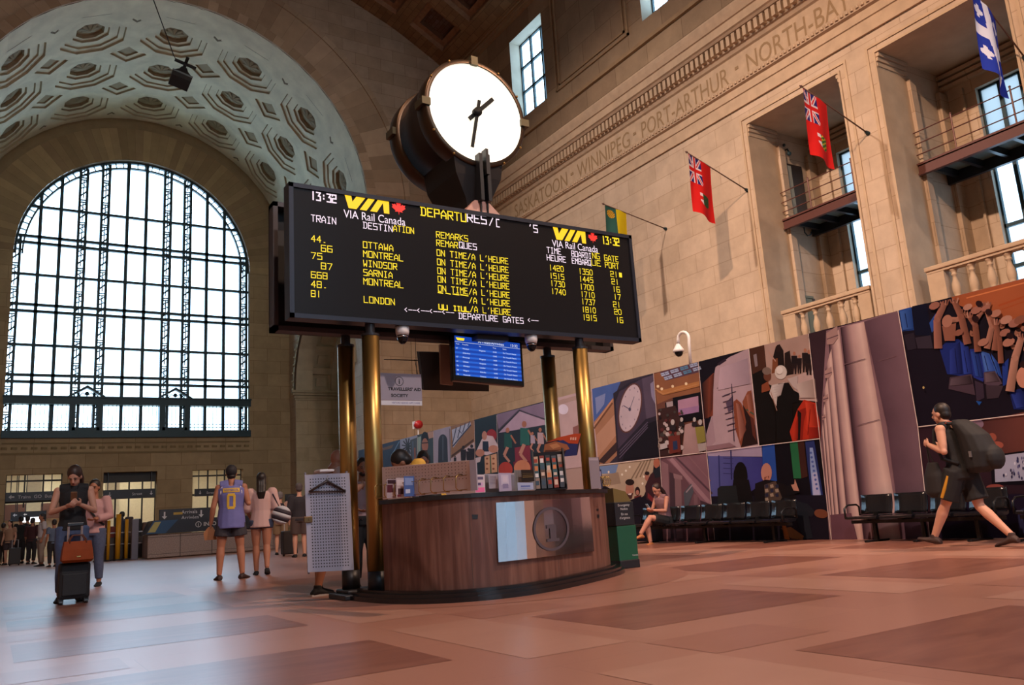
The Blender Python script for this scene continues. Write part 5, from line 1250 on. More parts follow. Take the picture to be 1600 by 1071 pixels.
a.ell('c08876', 1197.5, 739, 8.5, 15); a.p('8a5040', [(1194, 746), (1202, 744), (1200, 756), (1194, 757)]); a.p('c08470', [(1192, 756), (1199, 744), (1204, 756), (1196, 758)])
a.p('1a1416', [(1180, 756), (1196, 750), (1212, 752), (1240, 764), (1244, 780), (1210, 790), (1178, 790)]); a.p('54443c', [(1194, 758), (1212, 752), (1222, 778), (1218, 784), (1196, 786)])
for k in range(10): a.p('a08c78' if k % 2 else '2c2c40', [(1195+(k % 3)*8, 758+(k//3)*7), (1200+(k % 3)*8, 757+(k//3)*7), (1201+(k % 3)*8, 762+(k//3)*7), (1196+(k % 3)*8, 763+(k//3)*7)])
a.p('181418', [(1228, 762), (1244, 752), (1250, 770), (1230, 776)]); a.p('c08c78', [(1236, 758), (1241, 757), (1242, 749), (1245, 757), (1249, 768), (1240, 767)])
a.p('24262e', [(1225, 778), (1262, 788), (1274, 800), (1268, 808), (1228, 800)]); a.ell('7c4a34', 1283, 803, 11, 7, 10); a.p('20242c', [(1240, 800), (1262, 800), (1270, 842), (1256, 843)]); a.p('80502c', [(1220, 826), (1236, 824), (1256, 838), (1254, 844), (1236, 842)]); a.p('9c5424', [(1222, 822), (1228, 822), (1234, 843), (1226, 844)])
a.done()
a = Art('vault', 'photo panel of stone columns and a sloping cornice', '6c4c54', [(1031, seam(1031)), (1104, seam(1104)), (1117, base(1117)), (1036, base(1036))])
a.p('84606a', [(1040, 716), (1104, 707), (1114, 778), (1100, 790), (1066, 742)]); a.line('a07c84', (1048, 717), (1112, 790), 6); a.line('58404a', (1056, 715), (1113, 772), 3); a.line('8c6870', (1075, 712), (1110, 752), 2); a.p('8c6a70', [(1033, 720), (1044, 726), (1048, 842), (1036, 844)]); a.p('4c3840', [(1046, 738), (1056, 742), (1058, 842), (1048, 842)])
a.p('8a6a6e', [(1054, 745), (1064, 748), (1067, 842), (1057, 842)]); a.p('947478', [(1052, 740), (1066, 744), (1066, 750), (1053, 748)]); a.p('7c5c62', [(1084, 772), (1090, 774), (1092, 842), (1086, 842)]); a.p('54565e', [(1068, 770), (1080, 756), (1084, 768), (1076, 790), (1070, 792)]); a.line('9c8c94', (1072, 770), (1082, 758), 2); a.p('4a343c', [(1094, 782), (1114, 790), (1116, 842), (1098, 842)])
a.done()
a = Art('selfie', 'photo panel of smiling people under a bright vaulted roof', '1c161c', [(936, seam(936)), (1031, seam(1031)), (1036, base(1036)), (983, base(983)), (948, 852)])
a.p('b4a088', [(936, 727), (1022, 717), (1020, 742), (1006, 775), (992, 785), (946, 760)]); a.p('7088b0', [(937, 729), (966, 726), (962, 740), (938, 741)]); a.p('988470', [(940, 744), (966, 738), (970, 756), (944, 760)])
for k in range(4): a.line('84705c', (986+k*7, 750-k*2), (1002+k*5, 722-k*1.5), 2)
for x, y in ((972, 742), (978, 736), (984, 730), (1006, 745), (1004, 756), (951, 738)): a.ell('e8dcc8', x, y, 1.6, 2, n=7)
a.ell('b07c68', 984, 765, 6.5, 13); a.ell('2a1c1a', 984, 754, 7, 5); a.p('4a2c28', [(979, 772), (989, 771), (987, 780), (981, 780)]); a.p('e0d0c8', [(981, 772), (987, 771), (986, 774), (982, 774)]); a.ell('28181a', 996, 768, 4, 7); a.ell('a87464', 996, 770, 2.6, 4); a.p('6a2c2c', [(991, 776), (1002, 774), (1003, 786), (991, 788)]); a.ell('a87060', 1011, 746, 3.4, 6); a.ell('2a1c1c', 1011, 740, 3.6, 3); a.ell('b06c54', 1026, 724, 5, 8)
a.p('3c2228', [(1008, 760), (1016, 742), (1024, 734), (1031, 732), (1034, 790), (1012, 800)]); a.p('24262e', [(1020, 736), (1031, 728), (1032, 745), (1024, 748)]); a.p('7a2c30', [(1012, 770), (1024, 782), (1022, 788), (1012, 778)])
a.p('181420', [(984, 782), (1000, 776), (1022, 786), (1032, 800), (1036, base(1036)), (984, base(984))]); a.p('1a161c', [(964, 790), (980, 782), (988, 800), (984, 840), (962, 840)]); a.ell('c8703c', 982, 812, 3, 4)
a.done()
m = MB()
def wl(p0, p1, w=.012):
    a_, b_ = mp(*p0, .02), mp(*p1, .02); d = (b_-a_).normalized(); n_ = Vector((0, -d.z, d.y))*w/2; m.quad(a_+n_, b_+n_, b_-n_, a_-n_)
wl((936, seam(936)), (1281, seam(1281))); wl((1434, seam(1434)), (1605, seam(1605)))
for p0, p1 in (((1403, line_top(1403)), (1434, seam(1434))), ((1434, seam(1434)), (1453, base(1453))), ((1263, line_top(1263)), (1281, seam(1281))), ((1281, seam(1281)), (1299, base(1299))), ((1170, line_top(1170)), (1186, seam(1186))), ((1091, line_top(1091)), (1104, seam(1104))),
               ((1104, seam(1104)), (1117, base(1117))), ((1021, line_top(1021)), (1031, seam(1031))), ((1031, seam(1031)), (1036, 790)), ((776, 649), (779, 745)), ((741, 658), (743, 745)), ((704, 668), (705, 740)), ((677, 675), (678, 735)), ((652, 682), (652, 730))): wl(p0, p1)
o = m.build('panel_seams', WL, hd); o['kind'] = 'stuff'

# ---------------------------------------------------------------- beam seating in front of the hoarding
SEAT = M('black_seat_vinyl', (.010, .010, .013), .16, spec=.6)
SFR = M('black_seat_steel', (.012, .012, .013), .35, .4)
def bench(y_hi, n, lab, pitch=.55):
    X0 = 10.88; t = thing('beam_seating', (X0, y_hi-n*pitch/2, 0), lab, 'seating', 'black beam seats along the hoarding')
    y_lo = y_hi-n*pitch
    m = MB(); m.box(X0-.03, X0+.03, y_lo-.02, y_hi+.02, .31, .37); m.build('beam', SFR, t)
    for k in range(n):
        yc = y_hi-pitch*(k+.5); hw = pitch*.5-.025
        m = MB(); m.loft([[(X0-.24, y, z) for y, z in ((yc-hw, .395), (yc+hw, .395), (yc+hw, .43), (yc-hw, .43))], [(X0-.20, y, z) for y, z in ((yc-hw, .385), (yc+hw, .385), (yc+hw, .445), (yc-hw, .445))], [(X0+.15, y, z) for y, z in ((yc-hw, .375), (yc+hw, .375), (yc+hw, .425), (yc-hw, .425))], [(X0+.22, y, z) for y, z in ((yc-hw, .40), (yc+hw, .40), (yc+hw, .45), (yc-hw, .45))]])
        m.build('seat', SEAT, t)
        m = MB(); rg = []
        for i in range(7):
            u = i/6; z = .46+.34*u; x = X0+.20+.07*u+.02*math.sin(u*PI)
            rg.append([(x-.012, yc-hw, z), (x+.012-.0, yc-hw*.5, z), (x+.02, yc, z), (x+.012, yc+hw*.5, z), (x-.012, yc+hw, z), (x+.02, yc+hw, z), (x+.045, yc, z), (x+.02, yc-hw, z)])
        m.loft(rg); m.build('backrest', SEAT, t, True)
        m = MB(); m.box(X0-.12, X0+.18, yc-.03, yc+.03, .36, .39); m.box(X0+.17, X0+.21, yc-.03, yc+.03, .36, .5); m.build('bracket', SFR, t)
    for y in (y_lo, y_hi):
        m = MB(); m.tube([(X0+.2, y, .44), (X0+.2, y, .60), (X0+.13, y, .64), (X0-.10, y, .64), (X0-.2, y, .58), (X0-.2, y, .40)], .016, 8); m.build('armrest', SFR, t, True)
    for y in (y_lo+.04, y_hi-.04) if n < 4 else (y_lo+.35, y_hi-.35, (y_lo+y_hi)/2):
        m = MB(); m.box(X0-.03, X0+.03, y-.025, y+.025, .03, .32); m.bbox(X0-.30, X0+.30, y-.03, y+.03, 0, .035, .01); m.build('leg', SFR, t)
    for o in t.children: o.data.transform(Matrix.Diagonal((.86, 1, .83, 1)))
    return t
bench(13.07, 7, 'row of black beam seats in front of the talk stage panel, where the woman sits')
bench(8.05, 4, 'row of black beam seats in front of the column panel, behind the walking man')
bench(5.62, 2, 'row of black beam seats at the right edge under the phone panel')
# ================================================================ people
def skin(name, c): return M(name, lin(c), .55, spec=.35)
def solid(mb, name, mat, vox=.010, parent=None, smooth=3):
    """melt overlapping closed shapes into one continuous surface"""
    o = mb.build('tmp', None); 
    r = o.modifiers.new('r', 'REMESH'); r.mode = 'VOXEL'; r.voxel_size = vox
    if smooth: s = o.modifiers.new('s', 'SMOOTH'); s.factor = .5; s.iterations = smooth
    dg = bpy.context.evaluated_depsgraph_get(); me = bpy.data.meshes.new_from_object(o.evaluated_get(dg))
    old = o.data; bpy.data.objects.remove(o); bpy.data.meshes.remove(old)
    me.name = name; me.materials.clear(); me.materials.append(mat)
    me.polygons.foreach_set('use_smooth', [True]*len(me.polygons))
    q = bpy.data.objects.new(name, me); COL.objects.link(q)
    if parent: q.parent = parent
    return q
V = Vector
def ering(c, rx, ry, tilt=0, yaw=0, n=14):
    R3 = Matrix.Rotation(yaw, 3, 'Z') @ Matrix.Rotation(tilt, 3, 'X')
    return [V(c)+R3 @ V((rx*math.cos(2*PI*k/n), ry*math.sin(2*PI*k/n), 0)) for k in range(n)]
class Fig:
    """joints in metres for a 1.75 m adult facing +y; every joint may be overridden"""
    def __init__(s, **j):
        d = dict(pelvis=(0, 0, .93), waist=(0, 0, 1.10), chest=(0, 0, 1.30), neck=(0, -.01, 1.47), head=(0, .025, 1.635), tilt=0.0, turn=0.0,
                 sl=(-.185, -.005, 1.415), sr=(.185, -.005, 1.415), el=(-.235, -.03, 1.13), er=(.235, -.03, 1.13), wl=(-.25, .05, .89), wr=(.25, .05, .89),
                 hl=(-.095, 0, .92), hr=(.095, 0, .92), kl=(-.105, .02, .50), kr=(.105, .02, .50), al=(-.11, -.02, .085), ar=(.11, -.02, .085), tl=(-.13, .14, .02), tr=(.13, .14, .02),
                 fl=None, fr=None, build=1.0, female=False, curl=.5)
        d.update(j); s.__dict__.update(d)
        for k, v in list(s.__dict__.items()):
            if isinstance(v, tuple): setattr(s, k, V(v))
    def limb(s, mb, a, b, c, ra, rb, rc, bulge=1.0, n=12):
        mb.tube([a, a.lerp(b, .35), a.lerp(b, .75), b, b.lerp(c, .28), b.lerp(c, .65), c], [ra, ra*.97, (ra+rb)/2*.96, rb, rb*1.06*bulge, (rb+rc)/2, rc], n)
        mb.ball(b, rb*1.0, 6)
    def torso(s, mb, e=0.0, lo=0.0, hi=1.0, hem=None):
        f = .93 if s.female else 1; b = s.build
        tw = s.turn*.4
        prof = [(s.pelvis+V((0, 0, -.09)), .145, .105), (s.pelvis, .165, .115), (s.waist, .142*f, .105), (s.waist.lerp(s.chest, .5), .155*f, .11), (s.chest, .172*f, .118), (s.chest.lerp(s.neck, .55), .165*f, .10), (s.neck+V((0, 0, -.035)), .085, .07)]
        rg = [ering(c, (rx+e)*b, (ry+e)*b) for c, rx, ry in prof]
        if hem is not None: rg = [ering(s.pelvis+V((0, 0, hem)), (.172+e)*b, (.125+e)*b)]+rg[1:]
        mb.loft(rg)
    def head_geo(s, mb):
        T = Matrix.Translation(s.head) @ Matrix.Rotation(s.turn, 4, 'Z') @ Matrix.Rotation(s.tilt, 4, 'X')
        s.HT = T
        mb.tube([s.neck+V((0, 0, -.06)), s.neck+V((0, 0, .02)), s.head+ (T.to_3x3() @ V((0, -.01, -.07)))], [.062, .055, .054], 12)
        mb.ball((0, -.005, .022), (.074, .096, .098), 8, T); mb.ball((0, .022, -.050), (.058, .068, .068), 8, T); mb.ball((0, .052, -.092), (.030, .030, .026), 6, T)
        mb.tube([T @ V((0, .088, .012)), T @ V((0, .108, -.030)), T @ V((0, .090, -.042))], [.010, .015, .012], 8)
        mb.ball((0, .082, -.064), (.024, .012, .008), 5, T)
        for sx in (-1, 1): mb.ball((sx*.075, -.005, -.012), (.012, .024, .034), 6, T); mb.ball((sx*.030, .083, .024), (.020, .012, .008), 5, T)
    def hand(s, mb, w, e, palm, curl):
        d = (w-e).normalized(); pl = V(palm); pl = (pl-d*pl.dot(d)).normalized(); sd = d.cross(pl)
        T = Matrix(((sd.x, d.x, pl.x, w.x), (sd.y, d.y, pl.y, w.y), (sd.z, d.z, pl.z, w.z), (0, 0, 0, 1)))
        mb.ball((0, .045, 0), (.042, .055, .017), 6, T)
        for k in range(4):
            x = -.030+.020*k; L = (.066, .076, .072, .056)[k]; a = curl*1.1; p0 = V((x, .080, 0)); p1 = p0+V((0, math.cos(a*.5), math.sin(a*.5)))*L*.45; p2 = p1+V((0, math.cos(a*1.4), math.sin(a*1.4)))*L*.33; p3 = p2+V((0, math.cos(a*2.0), math.sin(a*2.0)))*L*.25
            mb.tube([T @ p for p in (p0, p1, p2, p3)], [.0095, .009, .0085, .007], 7)
        mb.tube([T @ V(p) for p in ((-.028, .025, .004), (-.058, .055, .018), (-.055, .085, .030))], [.013, .011, .009], 7)
    def foot(s, mb, a, t, e=0.0):
        d = (t-a); d.z = 0; d.normalize(); sd = V((d.y, -d.x, 0)); dz = t.z-(a.z-.065)
        def P(f, x, z): return a+d*f+sd*x+V((0, 0, z))+V((0, 0, dz*max(0, f)/.17))
        rg = []
        for f, w_, h in ((-.075, .026, .045), (-.045, .036, .075), (0, .040, .085), (.07, .044, .055), (.13, .050, .036), (.175, .042, .026), (.20, .022, .018)):
            w_ += e; h += e; rg.append([P(f, w_*math.cos(2*PI*k/12), -.085-e*.3+max(0, h*.5+h*.5*math.sin(2*PI*k/12))+(0 if math.sin(2*PI*k/12) > -.9 else 0)) for k in range(12)])
        mb.loft(rg)
    def body(s, name, mat, vox=.010):
        mb = MB(); s.torso(mb); s.head_geo(mb)
        for S, E_, W_, pl in ((s.sl, s.el, s.wl, s.fl or (1, 0, 0)), (s.sr, s.er, s.wr, s.fr or (-1, 0, 0))):
            k = .88 if s.female else 1
            mb.ball(S, .062*k, 6); s.limb(mb, S, E_, W_, .055*k, .042*k, .029*k); s.hand(mb, W_, E_, pl, s.curl)
        for H, K, A, T_ in ((s.hl, s.kl, s.al, s.tl), (s.hr, s.kr, s.ar, s.tr)):
            s.limb(mb, H, K, A, .092, .058, .040, 1.04); s.foot(mb, A, T_)
        return solid(mb, name, mat, vox)
    def shirt(s, mat, parent, sleeve=.55, e=.016, hem=-.06, vox=.012, name='shirt', flare=0):
        mb = MB(); s.torso(mb, e, hem=hem); 
        for S, E_, W_ in ((s.sl, s.el, s.wl), (s.sr, s.er, s.wr)):
            if sleeve > 0:
                t = min(1, sleeve); mb.ball(S, .062+e, 6); P = [S, S.lerp(E_, t*.5), S.lerp(E_, t)]; r_ = [.060+e, .058+e, .056+e+flare]
                if sleeve > 1: P += [E_.lerp(W_, (sleeve-1)*.5), E_.lerp(W_, sleeve-1)]; r_ += [.048+e, .040+e]
                mb.tube(P, r_, 12)
            else: mb.tube([S+(s.neck-S)*.1+V((0, 0, .02)), s.neck.lerp(S, .2)+V((0, 0, .0))], [.045+e, .05+e], 10)
        return solid(mb, name, mat, vox, parent)
    def legs(s, mat, parent, to=.55, e=.02, vox=.012, name='shorts', top=0.06, loose=.02):
        mb = MB(); b = s.build
        mb.loft([ering(s.pelvis+V((0, 0, -.10)), .16*b+e, .115*b+e), ering(s.pelvis, (.168+e)*b, (.118+e)*b), ering(s.pelvis.lerp(s.waist, .5), (.152+e*.6)*b, (.108+e*.6)*b)])
        for H, K, A in ((s.hl, s.kl, s.al), (s.hr, s.kr, s.ar)):
            t = min(1, to); P = [H+V((0, 0, .02)), H.lerp(K, t*.5), H.lerp(K, t)]; r_ = [.095+e, .088+e+loose*.4, .075+e+loose if to < 1 else .060+e]
            if to > 1: P += [K.lerp(A, (to-1)*.5), K.lerp(A, to-1)]; r_ += [.062+e*.8, .045+e]
            mb.tube(P, r_, 12)
        return solid(mb, name, mat, vox, parent)
    def shoes(s, mat, parent, name='shoe', e=.008, low=True):
        for A, T_ in ((s.al, s.tl), (s.ar, s.tr)):
            mb = MB(); s.foot(mb, A, T_, e); 
            if not low: mb.tube([A+V((0, 0, -.03)), A+V((0, 0, .03))], [.046, .044], 10)
            solid(mb, name, mat, .007, parent, 2)
    def hair(s, mat, parent, long_=0.0, tail=0.0, vol=.012, cap=False, name='hair'):
        mb = MB(); T = s.HT
        mb.ball((0, -.026, .042), (.074+vol, .088+vol, .086+vol), 9, T)
        if not cap: mb.ball((0, -.055, -.012), (.068+vol, .055+vol, .075), 8, T)
        if long_: 
            w_ = .062; P = [T @ V((0, -.06, .02)), T @ V((0, -.10, -.10)), T @ V((.0, -.085, -.10))+V((0, -.085, -long_*.5)), T @ V((0, -.08, -.10))+V((0, -.085, -long_))]
            for dx in (-.035, 0, .035): mb.tube([p+V((dx, 0, 0)) for p in P], [.05, .05, .045, .012], 8)
        if tail: mb.tube([T @ V((0, -.09, .06)), T @ V((0, -.14, .04)), T @ V((0, -.15, -.05)), T @ V((0, -.13, -.05-tail))], [.030, .036, .034, .010], 8)
        return solid(mb, name, mat, .010, parent)
    def face(s, parent, beard=None, brow='20140f'):
        T = s.HT; m = MB()
        for sx in (-1, 1): m.ball((sx*.030, .089, .006), (.013, .006, .006), 5, T)
        o = m.build('eyes', M('eye_dark', (.02, .015, .012), .3), None, True); o.parent = parent
        m = MB()
        for sx in (-1, 1): m.tube([T @ V((sx*.014, .0945, .026)), T @ V((sx*.032, .092, .031)), T @ V((sx*.048, .082, .025))], [.004, .005, .003], 5)
        o = m.build('eyebrows', M('brow_'+brow, lin(brow), .7)); o.parent = parent
        m = MB(); m.ball((0, .093, -.062), (.022, .005, .0055), 5, T); o = m.build('mouth', M('lip', lin('8a4a44'), .5), None, True); o.parent = parent
def place(o, x, y, rz, label, scale=1.0, group=None, z=0):
    o.location = (x, y, z); o.rotation_euler = (0, 0, R_(rz)); o.scale = (scale,)*3
    tag(o, label, 'person', group); return o
SK1, SK2, SK3, SK4 = skin('skin_tan', 'a8745c'), skin('skin_light', 'c4937c'), skin('skin_olive', '9a6850'), skin('skin_pink', 'b98470')
DKHAIR = M('dark_hair', (.012, .008, .007), .5); BRHAIR = M('brown_hair', (.030, .014, .010), .5)
BLK = M('black_cloth', (.008, .008, .010), .8); NAVY = M('navy_cloth', (.018, .022, .040), .8); DEN = M('denim', (.050, .070, .13), .8, noise=.15, nscale=30)
SOLE = M('white_sole', (.6, .6, .6), .6)

# -- man in the basketball top, seen from behind
f = Fig(wl=(-.30, .06, .86), el=(-.265, -.04, 1.12), er=(.26, -.05, 1.15), wr=(.235, .19, 1.22), fr=(-1, 0, .2), hl=(-.10, 0, .92), kl=(-.15, .01, .50), al=(-.17, -.03, .085), tl=(-.21, .13, .02), kr=(.14, .02, .50), ar=(.17, -.02, .085), tr=(.25, .12, .02), build=1.06)
p = f.body('person', SK1, .009)
JB = M('jersey_blue', lin('6a6eae'), .7, noise=.06, nscale=12); JY = M('jersey_yellow', lin('d8b43c'), .7)
f.shirt(JB, p, 0, .036, -.15, name='jersey'); f.legs(M('charcoal_shorts', lin('34323a'), .8), p, .62, .014, name='shorts', loose=.04)
def backplate(mb, pts, off=.008):
    """flat print pressed on the back: (x, z) points"""
    return [V((x, -(.131+off)-.012*math.cos(min(1, abs(x)/.17)*PI/2)+.0*z, z)) for x, z in pts]
j = [o for o in p.children if o.name.startswith('jersey')][0]
def decal(mb, dst, y_from=-1.0):
    """drop the flat shape's vertices onto the jersey from behind"""
    inv = dst.data; from mathutils.bvhtree import BVHTree
    bv = BVHTree.FromPolygons([v.co for v in inv.vertices], [list(q.vertices) for q in inv.polygons])
    for v in mb.v:
        h = bv.ray_cast(V((v.x, y_from, v.z)), V((0, -1 if y_from > 0 else 1, 0)))
        if h[0]: v.y = h[0].y-(.006 if y_from < 0 else -.006)
def gridquad(mb, pts4, n=6):
    a, b, c, d = [V(q) for q in pts4]
    for i in range(n):
        for k in range(2): 
            L_ = lambda t, s_: a.lerp(b, t).lerp(d.lerp(c, t), s_); mb.quad(L_(i/n, k/2), L_((i+1)/n, k/2), L_((i+1)/n, (k+1)/2), L_(i/n, (k+1)/2))
m = MB(); gridquad(m, [(-.125, 0, 1.335), (.125, 0, 1.335), (.125, 0, 1.40), (-.125, 0, 1.40)], 8); decal(m, j); o = m.build('name_band', JY); o.parent = p
m = MB(); vs, fs = text_geo('WESTBROOK', .22, .040, .01); m.add([(v.x-.11, 0, v.y+1.348) for v in vs], fs); decal(m, j)
for v in m.v: v.y -= .004
o = m.build('name_lettering', JB); o.parent = p
m = MB()
for (a, b, c, d) in ((-.065, -.028, 1.10, 1.29), (.028, .065, 1.10, 1.29)): gridquad(m, [(a, 0, c), (b, 0, c), (b, 0, d), (a, 0, d)], 2)
for (c, d) in ((1.075, 1.115), (1.275, 1.315)): gridquad(m, [(-.052, 0, c), (.052, 0, c), (.052, 0, d), (-.052, 0, d)], 3)
decal(m, j); o = m.build('number', JY); o.parent = p
m = MB()
for sx in (-1, 1): m.tube([V((sx*.152, -.085, 1.24)), V((sx*.155, -.105, 1.34)), V((sx*.135, -.075, 1.43)), V((sx*.115, -.02, 1.465))], .010, 6)
o = m.build('armhole_trim', PAPER); o.parent = p
f.hair(M('black_cap', (.012, .012, .018), .7), p, cap=True, vol=.016, name='cap'); 
m = MB(); T = f.HT; m.ball((0, -.03, -.045), (.070, .075, .05), 7, T); o = solid(m, 'hair', DKHAIR, .010, p)
f.shoes(M('dark_slide_sandal', (.03, .015, .015), .6), p, 'sandal', .008)
place(p, 3.20, 13.68, -13, 'man in blue basketball top number 0, dark shorts and cap, seen from behind', 1.0)
b = MB(); T = p.matrix_basis; bb_ = MB()
hp = V((-.30, .06, .80))
b.loft([[hp+V(q) for q in ((-.09, -.01, -.18), (.09, -.01, -.18), (.09, .012, -.18), (-.09, .012, -.18))], [hp+V(q) for q in ((-.11, -.012, -.07), (.07, -.012, -.07), (.07, .014, -.07), (-.11, .014, -.07))], [hp+V(q) for q in ((-.04, -.008, .02), (.03, -.008, .02), (.03, .01, .02), (-.04, .01, .02))]])
PT = Matrix.Translation((3.20, 13.68, 0)) @ Matrix.Rotation(R_(-13), 4, 'Z')
b.v = [PT @ v for v in b.v]; tag(b.build('paper_bag', M('kraft_paper', lin('9a6a48'), .8)), 'small brown paper bag held in left hand of the man in blue top', 'bag')

# -- woman with long hair and striped bag, seen from behind
f = Fig(female=True, el=(-.24, .02, 1.14), wl=(-.20, .16, 1.0), er=(.25, -.02, 1.14), wr=(.24, .14, 1.0), kl=(-.09, .04, .50), al=(-.085, .04, .085), tl=(-.10, .2, .02), kr=(.09, -.02, .50), ar=(.095, -.16, .13), tr=(.10, -.02, .02), tilt=.05)
p = f.body('person', SK1, .009)
sh = f.shirt(M('pale_pink_blouse', lin('c8a8a4'), .75), p, 1.2, .030, -.12, name='blouse'); f.legs(DEN, p, .30, .024, name='denim_shorts', loose=.01); f.hair(DKHAIR, p, long_=.24, vol=.014)
f.shoes(BLK, p, 'sandal', .004)
place(p, 3.80, 14.15, -16, 'long-haired woman in pale blouse and denim shorts, seen from behind with striped bag', .945)
PT = p.matrix_basis = Matrix.Translation((3.80, 14.15, 0)) @ Matrix.Rotation(R_(-16), 4, 'Z') @ Matrix.Scale(.945, 4)
t = thing('striped_bag', (4.05, 14.0, .95), 'round navy and white striped bag at the right hip of the long-haired woman', 'bag')
for k in range(5):
    m = MB(); z0, z1 = -.16+.064*k, -.16+.064*(k+1); rg = []
    for z in (z0, (z0+z1)/2, z1):
        q_ = math.sqrt(max(.02, 1-(z/.165)**2)); rg.append([V((.34, -.08, 1.00))+Matrix.Rotation(.35, 3, 'Y') @ V((.17*q_*math.cos(2*PI*i/18), .12*q_*math.sin(2*PI*i/18), z)) for i in range(18)])
    m.loft(rg); m.v = [PT @ v for v in m.v]; m.build('stripe_panel', M('bag_white', lin('b8bcc4'), .7) if k % 2 == 0 else M('bag_navy', lin('2c2430'), .7), t, True)
m = MB(); m.tube([PT @ V(q) for q in ((.30, -.08, 1.14), (.20, -.10, 1.36), (.16, -.02, 1.47), (.19, .08, 1.40), (.30, -.04, 1.14))], .012, 6); m.build('strap', M('bag_navy', lin('2c2430'), .7), t)

# -- woman looking at her phone, facing the camera
f = Fig(female=True, head=(0, .075, 1.595), tilt=-.62, neck=(0, .015, 1.46), el=(-.25, .03, 1.14), wl=(-.075, .25, 1.22), er=(.25, .03, 1.14), wr=(.075, .26, 1.20), fl=(.6, -.2, .9), fr=(-.6, -.2, .9), curl=.9, turn=-.25)
p = f.body('person', SK2, .008)
f.shirt(BLK, p, 0, .016, -.03, name='sleeveless_top')
m = MB(); m.tube([f.neck+V((0, 0, -.05)), f.neck+V((0, .005, .02))], [.072, .066], 12); solid(m, 'collar', BLK, .01, p)
f.legs(M('blue_jeans', (.055, .085, .17), .8, noise=.12, nscale=25), p, 1.9, .012, name='jeans', loose=0); f.hair(BRHAIR, p, long_=.20, vol=.018); f.face(p); f.shoes(BLK, p)
WX, WY = 0.86, 12.0
place(p, WX, WY, 176, 'woman in black sleeveless top and jeans looking down at her phone', .965)
ph = MB(); ph.bbox(-.036, .036, .275, .285, 1.27, 1.40, .004, Matrix.Translation((WX, WY, 0)) @ Matrix.Rotation(R_(176), 4, 'Z') @ Matrix.Scale(.965, 4) @ Matrix.Translation((.0, .04, .0)) @ Matrix.Translation((0, .28, 1.3)) @ Matrix.Rotation(-.7, 4, 'X') @ Matrix.Translation((0, -.28, -1.3)))
tag(ph.build('phone', M('phone_gold_black', (.30, .18, .10), .3, .5)), 'smartphone held in both hands by the woman in the black top', 'phone')
sx0, sx1 = at(92, 905, Y=11.5).x, at(141, 905, Y=11.5).x; scx = (sx0+sx1)/2; hw = (sx1-sx0)/2; zc = at(115, 880, Y=11.5).z
t = thing('suitcase', (scx, 11.6, 0), 'black upright wheeled suitcase in front of the woman with the phone', 'suitcase')
m = MB(); m.bbox(scx-hw, scx+hw, 11.48, 11.74, .06, zc+.0, .03); m.build('body', M('black_nylon', (.010, .010, .012), .65, noise=.2, nscale=60), t)
m = MB(); m.bbox(scx-hw*.8, scx+hw*.8, 11.455, 11.485, .10, zc-.12, .012); m.build('front_pocket', M('black_nylon', (.010, .010, .012), .65), t)
for x in (scx-hw*.8, scx+hw*.8):
    for y in (11.53, 11.69): m = MB(); m.tube([(x-.02, y, .03), (x+.02, y, .03)], .03, 14); m.box(x-.025, x+.025, y-.02, y+.02, .03, .07); m.build('wheel', BLACK, t)
hx0, hx1, zh = at(107, 830, Y=11.7).x, at(128, 830, Y=11.7).x, at(115, 821, Y=11.7).z
m = MB(); m.tube([(hx0, 11.7, zc-.05), (hx0, 11.7, zh)], .013, 10); m.tube([(hx1, 11.7, zc-.05), (hx1, 11.7, zh)], .013, 10); m.build('handle_post', M('silver_tube', (.62, .62, .66), .28, .9), t)
m = MB(); m.bbox(hx0-.02, hx1+.02, 11.68, 11.72, zh-.015, zh+.03, .01); m.build('handle_grip', BLACK, t)
bx0, bx1, bz0, bz1 = at(96, 860, Y=11.45).x, at(145, 860, Y=11.45).x, at(120, 879, Y=11.45).z, at(120, 846, Y=11.45).z
t = thing('handbag', ((bx0+bx1)/2, 11.5, bz0), 'tan brown leather handbag resting on top of the black suitcase', 'handbag')
LEA = M('tan_leather', lin('8a3c14'), .6, spec=.15, noise=.08, nscale=10)
m = MB(); m.loft([[(x, y, z) for x, y in ((bx0+i, 11.36-o_), (bx1-i, 11.36-o_), (bx1-i, 11.60+o_), (bx0+i, 11.60+o_))] for z, i, o_ in ((bz0, .02, 0), (bz0+.03, 0, .03), (bz0+(bz1-bz0)*.6, .01, .01), (bz1, .025, -.02))]); m.build('body', LEA, t)
for y in (11.38, 11.57):
    m = MB(); xc = (bx0+bx1)/2; m.tube([(xc-.09, y, bz1-.05), (xc-.085, y, bz1+.02), (xc-.05, y, bz1+.07), (xc+.05, y, bz1+.07), (xc+.085, y, bz1+.02), (xc+.09, y, bz1-.05)], .009, 8); m.build('handle', M('dark_tan_leather', lin('5a2a14'), .4), t, True)
m = MB(); m.box((bx0+bx1)/2-.01, (bx0+bx1)/2+.03, 11.325, 11.34, bz0+.06, bz0+.075); m.build('clasp', BRASS2, t)

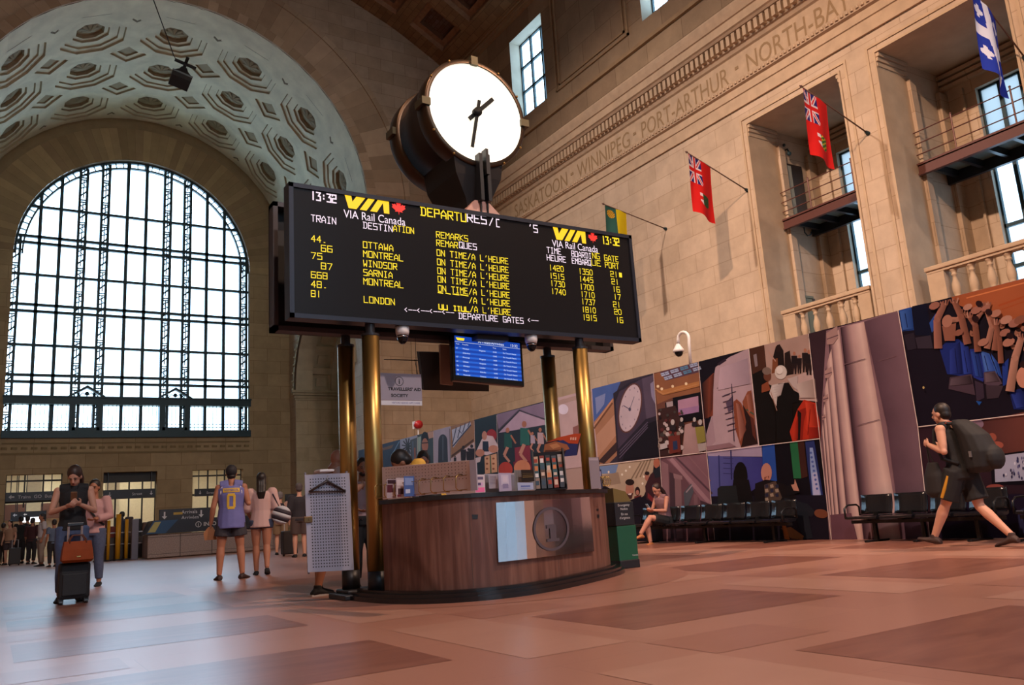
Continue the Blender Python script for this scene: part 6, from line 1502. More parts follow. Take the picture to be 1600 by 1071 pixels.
# -- young man in pink sweatshirt standing behind her
f = Fig(el=(-.25, .02, 1.14), wl=(-.10, .26, 1.10), er=(.25, .02, 1.14), wr=(.12, .26, 1.08), fl=(.4, 0, .9), fr=(-.4, 0, .9), tilt=-.2)
p = f.body('person', SK3, .011); f.shirt(M('faded_pink_sweatshirt', lin('b08a8a'), .85), p, 1.85, .022, -.06, name='sweatshirt'); f.legs(DEN, p, 1.9, .016, name='jeans', loose=.005); f.hair(DKHAIR, p, vol=.014); f.face(p); f.shoes(BLK, p)
m = MB(); m.tube([V((.16, .10, 1.46)), V((.05, .16, 1.30)), V((-.10, .15, 1.08)), V((-.18, .05, 1.0))], .018, 6); o = m.build('bag_strap', BLK); o.parent = p
a_ = at(147, 800, Y=15.4); place(p, a_.x, 15.4, 158, 'man in faded pink sweatshirt with dark shoulder strap, behind the woman with phone', .97)

# -- young man striding past the hoarding with a big backpack
f = Fig(pelvis=(0, 0, .90), waist=(0, .02, 1.08), chest=(0, .06, 1.28), neck=(0, .075, 1.45), head=(0, .125, 1.60), tilt=-.06, sl=(-.19, .06, 1.40), sr=(.19, .06, 1.40), el=(-.26, .02, 1.13), wl=(-.17, .24, 1.23), er=(.26, .04, 1.14), wr=(.17, .26, 1.22), fl=(.9, .2, .3), fr=(-.9, .2, .3), curl=1.2,
        hl=(-.095, .02, .89), kl=(-.10, .20, .51), al=(-.10, .40, .135), tl=(-.11, .60, .12), hr=(.095, -.02, .89), kr=(.10, -.10, .47), ar=(.10, -.40, .13), tr=(.11, -.22, .025))
p = f.body('person', SK2, .009)
f.shirt(BLK, p, 0, .016, -.06, name='tank_top'); sh = f.legs(BLK, p, .82, .026, name='shorts', loose=.03); f.hair(DKHAIR, p, vol=.011); f.face(p); f.shoes(M('dark_trainers', lin('3c2a26'), .7), p, 'trainer', .012, False)
m = MB()
H, K = f.hl, f.kl
m.tube([H.lerp(K, .12)+V((-.108, .01, 0)), H.lerp(K, .5)+V((-.118, .0, 0)), H.lerp(K, .78)+V((-.112, 0, 0))], [.018, .022, .024], 8); o = m.build('yellow_side_stripe', M('stripe_yellow', lin('c08a20'), .7)); o.parent = p
m = MB(); m.tube([V((-.14, .01, 1.47)), V((-.05, .02, 1.49)), V((.05, .02, 1.49)), V((.14, .01, 1.47))], .009, 6); o = m.build('red_neck_trim', M('trim_red', lin('a03c28'), .7)); o.parent = p
WKX, WKY = 9.70, 5.62
place(p, WKX, WKY, 2, 'young man in black tank top and shorts striding left past the hoarding', .985)
t = thing('backpack', (WKX, WKY-.2, 1.2), 'large black backpack on the back of the striding man', 'backpack')
PT = Matrix.Translation((WKX, WKY, 0)) @ Matrix.Rotation(R_(2), 4, 'Z') @ Matrix.Scale(.985, 4)
PK = M('backpack_black', (.007, .007, .009), .75, noise=.2, nscale=20)
m = MB(); m.loft([ering((0, y, z), rx, ry) for y, z, rx, ry in ((-.22, .86, .14, .10), (-.26, .92, .19, .17), (-.27, 1.10, .20, .20), (-.22, 1.30, .19, .17), (-.13, 1.44, .17, .12), (-.09, 1.50, .12, .07))]); m.ball((0, -.42, 1.02), (.15, .10, .15), 7)
o = solid(m, 'pack_body', PK, .012); o.data.transform(PT); put(o, t)
for sx in (-1, 1):
    m = MB(); m.tube([PT @ V(q) for q in ((sx*.10, -.06, 1.46), (sx*.12, .06, 1.475), (sx*.135, .17, 1.40), (sx*.15, .185, 1.25), (sx*.18, .10, 1.05), (sx*.16, -.08, .98))], .020, 8); m.build('shoulder_strap', PK, t, True)
m = MB(); m.box(-.2-.012, -.2, -.27, -.24, 1.04, 1.11, PT); m.build('logo_patch', M('patch_grey', (.12, .12, .13), .6), t)
m = MB(); m.loft([ering((-.16, y, z), rx, ry) for y, z, rx, ry in ((.24, .60, .05, .08), (.25, .66, .08, .13), (.25, .85, .08, .12), (.24, 1.02, .05, .06))]); o = solid(m, 'hand_bag', M('black_soft_bag', (.012, .010, .011), .8), .012); o.data.transform(PT); tag(o, 'dark soft bag carried in front of the striding man', 'bag')
m = MB(); m.tube([PT @ V(q) for q in ((-.16, .22, 1.0), (-.17, .25, 1.12), (-.17, .27, 1.23), (-.16, .28, 1.12), (-.16, .28, 1.0))], .008, 6); m.build('strap', PK, o)

# -- woman sitting on the beam seats
SWY = at(1036, 800, X=10.80).y
f = Fig(female=True, pelvis=(0, 0, .48), waist=(0, .0, .64), chest=(0, .05, .85), neck=(0, .09, 1.01), head=(0, .16, 1.14), tilt=-.5, sl=(-.17, .06, .95), sr=(.17, .06, .95), el=(-.21, .16, .70), wl=(-.07, .36, .72), er=(.21, .16, .70), wr=(.06, .37, .72), fl=(.5, 0, .9), fr=(-.5, 0, .9), curl=.9,
        hl=(-.09, .05, .48), kl=(-.06, .46, .58), al=(.06, .66, .26), tl=(.07, .80, .18), hr=(.09, .05, .47), kr=(.08, .45, .47), ar=(.03, .44, .085), tr=(.02, .60, .02))
p = f.body('person', SK4, .009); f.shirt(M('mauve_top', lin('7c5c62'), .8), p, 0, .014, .02, name='top'); 
m = MB()
m.loft([ering((0, -.02, .40), .19, .13), ering((0, 0, .50), .19, .135), ering((0, 0, .60), .15, .11)])
for H, K in ((f.hl, f.kl), (f.hr, f.kr)): m.tube([H, H.lerp(K, .5), H.lerp(K, .78)], [.115, .110, .098], 10)
solid(m, 'skirt', BLK, .012, p); f.hair(M('auburn_hair', (.028, .012, .010), .5), p, long_=.24, vol=.012); f.face(p)
f.shoes(M('tan_sandal', lin('a8683c'), .6), p, 'sandal', .004)
place(p, 10.84, SWY, 90, 'woman in mauve top and black skirt sitting cross-legged on the beam seats', .90, z=-.03)
ph = MB(); ph.bbox(-.035, .035, -.006, .006, -.06, .07, .004, Matrix.Translation((10.84, SWY, -.03)) @ Matrix.Rotation(R_(90), 4, 'Z') @ Matrix.Scale(.9, 4) @ Matrix.Translation((0, .44, .80)) @ Matrix.Rotation(-.6, 4, 'X'))
tag(ph.build('phone', M('phone_pale_blue', (.25, .40, .55), .3)), 'pale blue phone in the hands of the seated woman', 'phone')

# -- customers and clerks round the kiosk
f = Fig(pelvis=(0, -.10, .90), waist=(0, -.08, 1.06), chest=(0, .0, 1.22), neck=(0, .08, 1.34), head=(0, .16, 1.46), tilt=-.40, sl=(-.19, .04, 1.30), sr=(.19, .04, 1.30), el=(-.27, .18, 1.10), wl=(-.16, .36, 1.16), er=(.27, .18, 1.10), wr=(.14, .38, 1.16), hl=(-.095, -.1, .89), hr=(.095, -.1, .89), kl=(-.10, -.03, .49), kr=(.10, -.10, .49), al=(-.10, -.06, .085), ar=(.10, -.22, .085), tl=(-.12, .10, .02), tr=(.13, -.05, .02))
p = f.body('person', SK1, .009); f.shirt(M('white_linen_shirt', lin('b9aeb0'), .8), p, .7, .016, -.05); f.legs(M('dark_trousers_short', lin('2c2a30'), .8), p, .95, .02, name='shorts'); f.face(p); f.shoes(BLK, p, 'trainer', .012, False)
m = MB()
for A, T_ in ((f.al, f.tl), (f.ar, f.tr)):
    d = (T_-A); d.z = 0; d.normalize(); s_ = V((d.y, -d.x, 0)); m.loft([[A+d*ff+s_*x+V((0, 0, z-A.z)) for ff, x in ((-.08, -.035), (.10, -.055), (.21, -.02), (.21, .02), (.10, .055), (-.08, .035))] for z in (.0, .022)])
o = m.build('sole', SOLE); o.parent = p
place(p, 3.14, 9.0, -72, 'bald man leaning at the kiosk behind the grey pegboard door', .99)
f = Fig(el=(-.24, .03, 1.13), wl=(-.12, .24, 1.08), er=(.24, .03, 1.13), wr=(.12, .24, 1.05), tilt=-.30, fl=(.4, 0, .9), fr=(-.4, 0, .9))
p = f.body('person', SK3, .011); f.shirt(M('pale_pink_shirt', lin('b89a9c'), .8), p, .6, .018, -.02); f.legs(BLK, p, 1.9, .02, name='trousers'); f.hair(DKHAIR, p, vol=.012); f.face(p); f.shoes(BLK, p)
m = MB(); m.ball((0, .05, -.075), (.058, .050, .045), 7, f.HT); solid(m, 'beard', DKHAIR, .010, p)
a_ = at(566, 740, Y=9.35); place(p, a_.x, 9.35, 170, 'bearded man in pale pink shirt seen between the two left brass columns', .84)
f = Fig(pelvis=(0, -.04, .90), waist=(0, 0, 1.04), chest=(0, .10, 1.17), neck=(0, .20, 1.24), head=(0, .30, 1.29), tilt=-.75, sl=(-.19, .14, 1.24), sr=(.19, .14, 1.24), el=(-.26, .30, 1.02), wl=(-.15, .46, .95), er=(.26, .30, 1.02), wr=(.15, .46, .95))
p = f.body('person', SK3, .011); f.shirt(M('yellow_shirt', lin('c89a3c'), .8, noise=.08, nscale=14), p, .8, .022, -.04); f.legs(BLK, p, 1.9, .02, name='trousers'); f.hair(DKHAIR, p, vol=.016); f.shoes(BLK, p)
a_ = at(632, 735, Y=8.3); place(p, a_.x+.36, 8.42, 72, 'clerk in yellow shirt bending forward behind the pegboard on the desk', 1.05)
f = Fig(tilt=-.45); p = f.body('person', SK4, .011); f.shirt(M('grey_shirt', lin('77757c'), .8), p, .8, .018, -.03); f.legs(BLK, p, 1.9, .02, name='trousers'); f.hair(DKHAIR, p, vol=.014); f.face(p); f.shoes(BLK, p)
a_ = at(661, 730, Y=9.1); place(p, a_.x, 9.1, 160, 'dark-haired person mostly hidden behind the pegboard, right of the clerk in yellow', .865)

# -- people far away near the booth and in the doorways
def far(x, y, rz, lab, shirt, leg, to=1.9, h=1.0, sk=SK3, sleeve=.7, cap=None, long_=0, pack=None, **k):
    f = Fig(**k); p = f.body('person', sk, .016); f.shirt(M('cloth_'+shirt, lin(shirt), .85), p, sleeve, .02, -.08, .018); f.legs(M('cloth_'+leg, lin(leg), .85), p, to, .02, .018, 'shorts' if to < 1 else 'trousers')
    f.hair(M('cloth_'+cap, lin(cap), .7) if cap else DKHAIR, p, vol=.014, long_=long_, name='cap' if cap else 'hair'); f.shoes(BLK, p)
    if pack:
        m = MB(); m.loft([ering((0, yy, z), rx, ry) for yy, z, rx, ry in ((-.17, .98, .13, .07), (-.20, 1.06, .16, .10), (-.19, 1.30, .16, .10), (-.15, 1.44, .11, .06))]); solid(m, 'backpack', M('cloth_'+pack, lin(pack), .8), .016, p)
    return place(p, x, y, rz, lab, h)
def fgnd(px, py, yy): a_ = at(px, py, Y=yy); return a_.x
far(fgnd(438, 830, 24), 24.0, -20, 'man in grey cap with dark backpack and tan shorts, walking away near the pegboard door', 'a07c6c', '8c7458', .8, 1.0, SK2, .6, '6a6464', 0, '1c1a22', kl=(-.10, .12, .5), al=(-.1, .0, .085), tl=(-.11, .17, .02), kr=(.10, .05, .5), ar=(.1, -.22, .1), tr=(.1, -.06, .02))
far(fgnd(468, 830, 21), 21.0, -10, 'person in dark clothes with a bag beside the grey pegboard door', '2a262c', '4a3c38', .9, 1.04, SK2, 1.6, '4c4444')
far(fgnd(66, 830, 33), 33.0, 100, 'person in white shirt and pale trousers standing at the left doorway', 'b0acb0', '8c8078', 1.9, 1.0, SK3, .7, '2a2a2c')
far(fgnd(84, 835, 31), 31.0, 20, 'person in blue shirt standing left of the woman with the phone', '54647c', '1c1a20', 1.9, .84, SK3, .7)
far(fgnd(15, 835, 40), 40.0, 150, 'person in pale top near the left edge of the left doorway', 'a07c64', '3c3034', .8, 1.0, SK2, .5, None, .2)
far(fgnd(32, 835, 41), 41.0, 30, 'person in black seen against the bright left doorway', '141416', '18161a', 1.9, 1.1, SK3, 1.7)
far(fgnd(42, 835, 42), 42.0, 10, 'broad figure in dark coat in the left doorway', '1c1820', '1a181c', 1.9, 1.12, SK3, 1.8)
far(fgnd(50, 838, 38), 38.0, -30, 'person in dark red top in the left doorway', '3c1c20', '201c20', 1.9, 1.0, SK3, 1.3)
far(fgnd(5, 838, 40), 40.5, -30, 'figure in brown clothes at the left frame edge', '4c382e', '2c2420', 1.9, .95, SK3, 1.3)
far(fgnd(190, 830, 35.6), 35.6, 60, 'dark-haired person with luggage behind the yellow posts', '2c3244', '1c1c22', 1.9, 1.0, SK3, 1.2)
for px_, yy, lab in ((24, 37.5, 'dark wheeled case beside the people in the left doorway'), (452, 22.5, 'dark travel bag on the floor between the two men left of the pegboard door')):
    x = fgnd(px_, 850, yy); t = thing('travel_case', (x, yy, 0), lab, 'suitcase')
    m = MB(); m.bbox(x-.2, x+.2, yy-.13, yy+.13, .05, .66, .03); m.build('body', M('case_black', (.02, .018, .02), .6), t)
    m = MB(); m.tube([(x-.1, yy+.1, .64), (x-.1, yy+.1, .95), (x+.1, yy+.1, .95), (x+.1, yy+.1, .64)], .012, 6); m.build('handle', GREY, t)
    for s_ in (-.15, .15): m = MB(); m.tube([(x+s_-.02, yy, .03), (x+s_+.02, yy, .03)], .03, 10); m.build('wheel', BLACK, t)
# ================================================================ things on and round the kiosk
def fwd(p): return (p-CAM).dot(_fw)
def at_d(px, py, d):
    v = _fw+_r*((px-800)/FPX)-_u*((py-535.5)/FPX); return CAM+v*d
PEG = M('peg_hole', (.03, .025, .03), .8)
def pegboard(mb, bl, br, tl, tr, nx, nz, mx, mz, r=.005):
    """board between four corners with a field of holes as its second material"""
    bl, br, tl, tr = map(V, (bl, br, tl, tr)); n = (br-bl).cross(tl-bl).normalized()*-1
    n = n if n.dot(CAM-bl) > 0 else -n
    mb.cur = 0; mb.prism([bl, br, tr, tl], -n*.014)
    mb.cur = 1; ux = (br-bl).normalized(); uz = (tl-bl).normalized()
    for i in range(nx):
        for k in range(nz):
            a, b = mx+(1-2*mx)*i/(nx-1), mz[0]+(mz[1]-mz[0])*k/(nz-1)
            c = bl.lerp(br, a).lerp(tl.lerp(tr, a), b)+n*.001
            mb.poly([c+ux*r*math.cos(PI/3*q_)+uz*r*math.sin(PI/3*q_) for q_ in range(6)])
YD = 7.93
t = thing('pegboard_door', (2.8, YD, .3), 'grey perforated panel door with a coat hanger and brass lock, left of the brass columns', 'door')
m = MB(); TL, TR, BR, BL = at(476, 742.5, Y=YD), at(546, 739.5, Y=YD), at(553, 891, Y=YD), at(481, 895, Y=YD)
pegboard(m, BL, BR, TL, TR, 14, 30, .12, (.05, .95), .0072); m.build('panel', [M('pegboard_grey', lin('9a99a8'), .42, .25), PEG], t)
m = MB(); a, b = TR+V((-.02, .03, .02)), BR+V((-.02, .03, -.0)); m.tube([a, b], .012, 8); m.tube([a+V((-.42, 0, 0)), b+V((-.42, 0, 0))], .010, 8); m.build('door_frame', M('pegboard_edge', lin('77757f'), .5), t)
m = MB(); c = at(480, 812.5, Y=YD-.006); m.bbox(c.x-.035, c.x+.05, YD-.02, YD, c.z-.03, c.z+.03, .006); m.tube([(c.x+.02, YD-.03, c.z), (c.x+.02, YD, c.z)], .012, 10); m.build('lock_plate', M('bronze_lock', (.16, .10, .045), .4, .8), t)
hg = thing('coat_hanger', (2.8, YD-.03, 1.1), 'dark wooden coat hanger hooked on the grey perforated panel', 'hanger')
m = MB(); P = [at(x, y, Y=YD-.025) for x, y in ((483, 769), (511, 752), (540, 768.5))]; m.tube([P[0], P[0].lerp(P[1], .8), P[1], P[1].lerp(P[2], .2), P[2]], [.010, .012, .017, .012, .010], 8); m.tube([P[0]+V((.005, 0, .0)), P[2]+V((-.005, 0, 0))], .008, 8); m.build('body', M('hanger_wood', (.03, .016, .014), .4), hg, True)
m = MB(); m.tube([P[1], P[1]+V((0, 0, .03)), P[1]+V((.02, -.0, .045)), P[1]+V((.015, .02, .055))], .004, 6); m.build('hook', GREY, hg)
m = MB(); a = at(512, 737, Y=YD+.05); m.bbox(a.x-.09, a.x+.06, YD+.02, YD+.2, a.z-.005, a.z+.02, .008); tag(m.build('paper_stack', PAPER), 'pale papers lying on top edge of the grey perforated panel', 'paper')

# standing pegboard on the desk, brass rack with brochures in front of it
d1 = fwd(V((3.30, 7.28, 0))); d2 = d1/1.13
t = thing('pegboard_stand', (3.5, 7.0, .93), 'grey perforated board standing on the left end of the desk top', 'pegboard')
TL, TR = at_d(597, 731, d1), at_d(735, 719.5, d2); BL, BR = at_d(598, 783, d1), at_d(738, 776, d2)
for q_ in (BL, BR): q_.z = .927
m = MB(); pegboard(m, BL, BR, TL, TR, 26, 6, .05, (.42, .93), .0050); m.build('panel', [M('pegboard_beige', lin('d6ced2'), .6), PEG], t)
m = MB(); n_ = (BR-BL).normalized(); q_ = V((n_.y, -n_.x, 0)); m.prism([BR, BR+n_*.055+q_*-.02, TR+n_*.055+q_*-.02, TR], q_*.012); m.build('side_wing', M('pegboard_edge_light', lin('a3a2b0'), .55), t)
fdir = q_ if q_.dot(CAM-BL) > 0 else -q_
rk = thing('brass_rack', (3.4, 7.0, .93), 'brass wire brochure rack with loops in front of the perforated board', 'rack')
for px in (598, 615, 632, 672, 690, 709, 727):
    f_ = (px-597)/140; b0 = BL.lerp(BR, f_)+fdir*.06; m = MB()
    m.tube([b0+fdir*-.04+V((0, 0, .135)), b0+V((0, 0, .14)), b0+fdir*.03+V((0, 0, .115)), b0+fdir*.035+V((0, 0, .03)), b0+fdir*.01+V((0, 0, .008)), b0+fdir*-.03+V((0, 0, .006))], .0045, 7); m.build('loop', BRASS2, rk, True)
for z in (.125, .012):
    m = MB(); m.tube([BL+fdir*.05+V((-.02, 0, z)), BR+fdir*.05+V((0, 0, z))], .003, 6); m.build('rail', BRASS2, rk)
def leaflet(px0, px1, pyt, c, cat, label, d, art=(), tilt=.03, grp=None, z0=.927, th=.006):
    """a printed card standing on the desk at distance d, art: (colour, x0, y0, x1, y1) in card fractions"""
    a, b = at_d(px0, pyt, d), at_d(px1, pyt, d); a0, b0 = a.copy(), b.copy(); a0.z = b0.z = z0; w_ = (b-a).normalized(); nn = V((w_.y, -w_.x, 0)); nn = nn if nn.dot(CAM-a) > 0 else -nn
    a0 += nn*tilt; b0 += nn*tilt
    m = MB(); m.col = lin(c); m.prism([a0, b0, b, a], -nn*th); e = .0012
    for cc, x0, y0, x1, y1 in art:
        m.col = lin(cc); P = [a0.lerp(b0, x).lerp(a.lerp(b, x), y)+nn*e for x, y in ((x0, y0), (x1, y0), (x1, y1), (x0, y1))]; m.poly(P); e += .0003
    return tag(m.build(cat.replace(' ', '_'), attr_mat('printed_card', .5, 0, 0, .35)), label, cat, grp)
dm = lambda f_: d1+(d2-d1)*f_-.10
leaflet(604, 620, 749, 'b0a0a8', 'brochure', 'brochure with dark red picture at the left end of the brass rack', dm(.1), (('5a2030', .05, .3, .6, .7), ('3a1a28', .1, .75, .9, .95), ('d8c8cc', .5, .1, .95, .3)))
leaflet(619, 633, 747, 'c8b8bc', 'brochure', 'pale pink brochure with dark figures in the brass rack', dm(.2), (('4a2a30', .2, .15, .8, .45), ('e0d4d8', .1, .6, .9, .9), ('702838', .1, .02, .5, .14)))
leaflet(631, 647, 744.5, '4a68a8', 'brochure', 'blue brochure in the brass rack, right of the pink one', dm(.3), (('8aa0d0', .1, .55, .9, .92), ('c8d0e4', .15, .15, .6, .35)))
dk = fwd(V((3.95, 6.78, 0)))
leaflet(741.5, 757, 742, 'c4b8c0', 'leaflet', 'narrow white leaflet with pink foot beside the perforated board', dk, (('e06aa0', .05, .03, .95, .28), ('5a5070', .15, .72, .85, .88), ('c8a0c8', .2, .35, .8, .55), ('4a4068', .25, .4, .6, .55)), .05)
gb = leaflet(756, 803, 741, '8c8890', 'notice board', 'low grey notice board behind the leaflets on the desk', dk+.15, (('a8a4ac', 0, .94, 1, 1),), 0)
leaflet(763, 777, 741, 'b8aeb8', 'notice', 'white printed notice on the grey board, next to the face leaflet', dk+.08, tuple(('8c8490', .15, y, .85, y+.03) for y in (.3, .4, .5, .6, .7, .8)), .0, None, .96)
leaflet(778.5, 798, 739.5, 'a8a0bc', 'leaflet', 'pale lilac leaflet with a face in the middle of the desk', dk+.03, (('c4bcd0', .2, .35, .8, .9), ('8880a4', .3, .15, .75, .4), ('d0c4d4', .35, .5, .7, .8)), .03)
leaflet(803, 835, 735, '8a8684', 'notice board', 'small grey mesh board right of the lilac leaflet', dk+.2, tuple(('6c6866', x, .02, x+.012, .98) for x in (.1, .2, .3, .4, .5, .6, .7, .8, .9)), 0)
leaflet(832, 842, 734, '2a2018', 'book', 'dark booklet leaning before the small mesh board', dk+.1, (('6a5030', .1, .4, .9, .6),), .01) if 0 else None
leaflet(814, 834, 734.5, '2c2018', 'booklet', 'black booklet with gold lettering on the small mesh board', dk+.14, (('7c6438', .1, .35, .9, .42), ('7c6438', .1, .5, .9, .55), ('5a4828', .1, .65, .9, .7)), 0, None, 1.005)
leaflet(808.5, 833, 754.5, '9aa4c4', 'card', 'pale blue tent card at the front of the desk', dk+.03, (('5060a0', .2, .4, .8, .6), ('8090b8', .2, .15, .8, .25)), .02)
# black display stand full of booklets, poster rising behind it
ds = fwd(V((4.75, 6.98, 0)))
t = thing('brochure_stand', (4.7, 6.95, .93), 'black sloping display stand packed with booklets at the right of the desk', 'stand')
A, B = at_d(836, 766, ds), at_d(885, 764, ds); A.z = B.z = .927; w_ = (B-A).normalized(); nn = V((w_.y, -w_.x, 0)); nn = nn if nn.dot(CAM-A) > 0 else -nn
zt_ = at_d(878, 700, ds+.2).z
C0, D0 = A-nn*.26+V((0, 0, 0)), B-nn*.26
m = MB()
for q_ in (A, B): m.prism([q_, q_-nn*.30, q_-nn*.30+V((0, 0, zt_-.927)), q_-nn*.20+V((0, 0, zt_-.927)), q_+V((0, 0, .05))], w_*.012)
m.prism([A-nn*.28, B-nn*.28, B-nn*.28+V((0, 0, zt_-.95)), A-nn*.28+V((0, 0, zt_-.95))], nn*.012); m.prism([A, B, B-nn*.3, A-nn*.3], V((0, 0, .012))); m.build('case', BLACKM, t)
rnd = random.Random(4)
CN = {'3c4450': 'slate blue', '8c7468': 'tan', '7c2c24': 'brick red', 'a8a0a0': 'pale grey', '2c5058': 'teal', '54443c': 'brown', 'b89880': 'sand', '6c6c7c': 'grey', '20242c': 'black'}
for r in range(4):
    for c_ in range(5):
        o_ = A.lerp(B, (c_+.12)/5)-nn*(.03+.055*r)+V((0, 0, .02+.075*r)); e_ = A.lerp(B, (c_+.88)/5)-nn*(.03+.055*r)+V((0, 0, .02+.075*r)); hh = .10+.02*rnd.random()
        m = MB(); bc = rnd.choice(['3c4450', '8c7468', '7c2c24', 'a8a0a0', '2c5058', '54443c', 'b89880', '6c6c7c', '20242c']); m.col = lin(bc); m.prism([o_, e_, e_-nn*.03+V((0, 0, hh)), o_-nn*.03+V((0, 0, hh))], -nn*.012)
        m.col = lin(rnd.choice(['c8b0a0', 'a03828', 'd8d0d0', '30485c', 'c87848'])); k0, k1 = .2+.3*rnd.random(), .75
        P = [o_.lerp(e_, x)+(-nn*.03+V((0, 0, hh)))*y+nn*.002 for x, y in ((.15, k0), (.85, k0), (.85, k1), (.15, k1))]; m.poly(P)
        tag(m.build('booklet', attr_mat('printed_card', .5, 0, 0, .35)), '%s booklet, %s in the %s row of the black sloping display stand' % (CN[bc], ('leftmost', 'second from left', 'middle one', 'second from right', 'rightmost')[c_], ('front', 'second', 'third', 'back')[r]), 'booklet', 'booklets in the black display stand')
dp = ds+.42; m = MB()
pz = lambda x, y: at_d(x, y, dp)
m.col = lin('3c2c30'); m.prism([pz(848, 715), pz(902, 711), pz(908, 678), pz(898, 678), pz(872, 684), pz(852, 692)], -nn*.012); e = nn*.002
def pp(c, pts):
    global e
    m.col = lin(c); m.poly([pz(*q_)+e for q_ in pts]); e = e+nn*.0006
pp('c8502c', [(853, 692), (872, 684), (898, 678), (908, 678), (903, 694), (888, 693), (872, 688)]); pp('30386c', [(866, 691), (880, 688), (890, 694), (903, 694), (901, 712), (880, 714), (886, 702)]); pp('b4704c', [(851, 695), (868, 690), (886, 695), (890, 702), (872, 708), (849, 708)]); pp('d89464', [(858, 696), (870, 693), (876, 698), (864, 702)]); pp('6c4030', [(852, 704), (884, 703), (866, 712), (849, 713)]); pp('a8846c', [(852, 709), (876, 704), (878, 706), (854, 711)])
for x in (891, 894.5, 898): pp('f0c0a8', [(x, 684), (x+2.4, 683.6), (x+2.2, 688), (x-.2, 688.4)])
ps = tag(m.build('poster', attr_mat('printed_card', .5, 0, 0, .35)), 'orange and blue travel poster sticking up above the black display stand', 'poster')
m = MB(); m.tube([pz(878, 770)+V((0, 0, 0)), pz(878, 700)], .008, 6); q_ = m.v[0].z; o = m.build('support_rod', BLACKM); put(o, ps); o.parent = ps
de = fwd(V((5.55, 7.38, 0)))
leaflet(919.5, 935, 715, '8c8088', 'leaflet rack', 'narrow grey leaflet board at the far right end of the desk', de, (('a89ca4', .05, .9, .95, .97),), .02)
t = thing('leaflet_rings', (5.5, 7.35, .93), 'brass ring rack holding leaflets at the far right end of the desk', 'rack')
for k in range(5):
    m = MB(); c = at_d(938+k*2.6, 752.5, de-.05); m.tube([c+w_*.040*math.cos(2*PI*i/14)+V((0, 0, .050*math.sin(2*PI*i/14))) for i in range(15)], .004, 6); m.build('ring', BRASS2, t, True)
m = MB(); c = at_d(938, 752, de-.05); m.tube([c+V((0, 0, -.05)), V((c.x, c.y, .927))], .006, 6); m.build('post', BRASS2, t)
leaflet(927, 934, 734, '5a2c40', 'leaflet', 'dark red leaflet beside the brass rings', de-.02, (('a0606c', .1, .5, .9, .8),), .01); leaflet(934, 939.5, 734, '2c2c48', 'leaflet', 'dark blue leaflet between the red one and the rings', de-.02, (('9088a8', .2, .6, .8, .9),), .01)
m = MB(); c = at_d(642, 780, dm(.33)); m.bbox(c.x-.05, c.x+.04, c.y-.02, c.y+.03, .925, .945, .004); tag(m.build('pamphlet_pile', M('violet_paper', lin('6a62a0'), .7)), 'small pile of violet pamphlets lying before the blue brochure', 'pamphlets')

# green emergency cabinet behind the desk
gx, gy = 6.47, 8.05
t = thing('emergency_stand', (gx, gy, 0), 'dark green emergency notice stand with black label, behind right end of the desk', 'stand')
zl, zu = at(970, 822, Y=gy-.13).z, at(970, 785, Y=gy-.13).z
m = MB(); m.bbox(gx-.16, gx+.135, gy-.13, gy+.13, .09, zl, .01); m.build('body', M('deep_green_metal', lin('0f5238'), .4), t)
m = MB(); m.bbox(gx-.16, gx+.14, gy-.14, gy+.14, 0, .10, .01); m.build('base', BLACKM, t); m = MB(); m.bbox(gx-.17, gx+.12, gy-.135, gy+.13, zl, zu, .008); m.build('label_head', BLACKM, t)
m = MB(); m.prism([(gx-.16, gy-.12, zu), (gx+.10, gy-.12, zu), (gx+.03, gy-.12, zu+.12), (gx-.16, gy-.12, zu+.17)], (0, .23, 0)); m.build('sloped_top', M('olive_panel', lin('6a5a2c'), .5), t)
m = MB(); y_ = gy-.1365; zz = zu-.05
for k, s_ in enumerate(('Emergency', 'Notice', 'En cas', "d'urgence")): lettering(m, s_, (gx-.03, y_, zz-k*.045-(.015 if k > 1 else 0)), (1, 0, 0), (0, 0, 1), height=.028, align='CENTER')
m.build('lettering', M('label_white', (.62, .62, .62), .6), t)
m = MB(); lettering(m, 'Canada', (gx+.04, gy-.132, .14), (1, 0, 0), (0, 0, 1), height=.02); m.build('small_lettering', M('label_white', (.62, .62, .62), .6), t)

# ================================================================ flags on the right wall
CLOTH = attr_mat('flag_cloth', .8, .04, 0, .15)
RED, BLU, WHT = lin('c81f1c'), lin('2a2468'), lin('d8c8cc')
def union(u, v):      # u across, v down, both 0..1
    x, y = u-.5, v-.5
    if abs(x) < .075 or abs(y) < .07: return RED
    if abs(x) < .13 or abs(y) < .12: return WHT
    d = abs(abs(x)-abs(y))
    if d < .04: return RED
    if d < .11: return WHT
    return BLU
def ensign(crest, arms):
    def f(u, v):
        if u < .52 and v < .47: return union(u/.52, v/.47)
        a, b = (u-.56)/.22, (v-.71)/.105
        if abs(a) < 1 and -1 < b < 1 and abs(a) < (1 if b < .2 else math.sqrt(max(0, 1-((b-.2)/.8)**2))):
            if a < -.45: return WHT if abs(b+.1) > .3 or b > .6 else RED
            return arms if (int((a+2)*4)+int((b+2)*5)) % 3 else crest
        return RED
    return f
def sask(u, v):
    if u < .5:
        if .06 < v < .22 and .08 < u < .44:
            if (u-.26)**2/.03+(v-.14)**2/.006 < 1: return lin('c8a030') if (int(u*40)+int(v*60)) % 3 else lin('8c5c28')
        return lin('2f5c52')
    return lin('d8c21c')
